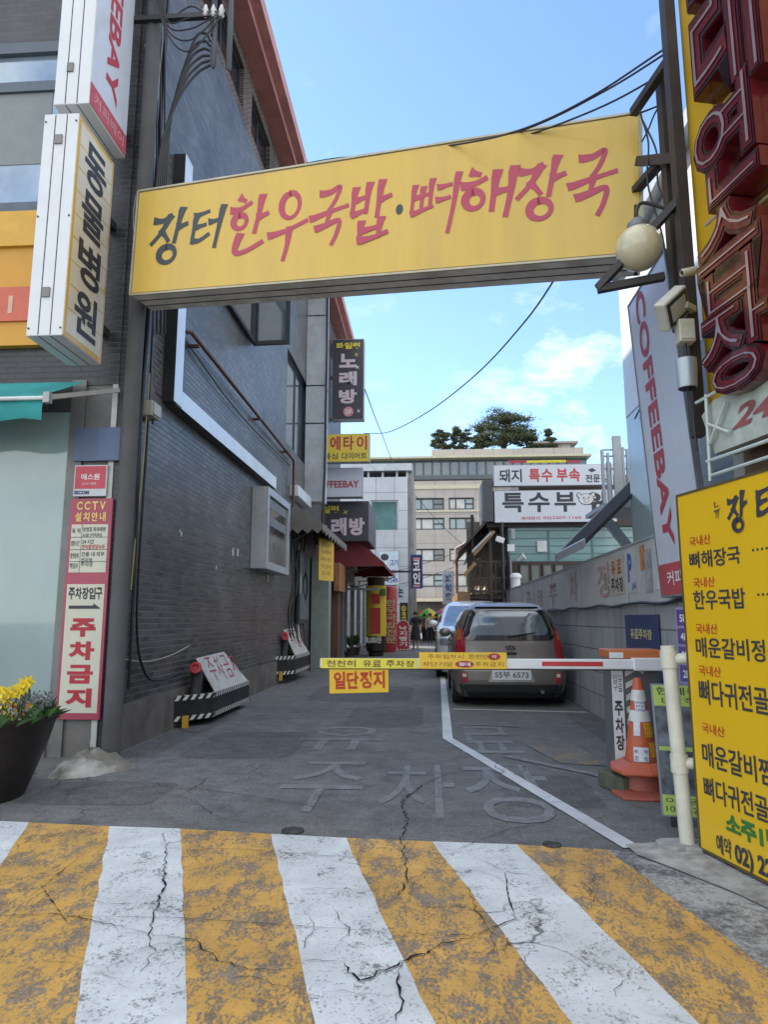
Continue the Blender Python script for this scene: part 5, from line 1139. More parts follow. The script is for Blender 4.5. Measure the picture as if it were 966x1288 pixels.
# ---------------------------------------------------------------- block wall with white board above
RWX = 2.27
M_block = tile_mat('grey_block', 'x', .62, .30, .008, (.33, .335, .345), (.30, .305, .315), (.12, .12, .125), .75, .6, stain=(.14, .13, .12), stain_amt=.6, var=.2)
M_panelw = pm('aged_white_cladding', (.46, .465, .46), .55, 0, .12, 1.5, dirt=(.28, .26, .22), dirt_amt=.55)
bw = thing('block_wall', 'grey concrete block wall with an aged white boarded top along the parked cars', 'wall', (2.4, 13, 0))
MB().bb(RWX, RWX+.22, 4.9, 20.2, 0, 1.45).build('blocks', M_block, bw)
MB().bb(RWX-.025, RWX+.12, 5.2, 20.2, 1.47, 2.11).build('cladding', M_panelw, bw)
MB().bb(RWX-.04, RWX+.14, 5.2, 20.2, 2.11, 2.13).build('cap', M_galv, bw)
m = MB(); m.tube(smooth_line([(RWX-.04, 5.6+.6*i, 1.465+.015*math.sin(i*2.3)) for i in range(25)], 4), .016, 6); m.build('cable', M_black, bw, smooth=True)
m = MB()
for y in (7.9, 10.3, 12.7, 15.1, 17.5): m.bb(RWX-.028, RWX-.02, y-.006, y+.006, 1.48, 2.1)
m.build('joint', pm('cladding_joint', (.22, .22, .21), .7), bw)
WF = Frame((RWX-.027, 20, 1.47), (0, -1, 0)); m = MB()
for ch, bx in [('장', (752, 708, 770, 752)), ('차', (717, 720, 727, 757)), ('주', (691, 734, 701, 760)), ('영', (676, 740, 683, 763)), ('공', (662, 744, 668, 765))]:
    u, v, a, b = WF.box(*bx); m.text(WF, ch, u, max(.05, v), a, min(.55, b), n=.002, bold=.02)
m.build('faded_lettering', pm('faded_pink_lettering', (.40, .26, .27), .6, 0, .25, 10), bw)
u, v, a, b = WF.box(768, 696, 790, 752)
M_post = pm('aged_poster', (.44, .41, .33), .6, 0, .2, 5)
def wall_poster(u0, v0, w_, h_, mat, name='wall_poster'):
    return MB().fbox(WF, u0, u0+w_, v0, v0+h_, 0, .004).build(name, mat, bw)
uu = WF.hit(768, 725)[0]; p = wall_poster(uu, .12, .62, .46, M_post)
MB().line(WF, '유료', uu+.04, .36, .52, .17, n=.006, bold=.03, gap=.3).build('lettering', pm('orange_red_lettering', (.42, .09, .05), .5), p); MB().line(WF, '주차장', uu+.04, .15, .54, .17, n=.006, bold=.03).build('lettering', M_blk, p)
uu = WF.hit(790, 725)[0]; p = wall_poster(uu, .12, .34, .48, M_panelw)
MB().text(WF, 'P', uu+.03, .24, .16, .32, n=.006, bold=.05).build('lettering', pm('blue_lettering', (.04, .12, .36), .5), p); MB().text(WF, '24시', uu+.16, .14, .15, .1, n=.006, bold=.03).build('lettering', MATS['blue_lettering'], p)
uu = WF.hit(806, 705)[0]; p = wall_poster(uu, .34, .14, .26, pm('orange_sticker', (.50, .20, .06), .6, 0, .5, 12)); uu = WF.hit(812, 720)[0]; wall_poster(uu, .10, .22, .44, pm('torn_grey_poster', (.30, .31, .32), .7, 0, .4, 8)); wall_poster(WF.hit(823, 715)[0], .12, .16, .34, pm('torn_white_poster', (.52, .53, .53), .6))
uu = WF.hit(761, 735)[0]; wall_poster(uu, .2, .10, .22, pm('ochre_sticker', (.34, .27, .14), .6, 0, .3, 12))
SBF = Frame(PX(790, 850, RWX-.03), (0, -1, 0)); u, v, a, b = SBF.box(790, 767, 832, 850)
t, bd = plate('parking_sign', 'navy blue pay parking sign with yellow letters on the block wall', 'sign', SBF, a*1.0, b*1.0, pm('navy_sign', (.025, .04, .12), .45, 0, .15, 4, dirt=(.07, .08, .13)), .02)
MB().line(SBF, '유료주차장', a*.18, b*.62, a*.66, b*.16, n=.003, bold=.04, gap=.04).build('lettering', pm('faded_yellow_lettering', (.48, .46, .22), .5), bd); MB().text(SBF, '010-7721-1950', a*.22, b*.34, a*.6, b*.07, n=.003, bold=.01).build('lettering', M_lil, bd)
SF2 = Frame(PX(857, 882, RWX-.34), (.18, -1, 0)); u, v, a, b = SF2.box(857, 762, 872, 882)
t, bd = plate('floor_guide_sign', 'narrow lilac floor guide strip between the blue sign and the menu board', 'sign', SF2, a*1.3, b, pm('lilac_strip', (.30, .26, .44), .5), .02)
m = MB()
for i in range(5): m.fbox(SF2, a*.12, a*1.15, b*(.02+.196*i), b*(.19+.196*i), 0, .003)
o = m.build('purple_cell', pm('purple_cell', (.10, .07, .22), .5), bd); m = MB()
for i in range(5): m.text(SF2, ['1F', '2F', '3F', '4F', '5F'][i], a*.4, b*(.06+.196*i), a*.5, b*.08, n=.005, bold=.02)
m.build('lettering', MATS['white_lettering'], o)

# ---------------------------------------------------------------- barrier gate
t = thing('barrier_gate', 'parking barrier gate with grey housing, orange lid and white arm across the alley', 'barrier', (1.66, 5.92, 0))
M_gate = pm('gate_grey', (.13, .135, .14), .45, .1, .15); M_warm = pm('gate_white', (.66, .67, .68), .4, 0, .06)
gx0, gx1, gy0, gy1 = 1.475, 1.86, 5.80, 6.10
MB().bb(gx0, gx1, gy0, gy1, .04, .98).build('housing', M_gate, t, bevel=.012)
MB().bb(gx0-.02, gx1+.03, gy0-.04, gy1+.02, .98, 1.055).build('lid', pm('gate_orange', (.48, .14, .04), .45, 0, .12), t, bevel=.012)
MB().bb(gx0-.02, gx0+.09, gy0-.044, gy0-.03, .99, 1.035).build('lid_label', M_warm, t)
arm = MB().bb(-.90, 1.66, gy0-.115, gy0-.075, .905, .985).build('arm', M_warm, t, bevel=.008)
MB().bb(1.62, 1.85, gy0-.13, gy0-.04, .895, .995).build('arm_clamp', M_warm, t, bevel=.01)
AR = Frame((0, gy0-.116, 0), (1, 0, 0))
MB().fbox(AR, .90, 1.38, .930, .965, 0, .003).build('red_stripe', pm('reflective_red', (.46, .03, .035), .4), arm)
MB().bb(-.95, 1.66, gy0-.11, gy0-.08, .896, .905).build('rubber_edge', M_black, arm)
gl = MB().fbox(AR, -.89, -.10, .905, .985, 0, .006).build('yellow_plate', pm('lime_yellow_plate', (.66, .60, .06), .45, 0, .06), arm)
MB().line(AR, '천천히', -.85, .918, .25, .052, n=.009, bold=.02).line(AR, '유료', -.55, .918, .16, .052, n=.009, bold=.02).line(AR, '주차장', -.36, .918, .24, .052, n=.009, bold=.02).build('lettering', pm('brown_lettering', (.20, .10, .03), .6), gl)
gl = MB().fbox(AR, -.085, .62, .905, 1.035, 0, .006).build('yellow_plate', pm('amber_plate', (.72, .46, .03), .45, 0, .05), arm)
MB().line(AR, '주차입차시', -.02, .985, .30, .035, n=.009, bold=.0, gap=.2).line(AR, '한번만', .31, .985, .17, .035, n=.009, bold=.0, gap=.2).line(AR, '차단기앞', -.06, .925, .25, .035, n=.009, bold=.0, gap=.15).line(AR, '주차금지', .36, .925, .24, .035, n=.009, bold=.0, gap=.2).build('lettering', MATS['brown_lettering'], gl)
m = MB()
for (cu, cv, a_, b_) in ((.52, 1.002, .05, .026), (.28, .942, .075, .027)): m.fpoly(AR, [(cu+a_*math.cos(k*.3142), cv+b_*math.sin(k*.3142)) for k in range(20)], .009)
o = m.build('red_oval', pm('sticker_red', (.36, .02, .03), .5), gl); MB().line(AR, '절대', .23, .928, .10, .028, n=.012, bold=.02).text(AR, '꽉', .50, .988, .04, .028, n=.012, bold=.0).build('lettering', MATS['white_lettering'], o)
HF = Frame((-.82, gy0-.10, .70), (1, 0, .03), (-.01, -.05, 1))
ts, b = plate('hanging_stop_sign', 'amber sign with red letters hanging from the barrier arm', 'sign', HF, .485, .2, MATS['amber_plate'], .008)
MB().line(HF, '일단정지', .03, .035, .43, .14, n=.003, bold=.035, gap=.1).build('lettering', pm('stop_red_lettering', (.44, .04, .01), .5), b)
GFr = Frame((gx0-.005, gy0-.004, .06), (1, 0, 0))
wp = MB().fbox(GFr, 0, .09, .10, .86, .001, .006).build('white_strip', M_warm, t)
MB().vtext(GFr, '주차장', .012, .20, .066, .40, n=.009, bold=.03).vtext(GFr, '유료', .05, .66, .033, .14, n=.009, bold=.0).vtext(GFr, '입구', .010, .66, .033, .14, n=.009, bold=.0).build('lettering', M_blk, wp)
MB().fbox(GFr, 0, .09, .0, .10, .001, .007).build('maroon_strip', pm('maroon_strip', (.30, .03, .06), .5), wp)
m = MB()
for i in range(9):
    v = .02+.095*i; m.fpoly(GFr, [(.11, v), (.185, v+.04), (.185, v+.085), (.11, v+.045)], .003)
m.fpoly(GFr, [(.20, .84), (.25, .80), (.27, .83), (.22, .87)], .003); m.build('hazard_stripes', pm('stripe_white', (.52, .52, .5), .5), t)
kb = thing('kerb_block', 'mossy grey concrete block at the foot of the barrier gate', 'block', (1.45, 5.75, 0))
c = PG(783, 1000); MB().box((c.x+.02, c.y+.14, .065), (.17, .34, .13), Matrix.Rotation(rad(18), 3, 'Z')).build('block', pm('mossy_block', (.10, .105, .07), .9, 0, .4, 8, .4), kb, bevel=.015)

# stacked traffic cones
cc = PG(812, 1003); cx, cy = cc.x+.02, cc.y+.10
M_cone = pm('cone_orange', (.46, .095, .035), .5, 0, .15, 5, dirt=(.30, .09, .05), dirt_amt=.5); M_cone2 = pm('old_cone_orange', (.36, .085, .055), .6, 0, .2, 5, dirt=(.2, .07, .06), dirt_amt=.5)
t = thing('traffic_cone', 'faded orange traffic cone underneath the taller striped cone', 'traffic cone', (cx, cy, 0))
MB().lathe((cx, cy, 0), [(.235, 0), (.235, .02), (.16, .05), (.0, .05)], 8, sq=5).build('base', M_cone2, t, bevel=.008)
MB().lathe((cx, cy, .05), [(.145, 0), (.125, .2), (.11, .24), (0, .24)], 28).build('cone', M_cone2, t, smooth=True)
t = thing('traffic_cone', 'tall orange traffic cone with white bands and stickers stacked on the faded one', 'traffic cone', (cx, cy, .19))
zb = .195
MB().lathe((cx, cy, zb), [(.225, -.03), (.235, -.015), (.225, 0), (.15, .04), (.135, .05), (0, .05)], 8, sq=4).build('base', M_cone, t, bevel=.008)
CR = lambda h: .125-.095*(h/.62)
MB().lathe((cx, cy, zb+.04), [(CR(0), 0), (CR(.6), .60), (CR(.6)*.75, .618), (0, .62)], 32).build('cone', M_cone, t, smooth=True)
M_refl = pm('cone_band', (.60, .60, .58), .4, 0, .12, 8, dirt=(.4, .36, .3))
for a, b in ((.30, .38), (.45, .53)): MB().lathe((cx, cy, zb+.04), [(CR(a)+.003, a), (CR(b)+.003, b)], 32).build('white_band', M_refl, t, smooth=True)
def cone_sticker(ang, wd, h0, h1, mat, words, lm):
    m = MB(); n_ = 6; r0, r1 = CR(h0)+.005, CR(h1)+.005
    g = [(Vector((cx+r0*math.sin(ang+wd*(i/n_-.5)/r0), cy-r0*math.cos(ang+wd*(i/n_-.5)/r0), zb+.04+h0)), Vector((cx+r1*math.sin(ang+wd*(i/n_-.5)/r1), cy-r1*math.cos(ang+wd*(i/n_-.5)/r1), zb+.04+h1))) for i in range(n_+1)]
    for i in range(n_): m.quad(g[i][0], g[i+1][0], g[i+1][1], g[i][1])
    o = m.build('sticker', mat, t); a, b = g[1][0], g[n_-1][0]; d = Vector((math.sin(ang), -math.cos(ang), 0)); U = Vector((math.cos(ang), math.sin(ang), 0)); rm = (r0+r1)/2
    Fr = Frame(Vector((cx, cy, zb+.04+h0))+d*rm-U*wd*.42, U, Vector((0, 0, 1))-d*((r0-r1)/(h1-h0)))
    m = MB(); k = len(words)
    for i, w_ in enumerate(words): m.text(Fr, w_, .0, (h1-h0)*(1-(i+.9)/k), wd*.84, (h1-h0)*.6/k, n=.006, bold=.02)
    m.build('lettering', lm, o)
cone_sticker(-.15, .075, .375, .455, pm('sticker_pale', (.58, .6, .64), .5), ['주차문의', '7721', '1950'], pm('sticker_blue', (.06, .1, .3), .5))
cone_sticker(-.55, .05, .20, .30, MATS['sticker_pale'], ['경고', '주차'], MATS['sticker_red']); cone_sticker(.5, .085, .19, .295, pm('sticker_amber', (.60, .30, .02), .5), ['주차금지', '견인지역', '1950'], MATS['brown_lettering'])
cone_sticker(-.3, .11, .02, .12, MATS['sticker_pale'], ['비상연락', '7721-1950'], MATS['sticker_blue']); cone_sticker(.6, .075, .05, .155, MATS['sticker_amber'], ['금지', '주차'], MATS['sticker_red'])

# ================================================================== PARKED CARS
def make_car(name, label, cx, y0, hw, ht, ln, paint, hatch=True, plate_txt=None):
    t = thing(name, label, 'car', (cx, y0+ln/2, 0))
    k = ht/1.62; kw = hw/.87; kl = ln/3.6
    ZL = [(.13, .76, .10, 3.50), (.22, .83, .03, 3.56), (.40, .865, .0, 3.60), (.56, .87, .0, 3.60), (.64, .87, .03, 3.60), (.80, .87, .085, 3.57), (.93, .865, .125, 3.36), (1.0, .845, .15, 2.85), (1.10, .81, .185, 2.60), (1.25, .755, .235, 2.35), (1.38, .70, .285, 2.10), (1.47, .64, .35, 1.95), (1.535, .565, .46, 1.80), (1.575, .46, .62, 1.62), (1.60, .28, .85, 1.42)]
    ZZ = [q[0] for q in ZL]
    def at(z):
        z = z/k
        if z <= ZZ[0]: q = ZL[0]
        elif z >= ZZ[-1]: q = ZL[-1]
        else:
            i = max(j for j in range(len(ZZ)) if ZZ[j] <= z); i = min(i, len(ZZ)-2); f_ = (z-ZZ[i])/(ZZ[i+1]-ZZ[i]); q = [ZL[i][j]+(ZL[i+1][j]-ZL[i][j])*f_ for j in range(4)]
        return q[1]*kw, y0+q[2]*kl, y0+q[3]*kl
    E = 5.0
    def rear(x, z, out=.004):
        w_, a, b = at(z); xx = min(.999, abs(x)/w_); c = min(.55, (b-a)*.3); return a+c*(1-(1-xx**E)**(1/E))-out
    def side(y, z, s, out=.004):
        w_, a, b = at(z); c = min(.55, (b-a)*.3); f_ = 1.0
        if y < a+c: f_ = (1-min(.999, (a+c-y)/c)**E)**(1/E)
        if y > b-c: f_ = (1-min(.999, (y-b+c)/c)**E)**(1/E)
        return s*(w_*f_+out)
    m = MB(); zs = np.unique(np.concatenate([np.linspace(.13, 1.60, 38), ZZ]))*k; n_ = 26
    for z in zs:
        w_, a, b = at(z); c = min(.55, (b-a)*.3); loop = []
        for i in range(n_+1):
            th = math.pi*(i/n_-.5); sx = math.sin(th); x = math.copysign(abs(sx)**(2/E), sx); yy = abs(math.cos(th))**(2/E); loop.append((x*w_, a+c-c*yy))
        fr = [(-x, b-c+(a+c-y)) for x, y in loop]
        for x, y in loop+fr: m.v.append(Vector((cx+x, y, z)))
    N_ = 2*(n_+1); Z = len(zs)
    for j in range(Z-1):
        for i in range(N_): m.f.append((j*N_+i, j*N_+(i+1) % N_, (j+1)*N_+(i+1) % N_, (j+1)*N_+i))
    m.f.append(tuple(range(N_))[::-1]); m.f.append(tuple((Z-1)*N_+i for i in range(N_)))
    body = m.build('body', paint, t, smooth=True)
    gl = pm('car_glass', (.13, .16, .19), .05, .35, .1, coat=1.0, spec=.8); trim = pm('car_black_trim', (.015, .015, .016), .45, 0, .15)
    red = pm('tail_lamp_red', (.32, .012, .02), .12, 0, .15, coat=1.0); amb = pm('tail_lamp_amber', (.42, .12, .02), .15, 0, .1, coat=1.0); chrome = pm('car_chrome', (.6, .6, .62), .12, 1.0, .05)
    def rpatch(name, mat, z0, z1, xl, xr, out, par=t, nz=10, nx=14):
        mm = MB()
        for j in range(nz+1):
            z = (z0+(z1-z0)*j/nz)*k; a, b = xl(j/nz)*kw, xr(j/nz)*kw
            for i in range(nx+1):
                x = a+(b-a)*i/nx; mm.v.append(Vector((cx+x, rear(x, z, out), z)))
        for j in range(nz):
            for i in range(nx): mm.f.append((j*(nx+1)+i, j*(nx+1)+i+1, (j+1)*(nx+1)+i+1, (j+1)*(nx+1)+i))
        return mm.build(name, mat, par, smooth=True)
    rnd = lambda f_, e=.12: (1-(max(0, (e-f_)/e))**2 if f_ < e else 1-(max(0, (f_-1+e)/e))**2)
    tg = rpatch('rear_window', pm('dark_glass_surround', (.012, .013, .015), .08, 0, .1, coat=1.0), .99, 1.525, lambda f_: -(.775-.20*f_)*(.80+.20*rnd(f_, .3)), lambda f_: (.775-.20*f_)*(.80+.20*rnd(f_, .3)), .006, nz=18)
    rpatch('pane', gl, 1.07, 1.44, lambda f_: -(.625-.13*f_)*(.86+.14*rnd(f_, .25)), lambda f_: (.625-.13*f_)*(.86+.14*rnd(f_, .25)), .010, tg, nz=14)
    sp_ = rpatch('roof_spoiler', paint, 1.515, 1.56, lambda f_: -.50, lambda f_: .50, .055, nz=4)
    # parcel shelf, seat heads and sky glint seen through the glass are left to the glass itself
    rpatch('bumper_strip', trim, .13, .335, lambda f_: -.72-.06*f_, lambda f_: .72+.06*f_, .008)
    w_ = MB().lathe((cx-.02, rear(0, 1.05*k, .02), 1.06*k), [(.012, 0), (.016, .01), (0, .02)], 8)
    for s in (-1, 1):
        mm = MB(); r_, c_ = [], []
        for j in range(13):
            f_ = j/12; z = (.66+.52*f_)*k; xin = (.70+.0*f_-.02*math.sin(f_*3.1))*kw*s; lim = at(z)[0]*.992
            row = []
            for i in range(5):
                x = xin+(s*lim-xin)*i/4*(1 if f_ < .8 else 1); row.append(Vector((cx+x, rear(x, z, .012), z)))
            mm.v += row
        for j in range(12):
            for i in range(4): mm.f.append((j*5+i, j*5+i+1, (j+1)*5+i+1, (j+1)*5+i))
        tl = mm.build('tail_light', red, t, smooth=True)
        mm = MB(); sk = MB()
        for j in range(7):
            f_ = j/6; z = (1.0+.17*f_)*k
            for i in range(4):
                lim = at(z)[0]*.99; xin = .735*kw; x = s*(xin+(lim-xin)*i/3) if lim > xin else s*lim; mm.v.append(Vector((cx+x, rear(x, z, .016), z)))
        for j in range(6):
            for i in range(3): mm.f.append((j*4+i, j*4+i+1, (j+1)*4+i+1, (j+1)*4+i))
        mm.build('indicator', amb, tl, smooth=True)
        xx = s*.70*kw; zr = .44*k
        MB().box((cx+xx, rear(xx, zr, .006), zr), (.10, .02, .15), Matrix.Rotation(rad(8*s), 3, 'Z')).build('reflector', red, t, bevel=.008)
        MB().box((cx+xx, rear(xx, zr, .018), zr+.03), (.06, .008, .05)).build('reverse_lamp', pm('lamp_clear', (.6, .6, .58), .15), t, bevel=.006)
        # wheels, side windows, mirror
        for yw in (.62*kl, ln-.72*kl):
            R_w = .30*k; x0 = cx+s*(hw-.20); ax = (s, 0, 0)
            ty = MB().lathe((x0, y0+yw, R_w), [(R_w*.9, 0), (R_w, .03), (R_w, .17), (R_w*.93, .20), (R_w*.66, .205), (0, .18)], 28, axis=ax).build('tyre', pm('tyre_rubber', (.014, .014, .015), .8, 0, .2), t, smooth=True)
            MB().lathe((x0+s*.19, y0+yw, R_w), [(R_w*.64, 0), (R_w*.6, .016), (R_w*.2, .02), (0, .024)], 20, axis=ax).build('rim', M_galv, ty, smooth=True)
            am = MB()
            for i in range(20):
                a0, a1 = math.pi*i/20, math.pi*(i+1)/20; pts_ = []
                for (aa, rr_) in ((a0, R_w*1.05), (a1, R_w*1.05), (a1, R_w*1.22), (a0, R_w*1.22)):
                    y = y0+yw+rr_*math.cos(aa); z = R_w+rr_*math.sin(aa); pts_.append(Vector((cx+side(y, z, s, .006), y, z)))
                am.quad(*pts_)
            am.build('wheel_arch', trim, t, smooth=True)
        sw = MB(); ny, nz = 24, 8
        for j in range(nz+1):
            f_ = j/nz; z = (1.04+.40*f_)*k; ya = y0+(.62+.14*f_)*kl; yb = y0+(2.62-.75*f_)*kl
            for i in range(ny+1):
                y = ya+(yb-ya)*i/ny; sw.v.append(Vector((cx+side(y, z, s, .005), y, z)))
        for j in range(nz):
            for i in range(ny): sw.f.append((j*(ny+1)+i, j*(ny+1)+i+1, (j+1)*(ny+1)+i+1, (j+1)*(ny+1)+i))
        sw.build('side_window', gl, t, smooth=True)
        mz = 1.08*k; my = y0+2.45*kl
        MB().ball((cx+s*(hw+.06), my, mz), .11, 8, (1.05, .6, .75)).build('mirror', paint, t, smooth=True)
        dl = MB()
        for yq in (1.30, 2.35): dl.bb(cx+s*(hw-.012), cx+s*(hw+.003), y0+yq*kl, y0+yq*kl+.008, .35*k, .98*k)
        dl.build('door_gap', trim, t)
        MB().bb(cx+s*(hw-.005), cx+s*(hw+.03), y0+1.42*kl, y0+1.58*kl, .90*k, .93*k).build('door_handle', paint, t, bevel=.006)
    # tailgate seam, plate recess, plate, badge, handle, wiper, aerial
    PFr = Frame((cx-.30*kw, rear(0, .50*k, .012), .395*k), (1, 0, 0), (0, .02, 1))
    rec = MB(); rec.fpoly(PFr, [(-.05, -.02), (.60*kw+.05, -.02), (.60*kw-.03, .20), (.03, .20)], .0, .006); rc = rec.build('plate_recess', pm('recess_grey', (.36, .35, .33), .3, .4, .1), t)
    pl = MB().fbox(PFr, .01, .60*kw-.01, .01, .155, .006, .016).build('number_plate', pm('number_plate_white', (.62, .64, .64), .4, 0, .04), rc, bevel=.004)
    if plate_txt: MB().text(PFr, plate_txt, .05, .038, .60*kw-.10, .098, n=.0175, bold=.012).build('lettering', M_blk, pl)
    m = MB()
    sx = [(-.70+1.4*i/24) for i in range(25)]
    for i in range(24):
        a, b = sx[i]*kw, sx[i+1]*kw; z = (.60+.02*math.cos(sx[i]*2))*k; m.quad(Vector((cx+a, rear(a, z, .004), z)), Vector((cx+b, rear(b, z, .004), z)), Vector((cx+b, rear(b, z+.01, .004), z+.01)), Vector((cx+a, rear(a, z+.01, .004), z+.01)))
    m.build('tailgate_gap', trim, t)
    zb_ = .88*k; BF_ = Frame((cx-.085, rear(0, zb_, .016), zb_-.045), (1, 0, 0), (0, .25, 1))
    bd_ = MB().fpoly(BF_, [(.085+.085*math.cos(q*.2618), .045+.045*math.sin(q*.2618)) for q in range(24)], 0, .012).build('badge', chrome, t)
    MB().fpoly(BF_, [(.085+.074*math.cos(q*.2618), .045+.036*math.sin(q*.2618)) for q in range(24)], .013).build('badge_face', trim, bd_)
    if plate_txt: MB().text(BF_, 'KIA', .035, .026, .10, .038, n=.0145, bold=.01).build('lettering', chrome, bd_)
    zh = .80*k; MB().box((cx, rear(0, zh, .012), zh), (.19*kw, .03, .035)).build('tailgate_handle', trim, t, bevel=.01)
    zw = 1.05*k; MB().bar((cx-.02, rear(0, zw, .022), zw), (cx+.40*kw, rear(.4, zw+.06, .022), zw+.06), .018).build('wiper', trim, t)
    MB().tube([(cx, y0+.62*kl, 1.58*k), (cx, y0+.72*kl, 1.66*k)], .007, 6).build('aerial', trim, t)
    m = MB(); m.tube([(cx+.45*kw, y0+.04, .24*k), (cx+.45*kw, y0-.02, .235*k)], .03, 10); m.build('exhaust', chrome, t)
    # windscreen and head lights
    def front(x, z, out=.004): return y0+ln-(rear(x, z, 0)-at(z)[1])-(y0+ln-at(z)[2])+out
    mm = MB()
    for j in range(9):
        z = (1.03+.44*j/8)*k; w2 = at(z)[0]*.86
        for i in range(13): x = -w2+2*w2*i/12; mm.v.append(Vector((cx+x, front(x, z, .006), z)))
    for j in range(8):
        for i in range(12): mm.f.append((j*13+i, j*13+i+1, (j+1)*13+i+1, (j+1)*13+i))
    mm.build('windscreen', gl, t, smooth=True)
    for s in (-1, 1):
        mm = MB()
        for j in range(6):
            z = (.66+.20*j/5)*k
            for i in range(6): x = s*at(z)[0]*(.60+.385*i/5); mm.v.append(Vector((cx+x, front(x, z, .012), z)))
        for j in range(5):
            for i in range(5): mm.f.append((j*6+i, j*6+i+1, (j+1)*6+i+1, (j+1)*6+i))
        mm.build('headlight', pm('headlight_glass', (.30, .32, .34), .08, .4, .3, 12, coat=1.0), t, smooth=True)
    g = MB().box((cx, front(0, .55*k, .0), .52*k), (.9*kw, .03, .16)).build('grille', trim, t, bevel=.01)
    return t
M_car1 = pm('grey_brown_car_paint', (.19, .172, .155), .34, .45, .03, 2, coat=.5)
M_car2 = pm('silver_car_paint', (.66, .68, .69), .25, .15, .04, 2, coat=.8)
make_car('parked_car', 'grey brown small hatchback parked along the block wall, nearest the barrier', 1.225, 10.62, .87, 1.60, 3.6, M_car1, plate_txt='55부 6573')
wc = make_car('parked_car', 'white car facing the street, parked in front of the grey brown hatchback', 1.12, 15.4, .97, 1.80, 4.4, M_car2)
wc.rotation_euler = (0, 0, math.pi)
# ================================================================== BUILDINGS BEYOND
# white panelled building just right of the wall
t = thing('white_panel_building', 'tall white panelled building behind the block wall beside the coffee banner', 'building', (4, 7.5, 0))
M_wp = tile_mat('white_wall_panels', 'x', 1.9, 1.35, .008, (.66, .67, .66), (.62, .64, .64), (.30, .32, .33), .25, .15, offset=0, var=.08, spec=.5)
M_bp = tile_mat('shaded_wall_panels', 'x', 1.9, 1.35, .008, (.36, .45, .48), (.33, .42, .46), (.28, .33, .35), .18, .15, offset=0, var=.15, spec=.6)  # the white panels again, with the shade on the lower wall put into their colour
wx = 2.75; yb_ = PX(785, 480, wx).y; zt = PX(785, 335, wx).z
MB().bb(wx, 8, 3.0, yb_, 4.05, zt).build('upper_wall', M_wp, t)
MB().bb(wx+.004, 8, 3.0, yb_-.004, 0, 4.05).build('lower_wall', M_bp, t)
MB().bb(wx-.16, 8.1, 2.9, yb_+.12, zt, zt+.16).build('roof_edge', M_galv, t)
MB().tube([(wx-.03, yb_-.5, 3.9), (wx-.03, yb_-.8, 3.98), (wx-.03, yb_-1.3, 4.2)], .012, 6).build('cable', M_grey, t)
# lean-to canopy with a strut, and a roof platform with white rails
t = thing('metal_canopy', 'dark lean-to metal canopy with pale strut projecting over the block wall', 'canopy', (2.8, 10.3, 2.3))
ya, yb = 9.3, 11.3; q0, q1 = PY(702, 699, yb), PY(775, 626, yb)
k_ = (q1.z-q0.z)/(q1.x-q0.x); xe = 3.7; ze = q0.z+k_*(xe-q0.x)
def slab(xa_, xb_, y0_, y1_, dz0, dz1):
    za, zb_ = q0.z+k_*(xa_-q0.x), q0.z+k_*(xb_-q0.x)
    return MB().add([Vector((xa_, y0_, za+dz0)), Vector((xa_, y1_, za+dz0)), Vector((xb_, y1_, zb_+dz0)), Vector((xb_, y0_, zb_+dz0)), Vector((xa_, y0_, za+dz1)), Vector((xa_, y1_, za+dz1)), Vector((xb_, y1_, zb_+dz1)), Vector((xb_, y0_, zb_+dz1))], [(0, 1, 2, 3), (4, 5, 6, 7), (0, 1, 5, 4), (1, 2, 6, 5), (2, 3, 7, 6), (3, 0, 4, 7)])
slab(q0.x, xe, ya, yb, -.03, .03).build('roof', pm('canopy_sheet', (.045, .047, .05), .9, 0, .3, 3, spec=.1), t)
slab(q0.x-.03, q0.x, ya, yb+.04, -.06, .06).build('gutter', M_galv, t)
slab(q0.x-.03, xe, yb+.003, yb+.06, -.06, .05).build('verge', M_galv, t)
for y in (9.8, 10.6): slab(q0.x+.05, xe, y, y+.06, -.09, -.033).build('rafter', pm('rafter_grey', (.16, .165, .17), .5, .2), t)
MB().bar(PY(761, 651, 10.9), PY(792, 690, 10.9), .13).build('strut', M_galv, t)
t = thing('roof_platform', 'white metal platform with posts and rails above the canopy', 'platform', (3.4, 11.2, 3.1))
M_wrail = pm('white_rail_paint', (.55, .57, .58), .45, .1, .1); yq = 11.45
zf = PY(775, 634, yq).z
MB().bb(PY(757, 634, yq).x, 4.9, yq-.1, yq+1.2, zf-.07, zf).build('floor', M_galv, t)
for px, top, wd in ((761, 566, .04), (780, 549, .13), (768, 570, .03), (787, 563, .04), (793, 566, .04)):
    a = PY(px, 640, yq); b = PY(px, top, yq); MB().bb(a.x-wd/2, a.x+wd/2, yq-.05, yq+.03, zf, b.z).build('post', M_wrail, t)
for py in (566, 574, 590): a = PY(759, py, yq+.06); MB().bar((a.x, yq+.06, a.z), (4.7, yq+.06, a.z), .025).build('rail', M_wrail, t)
for i in range(6): x = PY(764+5*i, 600, yq+.08).x; MB().bar((x, yq+.08, zf), (x, yq+.08, PY(770, 580, yq).z), .018).build('baluster', M_wrail, t)
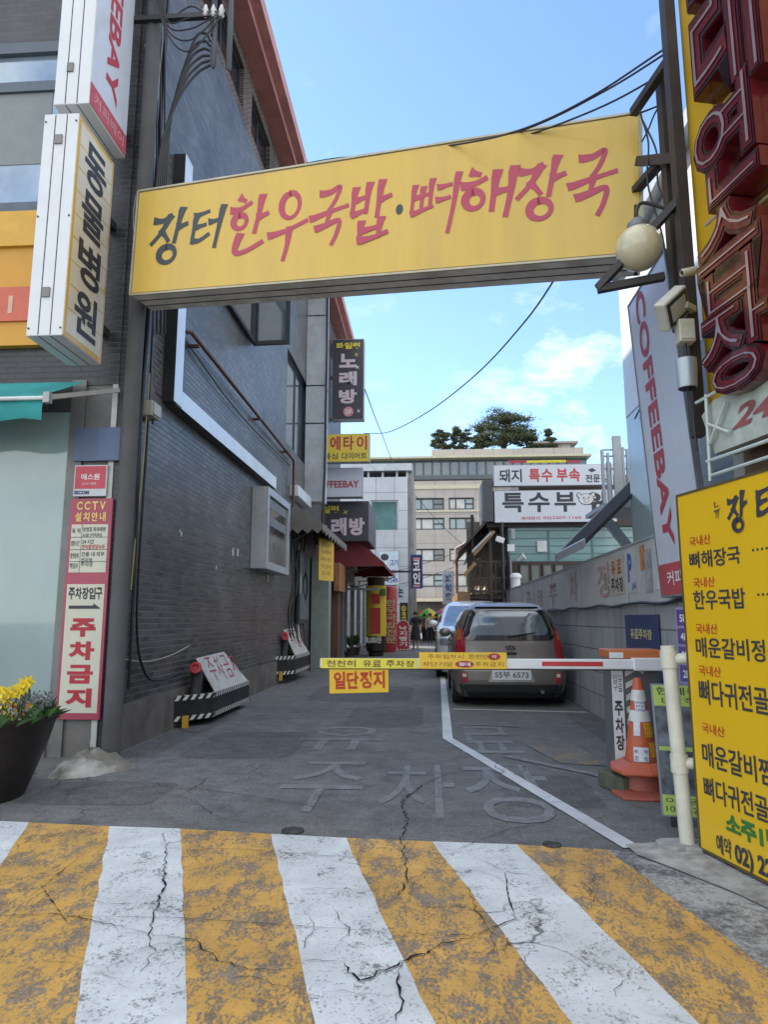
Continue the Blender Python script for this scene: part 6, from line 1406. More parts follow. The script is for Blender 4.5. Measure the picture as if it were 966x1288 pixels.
# pork restaurant
RY = 20.3
t = thing('pork_restaurant', 'dark timber restaurant with green glass wall and open deck behind the block wall', 'building', (4, 22, 0))
xL = PY(600, 700, RY).x; xW = PY(640, 690, RY).x
M_dwood = pm('dark_stained_wood', (.055, .038, .03), .6, 0, .3, 6, stretch=(1, 1, .3)); M_twood = pm('warm_timber', (.30, .17, .08), .55, 0, .3, 5, stretch=(1, 1, 6))
zg0, zg1 = PY(690, 706, RY).z, PY(690, 667, RY).z
MB().bb(xW, 9, RY, 28, 0, zg0).build('lower_wall', M_dwood, t)
MB().bb(xW, 9, RY+.05, 28, zg0, zg1+.1).build('glass_wall', pm('green_glass_wall', (.16, .29, .29), .12, 0, .25, 1.5, coat=.7, stretch=(.6, 1, 3)), t)
m = MB()
for z in np.linspace(zg0, zg1, 5): m.bb(xW, 9, RY+.03, RY+.06, z-.01, z+.01)
for x in (xW, PY(690, 690, RY).x, PY(745, 690, RY).x): m.bb(x, x+.05, RY+.02, RY+.06, zg0, zg1)
m.build('glazing_bar', pm('green_bar', (.10, .18, .17), .5), t)
MB().fbox(Frame(PY(676, 694, RY), (1, 0, 0)), 0, .28, 0, .32, 0, .03).build('notice', pm('white_notice', (.6, .62, .62), .5), t)
MB().bb(PY(612, 660, RY).x, 9, RY-.1, 21.8, zg1+.1, PY(690, 656, RY).z+.25).build('fascia', M_dwood, t)
MB().bb(2.75, 9, RY+.3, 26, zg1+.6, 5.6).build('upper_wall', M_dwood, t)
zw0, zw1 = PY(690, 735, RY).z, PY(690, 709, RY).z
for i, px in enumerate((654, 668, 683, 698)):
    a = PY(px, 735, RY); Fw = Frame((a.x, RY-.005, zw0), (1, 0, 0)); fr = MB(); fr.rim(Fw, 0, .30, 0, zw1-zw0, .035, 0, .06); o = fr.build('window', M_dwood, t)
    MB().fbox(Fw, .03, .27, .03, zw1-zw0-.03, .005, .02).build('pane', glassy('dusty_window_glass', (.17, .17, .14), .15), o)
# deck on the left: posts, balustrade, floor, shelves of goods
xd = PY(583, 720, RY).x; zd = PY(600, 748, RY).z; zr = PY(600, 706, RY).z
MB().bb(xd+.2, xW, RY+.2, 27, zd-.12, zd).build('deck', M_dwood, t)
m = MB()
for x in (xd+.25, (xd+xW)/2+.1, xW-.05): m.bb(x, x+.09, RY+.1, RY+.2, 0 if x > xd+.3 else zd, zg1+.5)
m.build('post', M_dwood, t)
m = MB()
for z in (zd+.1, (zd+zr)/2, zr): m.bb(xd+.2, xW, RY+.12, RY+.18, z-.03, z+.03)
for i in range(7): m.bb(xd+.25+.23*i, xd+.29+.23*i, RY+.13, RY+.17, zd, zr)
m.build('balustrade', M_dwood, t)
q = random.Random(9)
for i in range(26):
    x = xd+.35+q.random()*1.2; z = q.choice([zd+.05, zd+.45, zd+.9])
    MB().lathe((x, RY+.6+q.random()*.5, z), [(.06, 0), (.08, .12), (.03, .2), (.03, .25), (0, .25)], 10).build('jar', q.choice([pm('pale_goods', (.55, .48, .38), .4), pm('brown_goods', (.28, .16, .08), .5)]), t)
MB().bb(xd+.2, xW, RY+1.6, RY+1.7, zd, zg1+.5).build('back_wall', pm('deck_back_wall', (.20, .20, .19), .6, 0, .5, 3), t)
zz = PY(583, 650, RY).z
MB().bar(PY(584, 724, RY-.1), PY(598, 708, RY-.1), .12, .1).bar(PY(596, 698, RY-.2), PY(622, 668, RY-.2), .09, .09).build('timber_brace', M_twood, t)
for nm, p0, p1, wd in (('eave_board', (578, 690), (613, 652), .10), ('eave_board', (594, 692), (618, 668), .08)):
    a, b = PY(*p0, RY-.3), PY(*p1, RY-.3); m = MB(); m.add([a, b, b+Vector((0, 5, 0)), a+Vector((0, 5, 0)), a-Vector((0, 0, wd)), b-Vector((0, 0, wd)), b+Vector((0, 5, -wd)), a+Vector((0, 5, -wd))], [(0, 1, 2, 3), (4, 5, 6, 7), (0, 1, 5, 4), (1, 2, 6, 5), (2, 3, 7, 6), (3, 0, 4, 7)]); m.build(nm, M_dwood if wd > .09 else M_galv, t)
MB().bb(xd-.15, xd+.2, RY+.2, 26, 0, zd+.1).build('plank_side', M_twood, t)
# its two big signs
def sign2(name, label, px0, py0, px1, py1, y, depth, mat, side):
    return sign_y(name, label, px0, py0, px1, py1, y, depth, mat, side)
M_signw = pm('big_sign_white', (.60, .62, .67), .4, 0, .04); M_dside = pm('dark_sign_side', (.075, .075, .08), .5, .2)
t, f, Fr, W, Hh = sign2('restaurant_sign', 'white restaurant sign board with red and black letters above a wider one', 621, 583, 771, 612, RY-.35, .2, M_signw, M_gal2)
MB().line(Fr, '돼지', W*.045, Hh*.18, W*.20, Hh*.62, n=.011, bold=.022).build('lettering', M_blk, f); MB().line(Fr, '특수', W*.295, Hh*.18, W*.205, Hh*.62, n=.011, bold=.03).line(Fr, '부속', W*.525, Hh*.18, W*.205, Hh*.62, n=.011, bold=.03).build('red_lettering', pm('sign_bright_red', (.50, .04, .045), .5), f)
m = MB().line(Fr, '전문점', W*.765, Hh*.14, W*.19, Hh*.36, n=.011, bold=.03); m.fpoly(Fr, [(W*.79, Hh*.72), (W*.82, Hh*.60), (W*.86, Hh*.68), (W*.83, Hh*.80)], .011); m.build('small_lettering', M_blk, f)
t, f, Fr, W, Hh = sign2('restaurant_sign', 'large white restaurant sign with black letters, red phone number and pig face drawing', 622, 615, 775, 658, RY-.30, .35, M_signw, M_dside)
MB().line(Fr, '특수부', W*.05, Hh*.32, W*.64, Hh*.60, n=.011, bold=.03, gap=.18).text(Fr, '위', W*.74, Hh*.32, W*.18, Hh*.60, n=.011, bold=.05).build('lettering', M_blk, f)
MB().text(Fr, '예약문의', W*.22, Hh*.08, W*.155, Hh*.11, n=.011, bold=.012).text(Fr, '02)2207-1160', W*.40, Hh*.08, W*.31, Hh*.11, n=.011, bold=.015).build('red_lettering', MATS['sign_bright_red'], f)
m = MB(); cu, cv = W*.755, Hh*.70; ov = lambda a, b, x, y, n, k=20: m.fpoly(Fr, [(cu+x+a*math.cos(i*2*math.pi/k), cv+y+b*math.sin(i*2*math.pi/k)) for i in range(k)], n)
ov(.22, .17, 0, 0, .018); ov(.07, .08, -.2, .12, .0175); ov(.07, .08, .2, .13, .0175); o = m.build('pig_outline', M_blk, f); m = MB(); ov(.205, .155, 0, 0, .022); ov(.05, .06, -.2, .12, .0215); ov(.05, .06, .2, .13, .0215); m.build('pig_face', pm('pig_white', (.62, .60, .60), .5), o)
m = MB(); ov(.02, .025, -.07, .04, .026); ov(.02, .025, .07, .04, .026); ov(.075, .05, .0, -.05, .026); m.build('pig_features', pm('pig_dark', (.10, .07, .07), .5), o); m = MB(); ov(.065, .04, .0, -.05, .028); m.build('pig_snout', MATS['pig_white'], o)
a = PY(608, 656, RY-.32); b = PY(620, 604, RY-.32); MB().bb(a.x, b.x, RY-.32, RY+1.2, a.z, b.z).build('return_side', M_dside, t)
t = thing('coloured_sign_strip', 'thin sign strip with red and yellow blocks along the top of the restaurant sign', 'sign', PY(690, 583, RY))
for (p0, p1, mt) in ((640, 662, M_redl), (663, 712, M_yel), (714, 730, M_redl)): MB().fbox(Frame(PY(p0, 582.5, RY-.2), (1, 0, 0)), 0, PY(p1, 582, RY-.2).x-PY(p0, 582, RY-.2).x, 0, .07, 0, .05).build('block', mt, t)
# slim lamp post with small floodlights, and a second with a white lamp
yp = 19.4; a = PY(634, 760, yp)
t = thing('camera_pole', 'slim dark pole with white lamp heads standing behind the hatchback', 'pole', (a.x, yp, 0))
MB().tube([(a.x, yp, 0), (a.x, yp, PY(634, 657, yp).z)], .055, 12).build('pole', M_dkmetal, t, smooth=True)
b = PY(629, 679, yp); MB().box(b, (.24, .14, .16), Matrix.Rotation(rad(20), 3, 'Y')).build('lamp_head', M_warm, t, bevel=.02); MB().bar(b, (a.x, yp, b.z+.06), .04).build('arm', M_dkmetal, t)
b = PY(645, 672, yp); MB().box(b, (.12, .1, .3)).build('camera_box', M_gal2, t, bevel=.02); b = PY(643, 689, yp); MB().box(b, (.2, .04, .2)).build('notice', M_warm, t)
yp = 20.0; a = PY(643, 735, yp)
t = thing('lamp_post', 'short grey post with a small white spotlight by the restaurant windows', 'post', (a.x, yp, 0))
MB().tube([(a.x, yp, 0), (a.x, yp, PY(643, 700, yp).z)], .04, 10).build('pole', M_grey, t, smooth=True); b = PY(651, 705, yp)
MB().lathe(b, [(.03, 0), (.05, .1), (.11, .24), (0, .2)], 14, axis=(.8, -.3, .5)).build('spotlight', M_warm, t, smooth=True); MB().bar((a.x, yp, PY(643, 703, yp).z), b, .03).build('arm', M_grey, t)
b = PY(661, 736, 19.0); t = thing('roof_vent', 'small white cylinder vent on the far end of the block wall', 'vent', (b.x, 19.0, 2.13)); MB().lathe((2.38, 19, 2.13), [(.13, 0), (.13, .28), (.16, .29), (.16, .36), (.1, .42), (0, .43)], 16).build('vent', M_warm, t, smooth=True); t.location = (2.38, 19, 2.13); INV[t.name] = None
for ch in t.children: ch.location = (0, 0, 0); ch.data.transform(Matrix.Translation(Vector((b.x-2.38, 0, 0))))
# brown tarpaulin shed roof behind the second car, Chinese sign on the right
a, b = PY(571, 757, 21.5), PY(607, 744, 21.5)
t = thing('tarpaulin_roof', 'tan tarpaulin roof of a stall beyond the silver car', 'roof', (a.x, 22, 0))
m = MB(); m.add([a, PY(606, 757, 21.5), b, PY(586, 748, 21.5), a+Vector((0, 3, 0)), PY(606, 757, 21.5)+Vector((0, 3, 0)), b+Vector((0, 3, .2)), PY(586, 748, 21.5)+Vector((0, 3, .2))], [(0, 1, 2, 3), (4, 5, 6, 7), (0, 1, 5, 4), (1, 2, 6, 5), (2, 3, 7, 6), (3, 0, 4, 7)]); m.build('sheet', pm('tan_tarpaulin', (.32, .22, .13), .7, 0, .2, 3, .3), t)
MB().bb(a.x+.1, a.x+.16, 21.6, 21.66, 0, a.z).bb(b.x-.16, b.x-.1, 21.6, 21.66, 0, a.z).bb(a.x+.1, a.x+.16, 24.3, 24.36, 0, a.z).bb(b.x-.16, b.x-.1, 24.3, 24.36, 0, a.z).build('post', M_grey, t)
lb = lightbox('chinese_restaurant_sign', 'tall pale vertical sign with blue Chinese characters on the right of the alley', 557, 718, 571, 760, 27, pm('pale_blue_board', (.5, .56, .66), .5), '鴻旬來', pm('sticker_blue', (.06, .1, .3), .5), None, legs=False)
t, Fr, W, Hh = lb; MB().fbox(Fr, 0, W, -.22, -.02, -.2, 0).build('red_base', M_redl, t); MB().tube([Fr.p(W*.9, -.2, -.1), Vector((Fr.p(W*.9, 0, -.1).x, 27.1, 0))], .05, 8).build('pole', M_grey, t)
t = thing('alley_pole', 'thin pinkish metal pole and drainpipe at the restaurant corner', 'pole', (PY(572, 700, 24).x, 24, 0))
a = PY(574, 700, 24); MB().tube([(a.x, 24, 0), (a.x, 24, PY(574, 690, 24).z), (a.x+.5, 24, PY(580, 680, 24).z)], .06, 8).build('pipe', pm('pinkish_pipe', (.35, .25, .22), .5), t, smooth=True)
lb = lightbox('coin_sign', 'vertical dark coin karaoke sign with blue light border near the tiled building', 517, 698, 531, 740, 33, pm('navy_black_box', (.02, .022, .05), .4), '코인', pm('white_lettering', (.75, .75, .75), .5), pm('blue_lights', (.05, .07, .55), .4), legs=False, ww=.6)
t, Fr, W, Hh = lb; [MB().fbox(Fr, W*.2, W*.8, Hh*v0_, Hh*v1_, .006, .012).build('red_label', MATS['pink_badge'], t) for v0_, v1_ in ((.84, .92), (.03, .10))]; MB().bb(-2.9, Fr.p(0, 0).x+.02, 33.1, 33.2, PY(517, 720, 33).z, PY(517, 720, 33).z+.1).build('bracket', M_dkmetal, t)

# white tiled building at the end on the left
TY = 38.0
t = thing('white_tiled_building', 'pale square tiled building with big teal window at the far left end', 'building', (-4, 42, 0))
M_tile = tile_mat('pale_square_tiles', 'y', 1.05, 1.05, .02, (.46, .48, .51), (.42, .44, .48), (.22, .23, .25), .3, .2, offset=0, var=.12)
xa, xb = PY(400, 600, TY).x, PY(513, 650, TY).x; zt = PY(490, 600, TY).z
wh = (PY(466, 650, TY).x, PY(501, 650, TY).x, PY(484, 668, TY).z, PY(484, 629, TY).z)
wall_y(TY, xa, xb, 0, zt, [wh], .2).build('wall', M_tile, t)
MB().bb(xa, xb-.02, TY+.22, TY+9, 0, zt-.05).build('core', M_rend, t)
MB().bb(xa-.2, xb+.25, TY-.15, TY+9, zt+.35, zt+.75).build('roof_slab', M_galv, t)
m = MB()
for px in (463, 481, 499, 512): m.bb(PY(px, 590, TY).x-.06, PY(px, 590, TY).x+.06, TY+.2, TY+.3, zt-.05, zt+.4)
m.build('roof_post', M_galv, t); MB().bb(xa, xb-.5, TY+2.5, TY+3, zt-.05, zt+.38).build('roof_room', pm('white_render', (.6, .6, .6), .6), t)
MB().bb(xb, xb+.3, TY+.3, TY+9, 0, zt+.3).build('side_pier', M_rend, t)
o = MB().rim(Frame((wh[0], TY+.1, wh[2]), (1, 0, 0)), 0, wh[1]-wh[0], 0, wh[3]-wh[2], .08, -.1, 0).build('window', M_galv, t)
MB().bb(wh[0]+.05, wh[1]-.05, TY+.12, TY+.15, wh[2]+.05, wh[3]-.05).build('pane', pm('teal_glass', (.10, .20, .20), .08, 0, .5, .6, coat=.8), o)
lb = sign_y('clinic_poster', 'pale blue wall sign with dark logo low on the tiled building', 476, 693, 502, 736, TY-.05, .12, pm('ice_blue_board', (.50, .60, .68), .5))
t, f, Fr, W, Hh = lb; MB().text(Fr, '고기', W*.55, Hh*.55, W*.4, Hh*.2, n=.012, bold=.02).text(Fr, '7549', W*.42, Hh*.06, W*.5, Hh*.14, n=.012, bold=.02).build('lettering', MATS['sticker_blue'], f)
m = MB(); m.fpoly(Fr, [(W*.3+W*.2*math.cos(i*.3142), Hh*.82+Hh*.1*math.sin(i*.3142)) for i in range(20)], .012); m.build('logo', M_blk, f); MB().text(Fr, '무료주차', W*.05, Hh*.28, W*.8, Hh*.18, n=.012, bold=.03).build('red_lettering', M_redl, f)

# big beige office building across the far street
OY = 70.0
t = thing('office_building', 'large beige stone office building closing the far end of the street', 'building', (7, 76, 0))
M_stone = tile_mat('beige_stone', 'y', 2.1, 1.5, .03, (.40, .36, .325), (.37, .335, .30), (.25, .22, .20), .6, .2, offset=0, var=.12)
xa, xb = PY(440, 700, OY).x, PY(742, 600, OY).x
Z = lambda py: PY(560, py, OY).z
rows = [(641, 626), (666, 651), (706, 690), (738, 722)]
cols = []
for a_, b_ in ((519, 559), (565, 597), (606, 640), (650, 684), (694, 728)): cols.append((PY(a_, 660, OY).x, PY(b_, 660, OY).x))
cols0 = [(PY(470, 660, OY).x, PY(505, 660, OY).x)]+cols
holes = [(a, b, Z(r0), Z(r1)) for r0, r1 in rows for a, b in cols0]
wall_y(OY, xa, xb, 3.3, Z(605), holes, .35).build('wall', M_stone, t)
MB().bb(xa, xb, OY+.4, OY+14, 0, Z(603)).build('core', pm('dim_interior', (.12, .11, .10), .9), t)
MB().bb(xa, xb, OY+1.0, OY+14, Z(603), Z(576)).build('top_floor_glass', glassy('top_floor_glass', (.07, .10, .12), .08), t)
m = MB(); 
for i in range(19): x = PY(510, 590, OY).x+.94*i; m.bb(x-.09, x+.09, OY+.85, OY+1.02, Z(603), Z(576))
m.build('mullion', pm('dark_teal_mullion', (.06, .085, .10), .4, .3), t)
m = MB(); m.bb(xa, xb, OY+.6, OY+.85, Z(601)-.05, Z(596)); m.build('railing', pm('dark_railing', (.10, .11, .12), .5, .3), t)
MB().bb(xa-.1, xb+.3, OY-.1, OY+14, Z(576), Z(573.5)).build('yellow_cornice', pm('yellow_cornice', (.50, .47, .32), .6), t)
MB().bb(PY(543, 560, OY).x, PY(738, 560, OY).x, OY+1.5, OY+14, Z(573), Z(561)).build('parapet', M_stone, t)
MB().bb(xa, xb+.2, OY-.12, OY, Z(615), Z(610)).bb(xa, xb+.2, OY-.12, OY, Z(644), Z(642)).build('band', pm('pale_yellow_band', (.50, .46, .34), .6), t)
M_wf = pm('dark_window_frame', (.03, .035, .04), .4, .2); GL = [glassy('office_glass_teal', (.14, .24, .26), .06), glassy('office_glass_pale', (.40, .40, .38), .15), M_glassd]
q = random.Random(4)
for (a, b, c, d) in holes:
    Fw = Frame((a, OY+.30, c), (1, 0, 0)); W, Hh = b-a, d-c; fr = MB(); fr.rim(Fw, 0, W, 0, Hh, .13, -.05, .12)
    for k_ in (.28, .66): fr.fbox(Fw, W*k_-.06, W*k_+.06, .13, Hh-.13, -.05, .10)
    fr.fbox(Fw, W*.66+.06, W-.13, Hh*.5-.06, Hh*.5+.06, -.05, .1); o = fr.build('window', M_wf, t)
    MB().fbox(Fw, .1, W*.66, .1, Hh-.1, -.02, .0).build('pane', GL[1] if c < Z(690) else GL[q.randrange(2)], o); MB().fbox(Fw, W*.66, W-.1, .1, Hh-.1, -.02, .0).build('pane', GL[q.choice([0, 2])], o)
MB().bb(xa, xb, OY-.3, OY+.5, 0, 3.3).build('ground_floor', pm('dark_shop_floor', (.10, .08, .07), .6, 0, .5, 1.0), t)
MB().bb(PY(518, 760, OY).x, PY(572, 760, OY).x, OY-1.6, OY-.3, Z(757), Z(753)).build('shop_canopy', pm('cream_canopy', (.62, .52, .36), .6), t)
t = thing('rooftop_house', 'small beige rooftop house with flat overhanging roof on the office building', 'building', (PY(715, 555, OY).x, OY+6, Z(562)))
MB().bb(PY(690, 555, OY).x, PY(728, 555, OY).x, OY+4, OY+10, Z(565), Z(545)).build('wall', M_stone, t); MB().bb(PY(676, 555, OY).x, PY(737, 555, OY).x, OY+3.5, OY+10.5, Z(549), Z(546.5)).build('roof', pm('dim_roof_slab', (.30, .27, .24), .6), t)
MB().bb(PY(711, 555, OY).x, PY(717, 555, OY).x, OY+3.96, OY+4.02, Z(562), Z(555)).build('window', M_glassb, t)

# pines on its roof
M_bark = pm('pine_bark', (.08, .055, .04), .9, 0, .3); M_need = [pm('pine_needles', (.048, .070, .026), .7, 0, .5, 2.0), pm('pine_needles_light', (.085, .095, .035), .7, 0, .4, 2.0)]
def pine(label, px, pxw, py_top, seed, conic=False, y=OY+4, dens=1.0):
    q = random.Random(seed); base = PY(px, 560, y); top = PY(px, py_top, y).z; hw_ = abs(PY(px+pxw/2, 560, y).x-base.x); base.z = Z(562)
    t = thing('pine_tree', label, 'tree', base, 'pines on the office roof'); hh = top-base.z
    tr = MB(); tr.tube(smooth_line([base, base+Vector((q.uniform(-.1, .1)*hw_, 0, hh*.35)), base+Vector((q.uniform(-.2, .2)*hw_, 0, hh*.7)), base+Vector((0, 0, hh*.95))], 4), [.22*hh/3*(1-.8*i/12) for i in range(13)], 8)
    lf = [MB(), MB()]
    for i in range(11 if not conic else 9):
        f_ = .28+.70*i/(10 if not conic else 8); z = base.z+hh*f_; r = hw_*((1.05-abs(f_-.45)*1.0) if not conic else (1.05-f_)*1.1)
        for k_ in range(int(3*dens)):
            a = q.uniform(0, 6.28); rr_ = r*q.uniform(.35, 1.0); c = Vector((base.x+rr_*math.cos(a), base.y+rr_*.6*math.sin(a), z+q.uniform(-.08, .12)*hh)); tr.tube([Vector((base.x, base.y, z-.15*hh*q.random())), c], [.05*hh/3, .02], 5)
            for _ in range(int(150*dens)):
                p = c+Vector((q.gauss(0, hw_*.13), q.gauss(0, hw_*.14), q.gauss(0, hh*.022))); d = Vector((q.gauss(0, 1), q.gauss(0, 1), q.gauss(.4, .7))).normalized()*q.uniform(.10, .22); s_ = d.cross(Vector((q.gauss(0, 1), q.gauss(0, 1), q.gauss(0, 1))))
                s_ = s_.normalized()*.055
                lf[0 if q.random() < .65 else 1].quad(p-s_, p+s_, p+d+s_*.3, p+d-s_*.3)
    tr.build('trunk', M_bark, t, smooth=True)
    cr = lf[0]; cr.keep = True; o = cr.build('crown', M_need[0], t); lf[1].keep = True; lf[1].build('light_needles', M_need[1], o)
pine('broad spreading pine, largest on the office roof', 636, 92, 524, 1, dens=1.7)
pine('small airy pine at the left end of the office roof', 556, 30, 544, 2)
pine('thin young pine second from the left on the office roof', 580, 32, 540, 3)
pine('flat topped pine just right of the largest on the office roof', 664, 34, 545, 4)
pine('low pine beside the rooftop house on the office roof', 690, 26, 543, 5, True)
pine('short bushy pine left of the broadest on the office roof', 606, 30, 545, 6)
# low buildings closing the gaps far behind
t = thing('far_grey_building', 'plain grey building far behind on the right side of the street', 'building', (9, 36, 0)); MB().bb(2.6, 18, 30.5, 46, 0, 5.2).build('wall', M_rend, t); MB().bb(2.4, 18.2, 30.3, 46.2, 5.2, 5.5).build('roof_edge', M_galv, t)

# ================================================================== PEOPLE AND MARKET UMBRELLAS
def person(label, x, y, ht, pose, top, legs, skin, hair, dress=False, face=1):
    t = thing('person', label, 'person', (x, y, 0), 'people at the far end of the alley'); s_ = ht/1.7
    J = {'pel': (0, 0, .95), 'waist': (0, .0, 1.08), 'chest': (0, .0, 1.28), 'neck': (0, 0, 1.46), 'nk2': (0, -.01*face, 1.53), 'head': (0, -.02*face, 1.60), 'crown': (0, -.01*face, 1.68)}
    st = pose
    for s in (-1, 1):
        J['hip%d' % s] = (.09*s, 0, .90); J['knee%d' % s] = (.10*s, -.10*st*s, .50); J['ank%d' % s] = (.09*s, -.20*st*s+.08*abs(st), .09); J['toe%d' % s] = (.10*s, -.20*st*s-.12*face+.08*abs(st), .04)
        J['sh%d' % s] = (.17*s, 0, 1.41); J['elb%d' % s] = (.22*s, .08*st*s, 1.13); J['wr%d' % s] = (.22*s, .14*st*s-.1*face, .90); J['hand%d' % s] = (.22*s, .16*st*s-.13*face, .82)
    E_ = [('pel', 'waist'), ('waist', 'chest'), ('chest', 'neck'), ('neck', 'nk2'), ('nk2', 'head'), ('head', 'crown')]
    R_ = {'pel': .14, 'waist': .125, 'chest': .15, 'neck': .07, 'nk2': .055, 'head': .095, 'crown': .07}
    for s in (-1, 1):
        k = str(s); E_ += [('pel', 'hip'+k), ('hip'+k, 'knee'+k), ('knee'+k, 'ank'+k), ('ank'+k, 'toe'+k), ('chest', 'sh'+k), ('sh'+k, 'elb'+k), ('elb'+k, 'wr'+k), ('wr'+k, 'hand'+k)]
        R_.update({'hip'+k: .10, 'knee'+k: .065, 'ank'+k: .042, 'toe'+k: .035, 'sh'+k: .07, 'elb'+k: .045, 'wr'+k: .032, 'hand'+k: .036})
    ks = list(J); me = bpy.data.meshes.new('b'); me.from_pydata([Vector(J[k])*s_ for k in ks], [(ks.index(a), ks.index(b)) for a, b in E_], [])
    o = bpy.data.objects.new('b', me); COL.objects.link(o); md = o.modifiers.new('skin', 'SKIN'); sd = o.modifiers.new('sub', 'SUBSURF'); sd.levels = 1; sd.render_levels = 1
    for i, k in enumerate(ks): me.skin_vertices[0].data[i].radius = (R_[k]*s_, R_[k]*s_*(.78 if k in ('pel', 'waist', 'chest') else 1)); me.skin_vertices[0].data[i].use_root = (k == 'pel')
    dg = bpy.context.evaluated_depsgraph_get(); bm_ = bpy.data.meshes.new_from_object(o.evaluated_get(dg)); bpy.data.objects.remove(o)
    V = [v.co.copy() for v in bm_.vertices]; Fc = [tuple(p.vertices) for p in bm_.polygons]; bpy.data.meshes.remove(bm_)
    b = bpy.data.meshes.new('body'); b.from_pydata([v[:] for v in V], [], Fc); bo = bpy.data.objects.new('body', b); COL.objects.link(bo); bo.parent = t
    for mt in (skin, top, legs, pm('dark_shoes', (.02, .02, .02), .5)): b.materials.append(mt)
    for p in b.polygons:
        p.use_smooth = True; z = p.center.z/s_; arm_ = abs(p.center.x)/s_ > .185
        p.material_index = 3 if z < .085 else (0 if z > 1.47 or (arm_ and z < 1.12 and z > .7) else (1 if z > .93 else (0 if (dress and z < .5) else 2)))
    hd = Vector((x, y-.02*face, 1.60*s_)); MB().ball(hd+Vector((0, .022*face, .035))*s_, .112*s_, 10, (.92, 1.0, 1.0)).build('hair', hair, t, smooth=True)
    MB().lathe(hd+Vector((0, -.085*face, -.015))*s_, [(.018*s_, 0), (.004, .03*s_), (0, .03*s_)], 6, axis=(0, -face, 0)).build('nose', skin, t)
    if dress:
        MB().lathe((x, y, .46*s_), [(.235*s_, 0), (.21*s_, .25*s_), (.165*s_, .5*s_), (.15*s_, .62*s_), (.12*s_, .64*s_)], 18).build('dress_skirt', top, t, smooth=True)
    return t
M_skin = pm('skin', (.42, .26, .19), .5, 0, .08); M_hair = pm('black_hair', (.012, .011, .01), .5); M_blkcloth = pm('black_cloth', (.014, .014, .016), .8, 0, .2)
a = PG(523, 818); person('person in a loose black knee length dress walking towards the camera', a.x, a.y, 1.62, .6, M_blkcloth, M_blkcloth, M_skin, M_hair, True)
for i, (px, y, mt, lab) in enumerate([(541, 37, pm('beige_cloth', (.34, .26, .2), .8), 'person in beige top standing under the market umbrellas'), (549, 40, pm('dark_blue_cloth', (.03, .035, .07), .8), 'person in dark blue clothes by the market stall'), (534, 39, pm('brown_cloth', (.08, .05, .04), .8), 'person in brown clothes behind the one in the black dress')]):
    person(lab, PY(px, 790, y).x, y, 1.6, .2, mt, M_blkcloth, M_skin, M_hair)
def umbrella(label, px, py, y, pxw, cols):
    c = PY(px, py, y); r = pxw/2/870*y; t = thing('market_umbrella', label, 'umbrella', (c.x, y, 0), 'market umbrellas on the far street')
    mm = [MB() for _ in cols]
    for k_ in range(8):
        a0, a1 = k_*math.pi/4, (k_+1)*math.pi/4; g = mm[k_ % len(cols)]; top = Vector((c.x, y, c.z+.12)); e = lambda a, rr_, z: Vector((c.x+r*rr_*math.cos(a), y+r*rr_*math.sin(a), c.z+z))
        g.quad(top, e(a0, .5, -.06), e(a1, .5, -.06)); g.quad(e(a0, .5, -.06), e(a0, 1, -.36), e(a1, 1, -.36), e(a1, .5, -.06)); g.quad(e(a0, 1, -.36), e(a0, 1, -.52), e(a1, 1, -.52), e(a1, 1, -.36))
    for g, mt in zip(mm, cols): g.build('canopy', mt, t)
    MB().tube([(c.x, y, 0), (c.x, y, c.z+.15)], .03, 8).build('pole', M_grey, t)
UR, UG, UY, UB = [pm('umbrella_'+n, c, .6, 0, .06) for n, c in (('red', (.62, .03, .025)), ('green', (.10, .38, .06)), ('yellow', (.66, .52, .03)), ('navy', (.05, .05, .12)))]
umbrella('red green and yellow striped market umbrella in the middle of the far street', 539, 767, 43, 38, [UR, UG, UY, UB]); umbrella('plain red market umbrella left of the striped one', 521, 771, 47, 34, [UR])
umbrella('yellow and navy market umbrella right of the striped one', 556, 768, 46, 30, [UY, UB, UR])
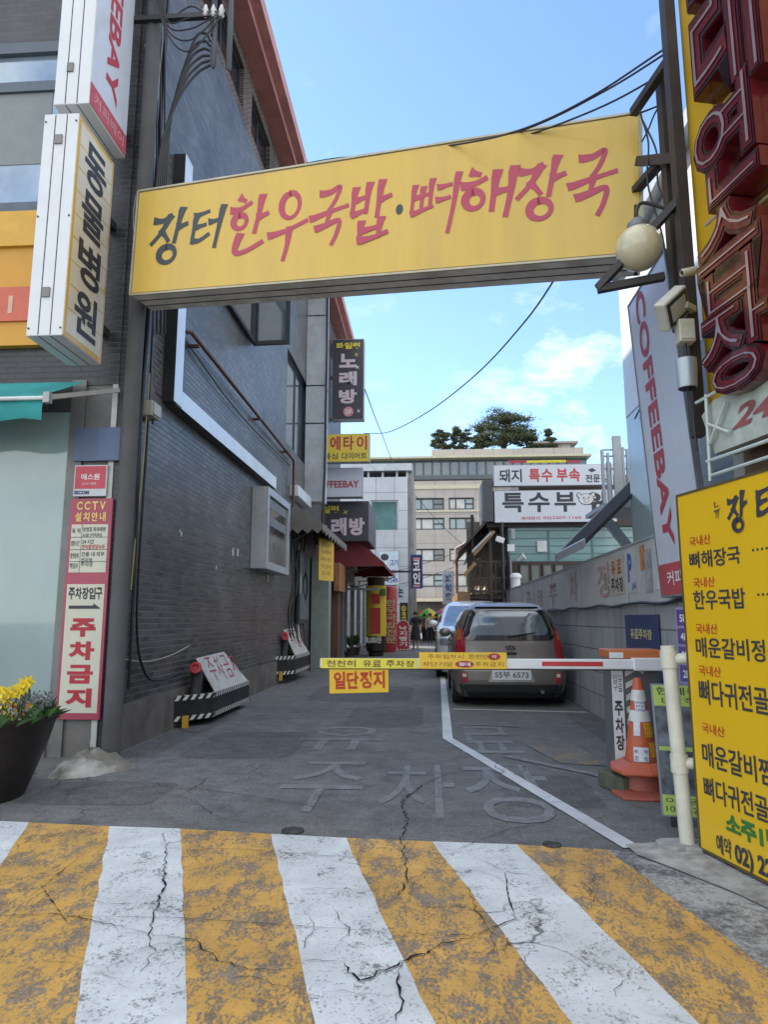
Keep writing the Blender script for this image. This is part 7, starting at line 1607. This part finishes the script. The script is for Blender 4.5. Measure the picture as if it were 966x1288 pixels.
t = thing('market_stall', 'low market stall table with goods below the umbrellas on the far street', 'stall', (0, 45, 0)); MB().bb(PY(530, 790, 44).x, PY(556, 790, 44).x, 43.6, 45, .55, .8).bb(PY(532, 790, 44).x, PY(554, 790, 44).x, 43.8, 44.8, 0, .55).build('table', pm('dark_stall', (.08, .05, .04), .7, 0, .5, 3), t)
q = random.Random(2); m = MB()
for i in range(30): m.ball((PY(532, 790, 44).x+q.random()*1.2, 43.7+q.random()*.4, .84), .07, 5)
m.build('fruit', pm('orange_fruit', (.55, .25, .05), .5), t)

# ================================================================== OVERHEAD WIRES
def wire(label, pts, r, grp='wires over the alley', drop=None):
    m = MB(); m.tube(smooth_line(pts, 8), r, 6); m.build('overhead_wire', M_black, None, smooth=True, label=label, cat='wire', group=grp, origin=pts[0])
wire('black wire sagging from the left karaoke sign up to the arch sign', [PY(458, 545, 20.8), PY(490, 543, 18), PY(540, 517, 14.5), PY(600, 470, 11), PY(660, 405, 8), PY(712, 330, 5.6)], .011)
wire('thin wire running from the karaoke sign down to the far office building', [PY(459, 490, 20.6), PY(478, 540, 30), PY(505, 600, 42), PY(555, 660, 55), PY(600, 700, 66)], .02)
wire('wire from the steel post along the arch sign to the brick building', [PY(846, 62, 4.4), PY(760, 115, 4.8), PY(660, 163, 5.2), PY(560, 190, 6.5), PY(430, 198, 9.5), PY(385, 205, 12)], .008)
wire('low wire crossing the far alley near the coin sign', [PY(470, 722, 30), PY(500, 718, 30), PY(560, 700, 30), PY(612, 678, 29)], .012)
wire('lower wire crossing the far alley behind the coin sign', [PY(470, 742, 34), PY(530, 728, 34), PY(590, 706, 33)], .014)
for i, pts in enumerate([[(805, 140), (816, 180), (815, 230), (832, 290), (842, 345)], [(808, 150), (826, 190), (828, 230), (838, 260), (846, 340)], [(838, 55), (838, 110)], [(842, 128), (806, 142)], [(850, 150), (830, 135), (815, 165), (808, 178)]]):
    m = MB(); m.tube(smooth_line([PY(px, py, 4.75) for px, py in pts], 6), .007, 6); m.build('loose_cable', M_black, None, smooth=True, label='black cable hanging loose between the arch sign end and the steel posts', cat='cable', group='loose cables at the right end of the arch sign', origin=PY(*pts[0], 4.75))
bpy.data.scenes.remove(TMP)
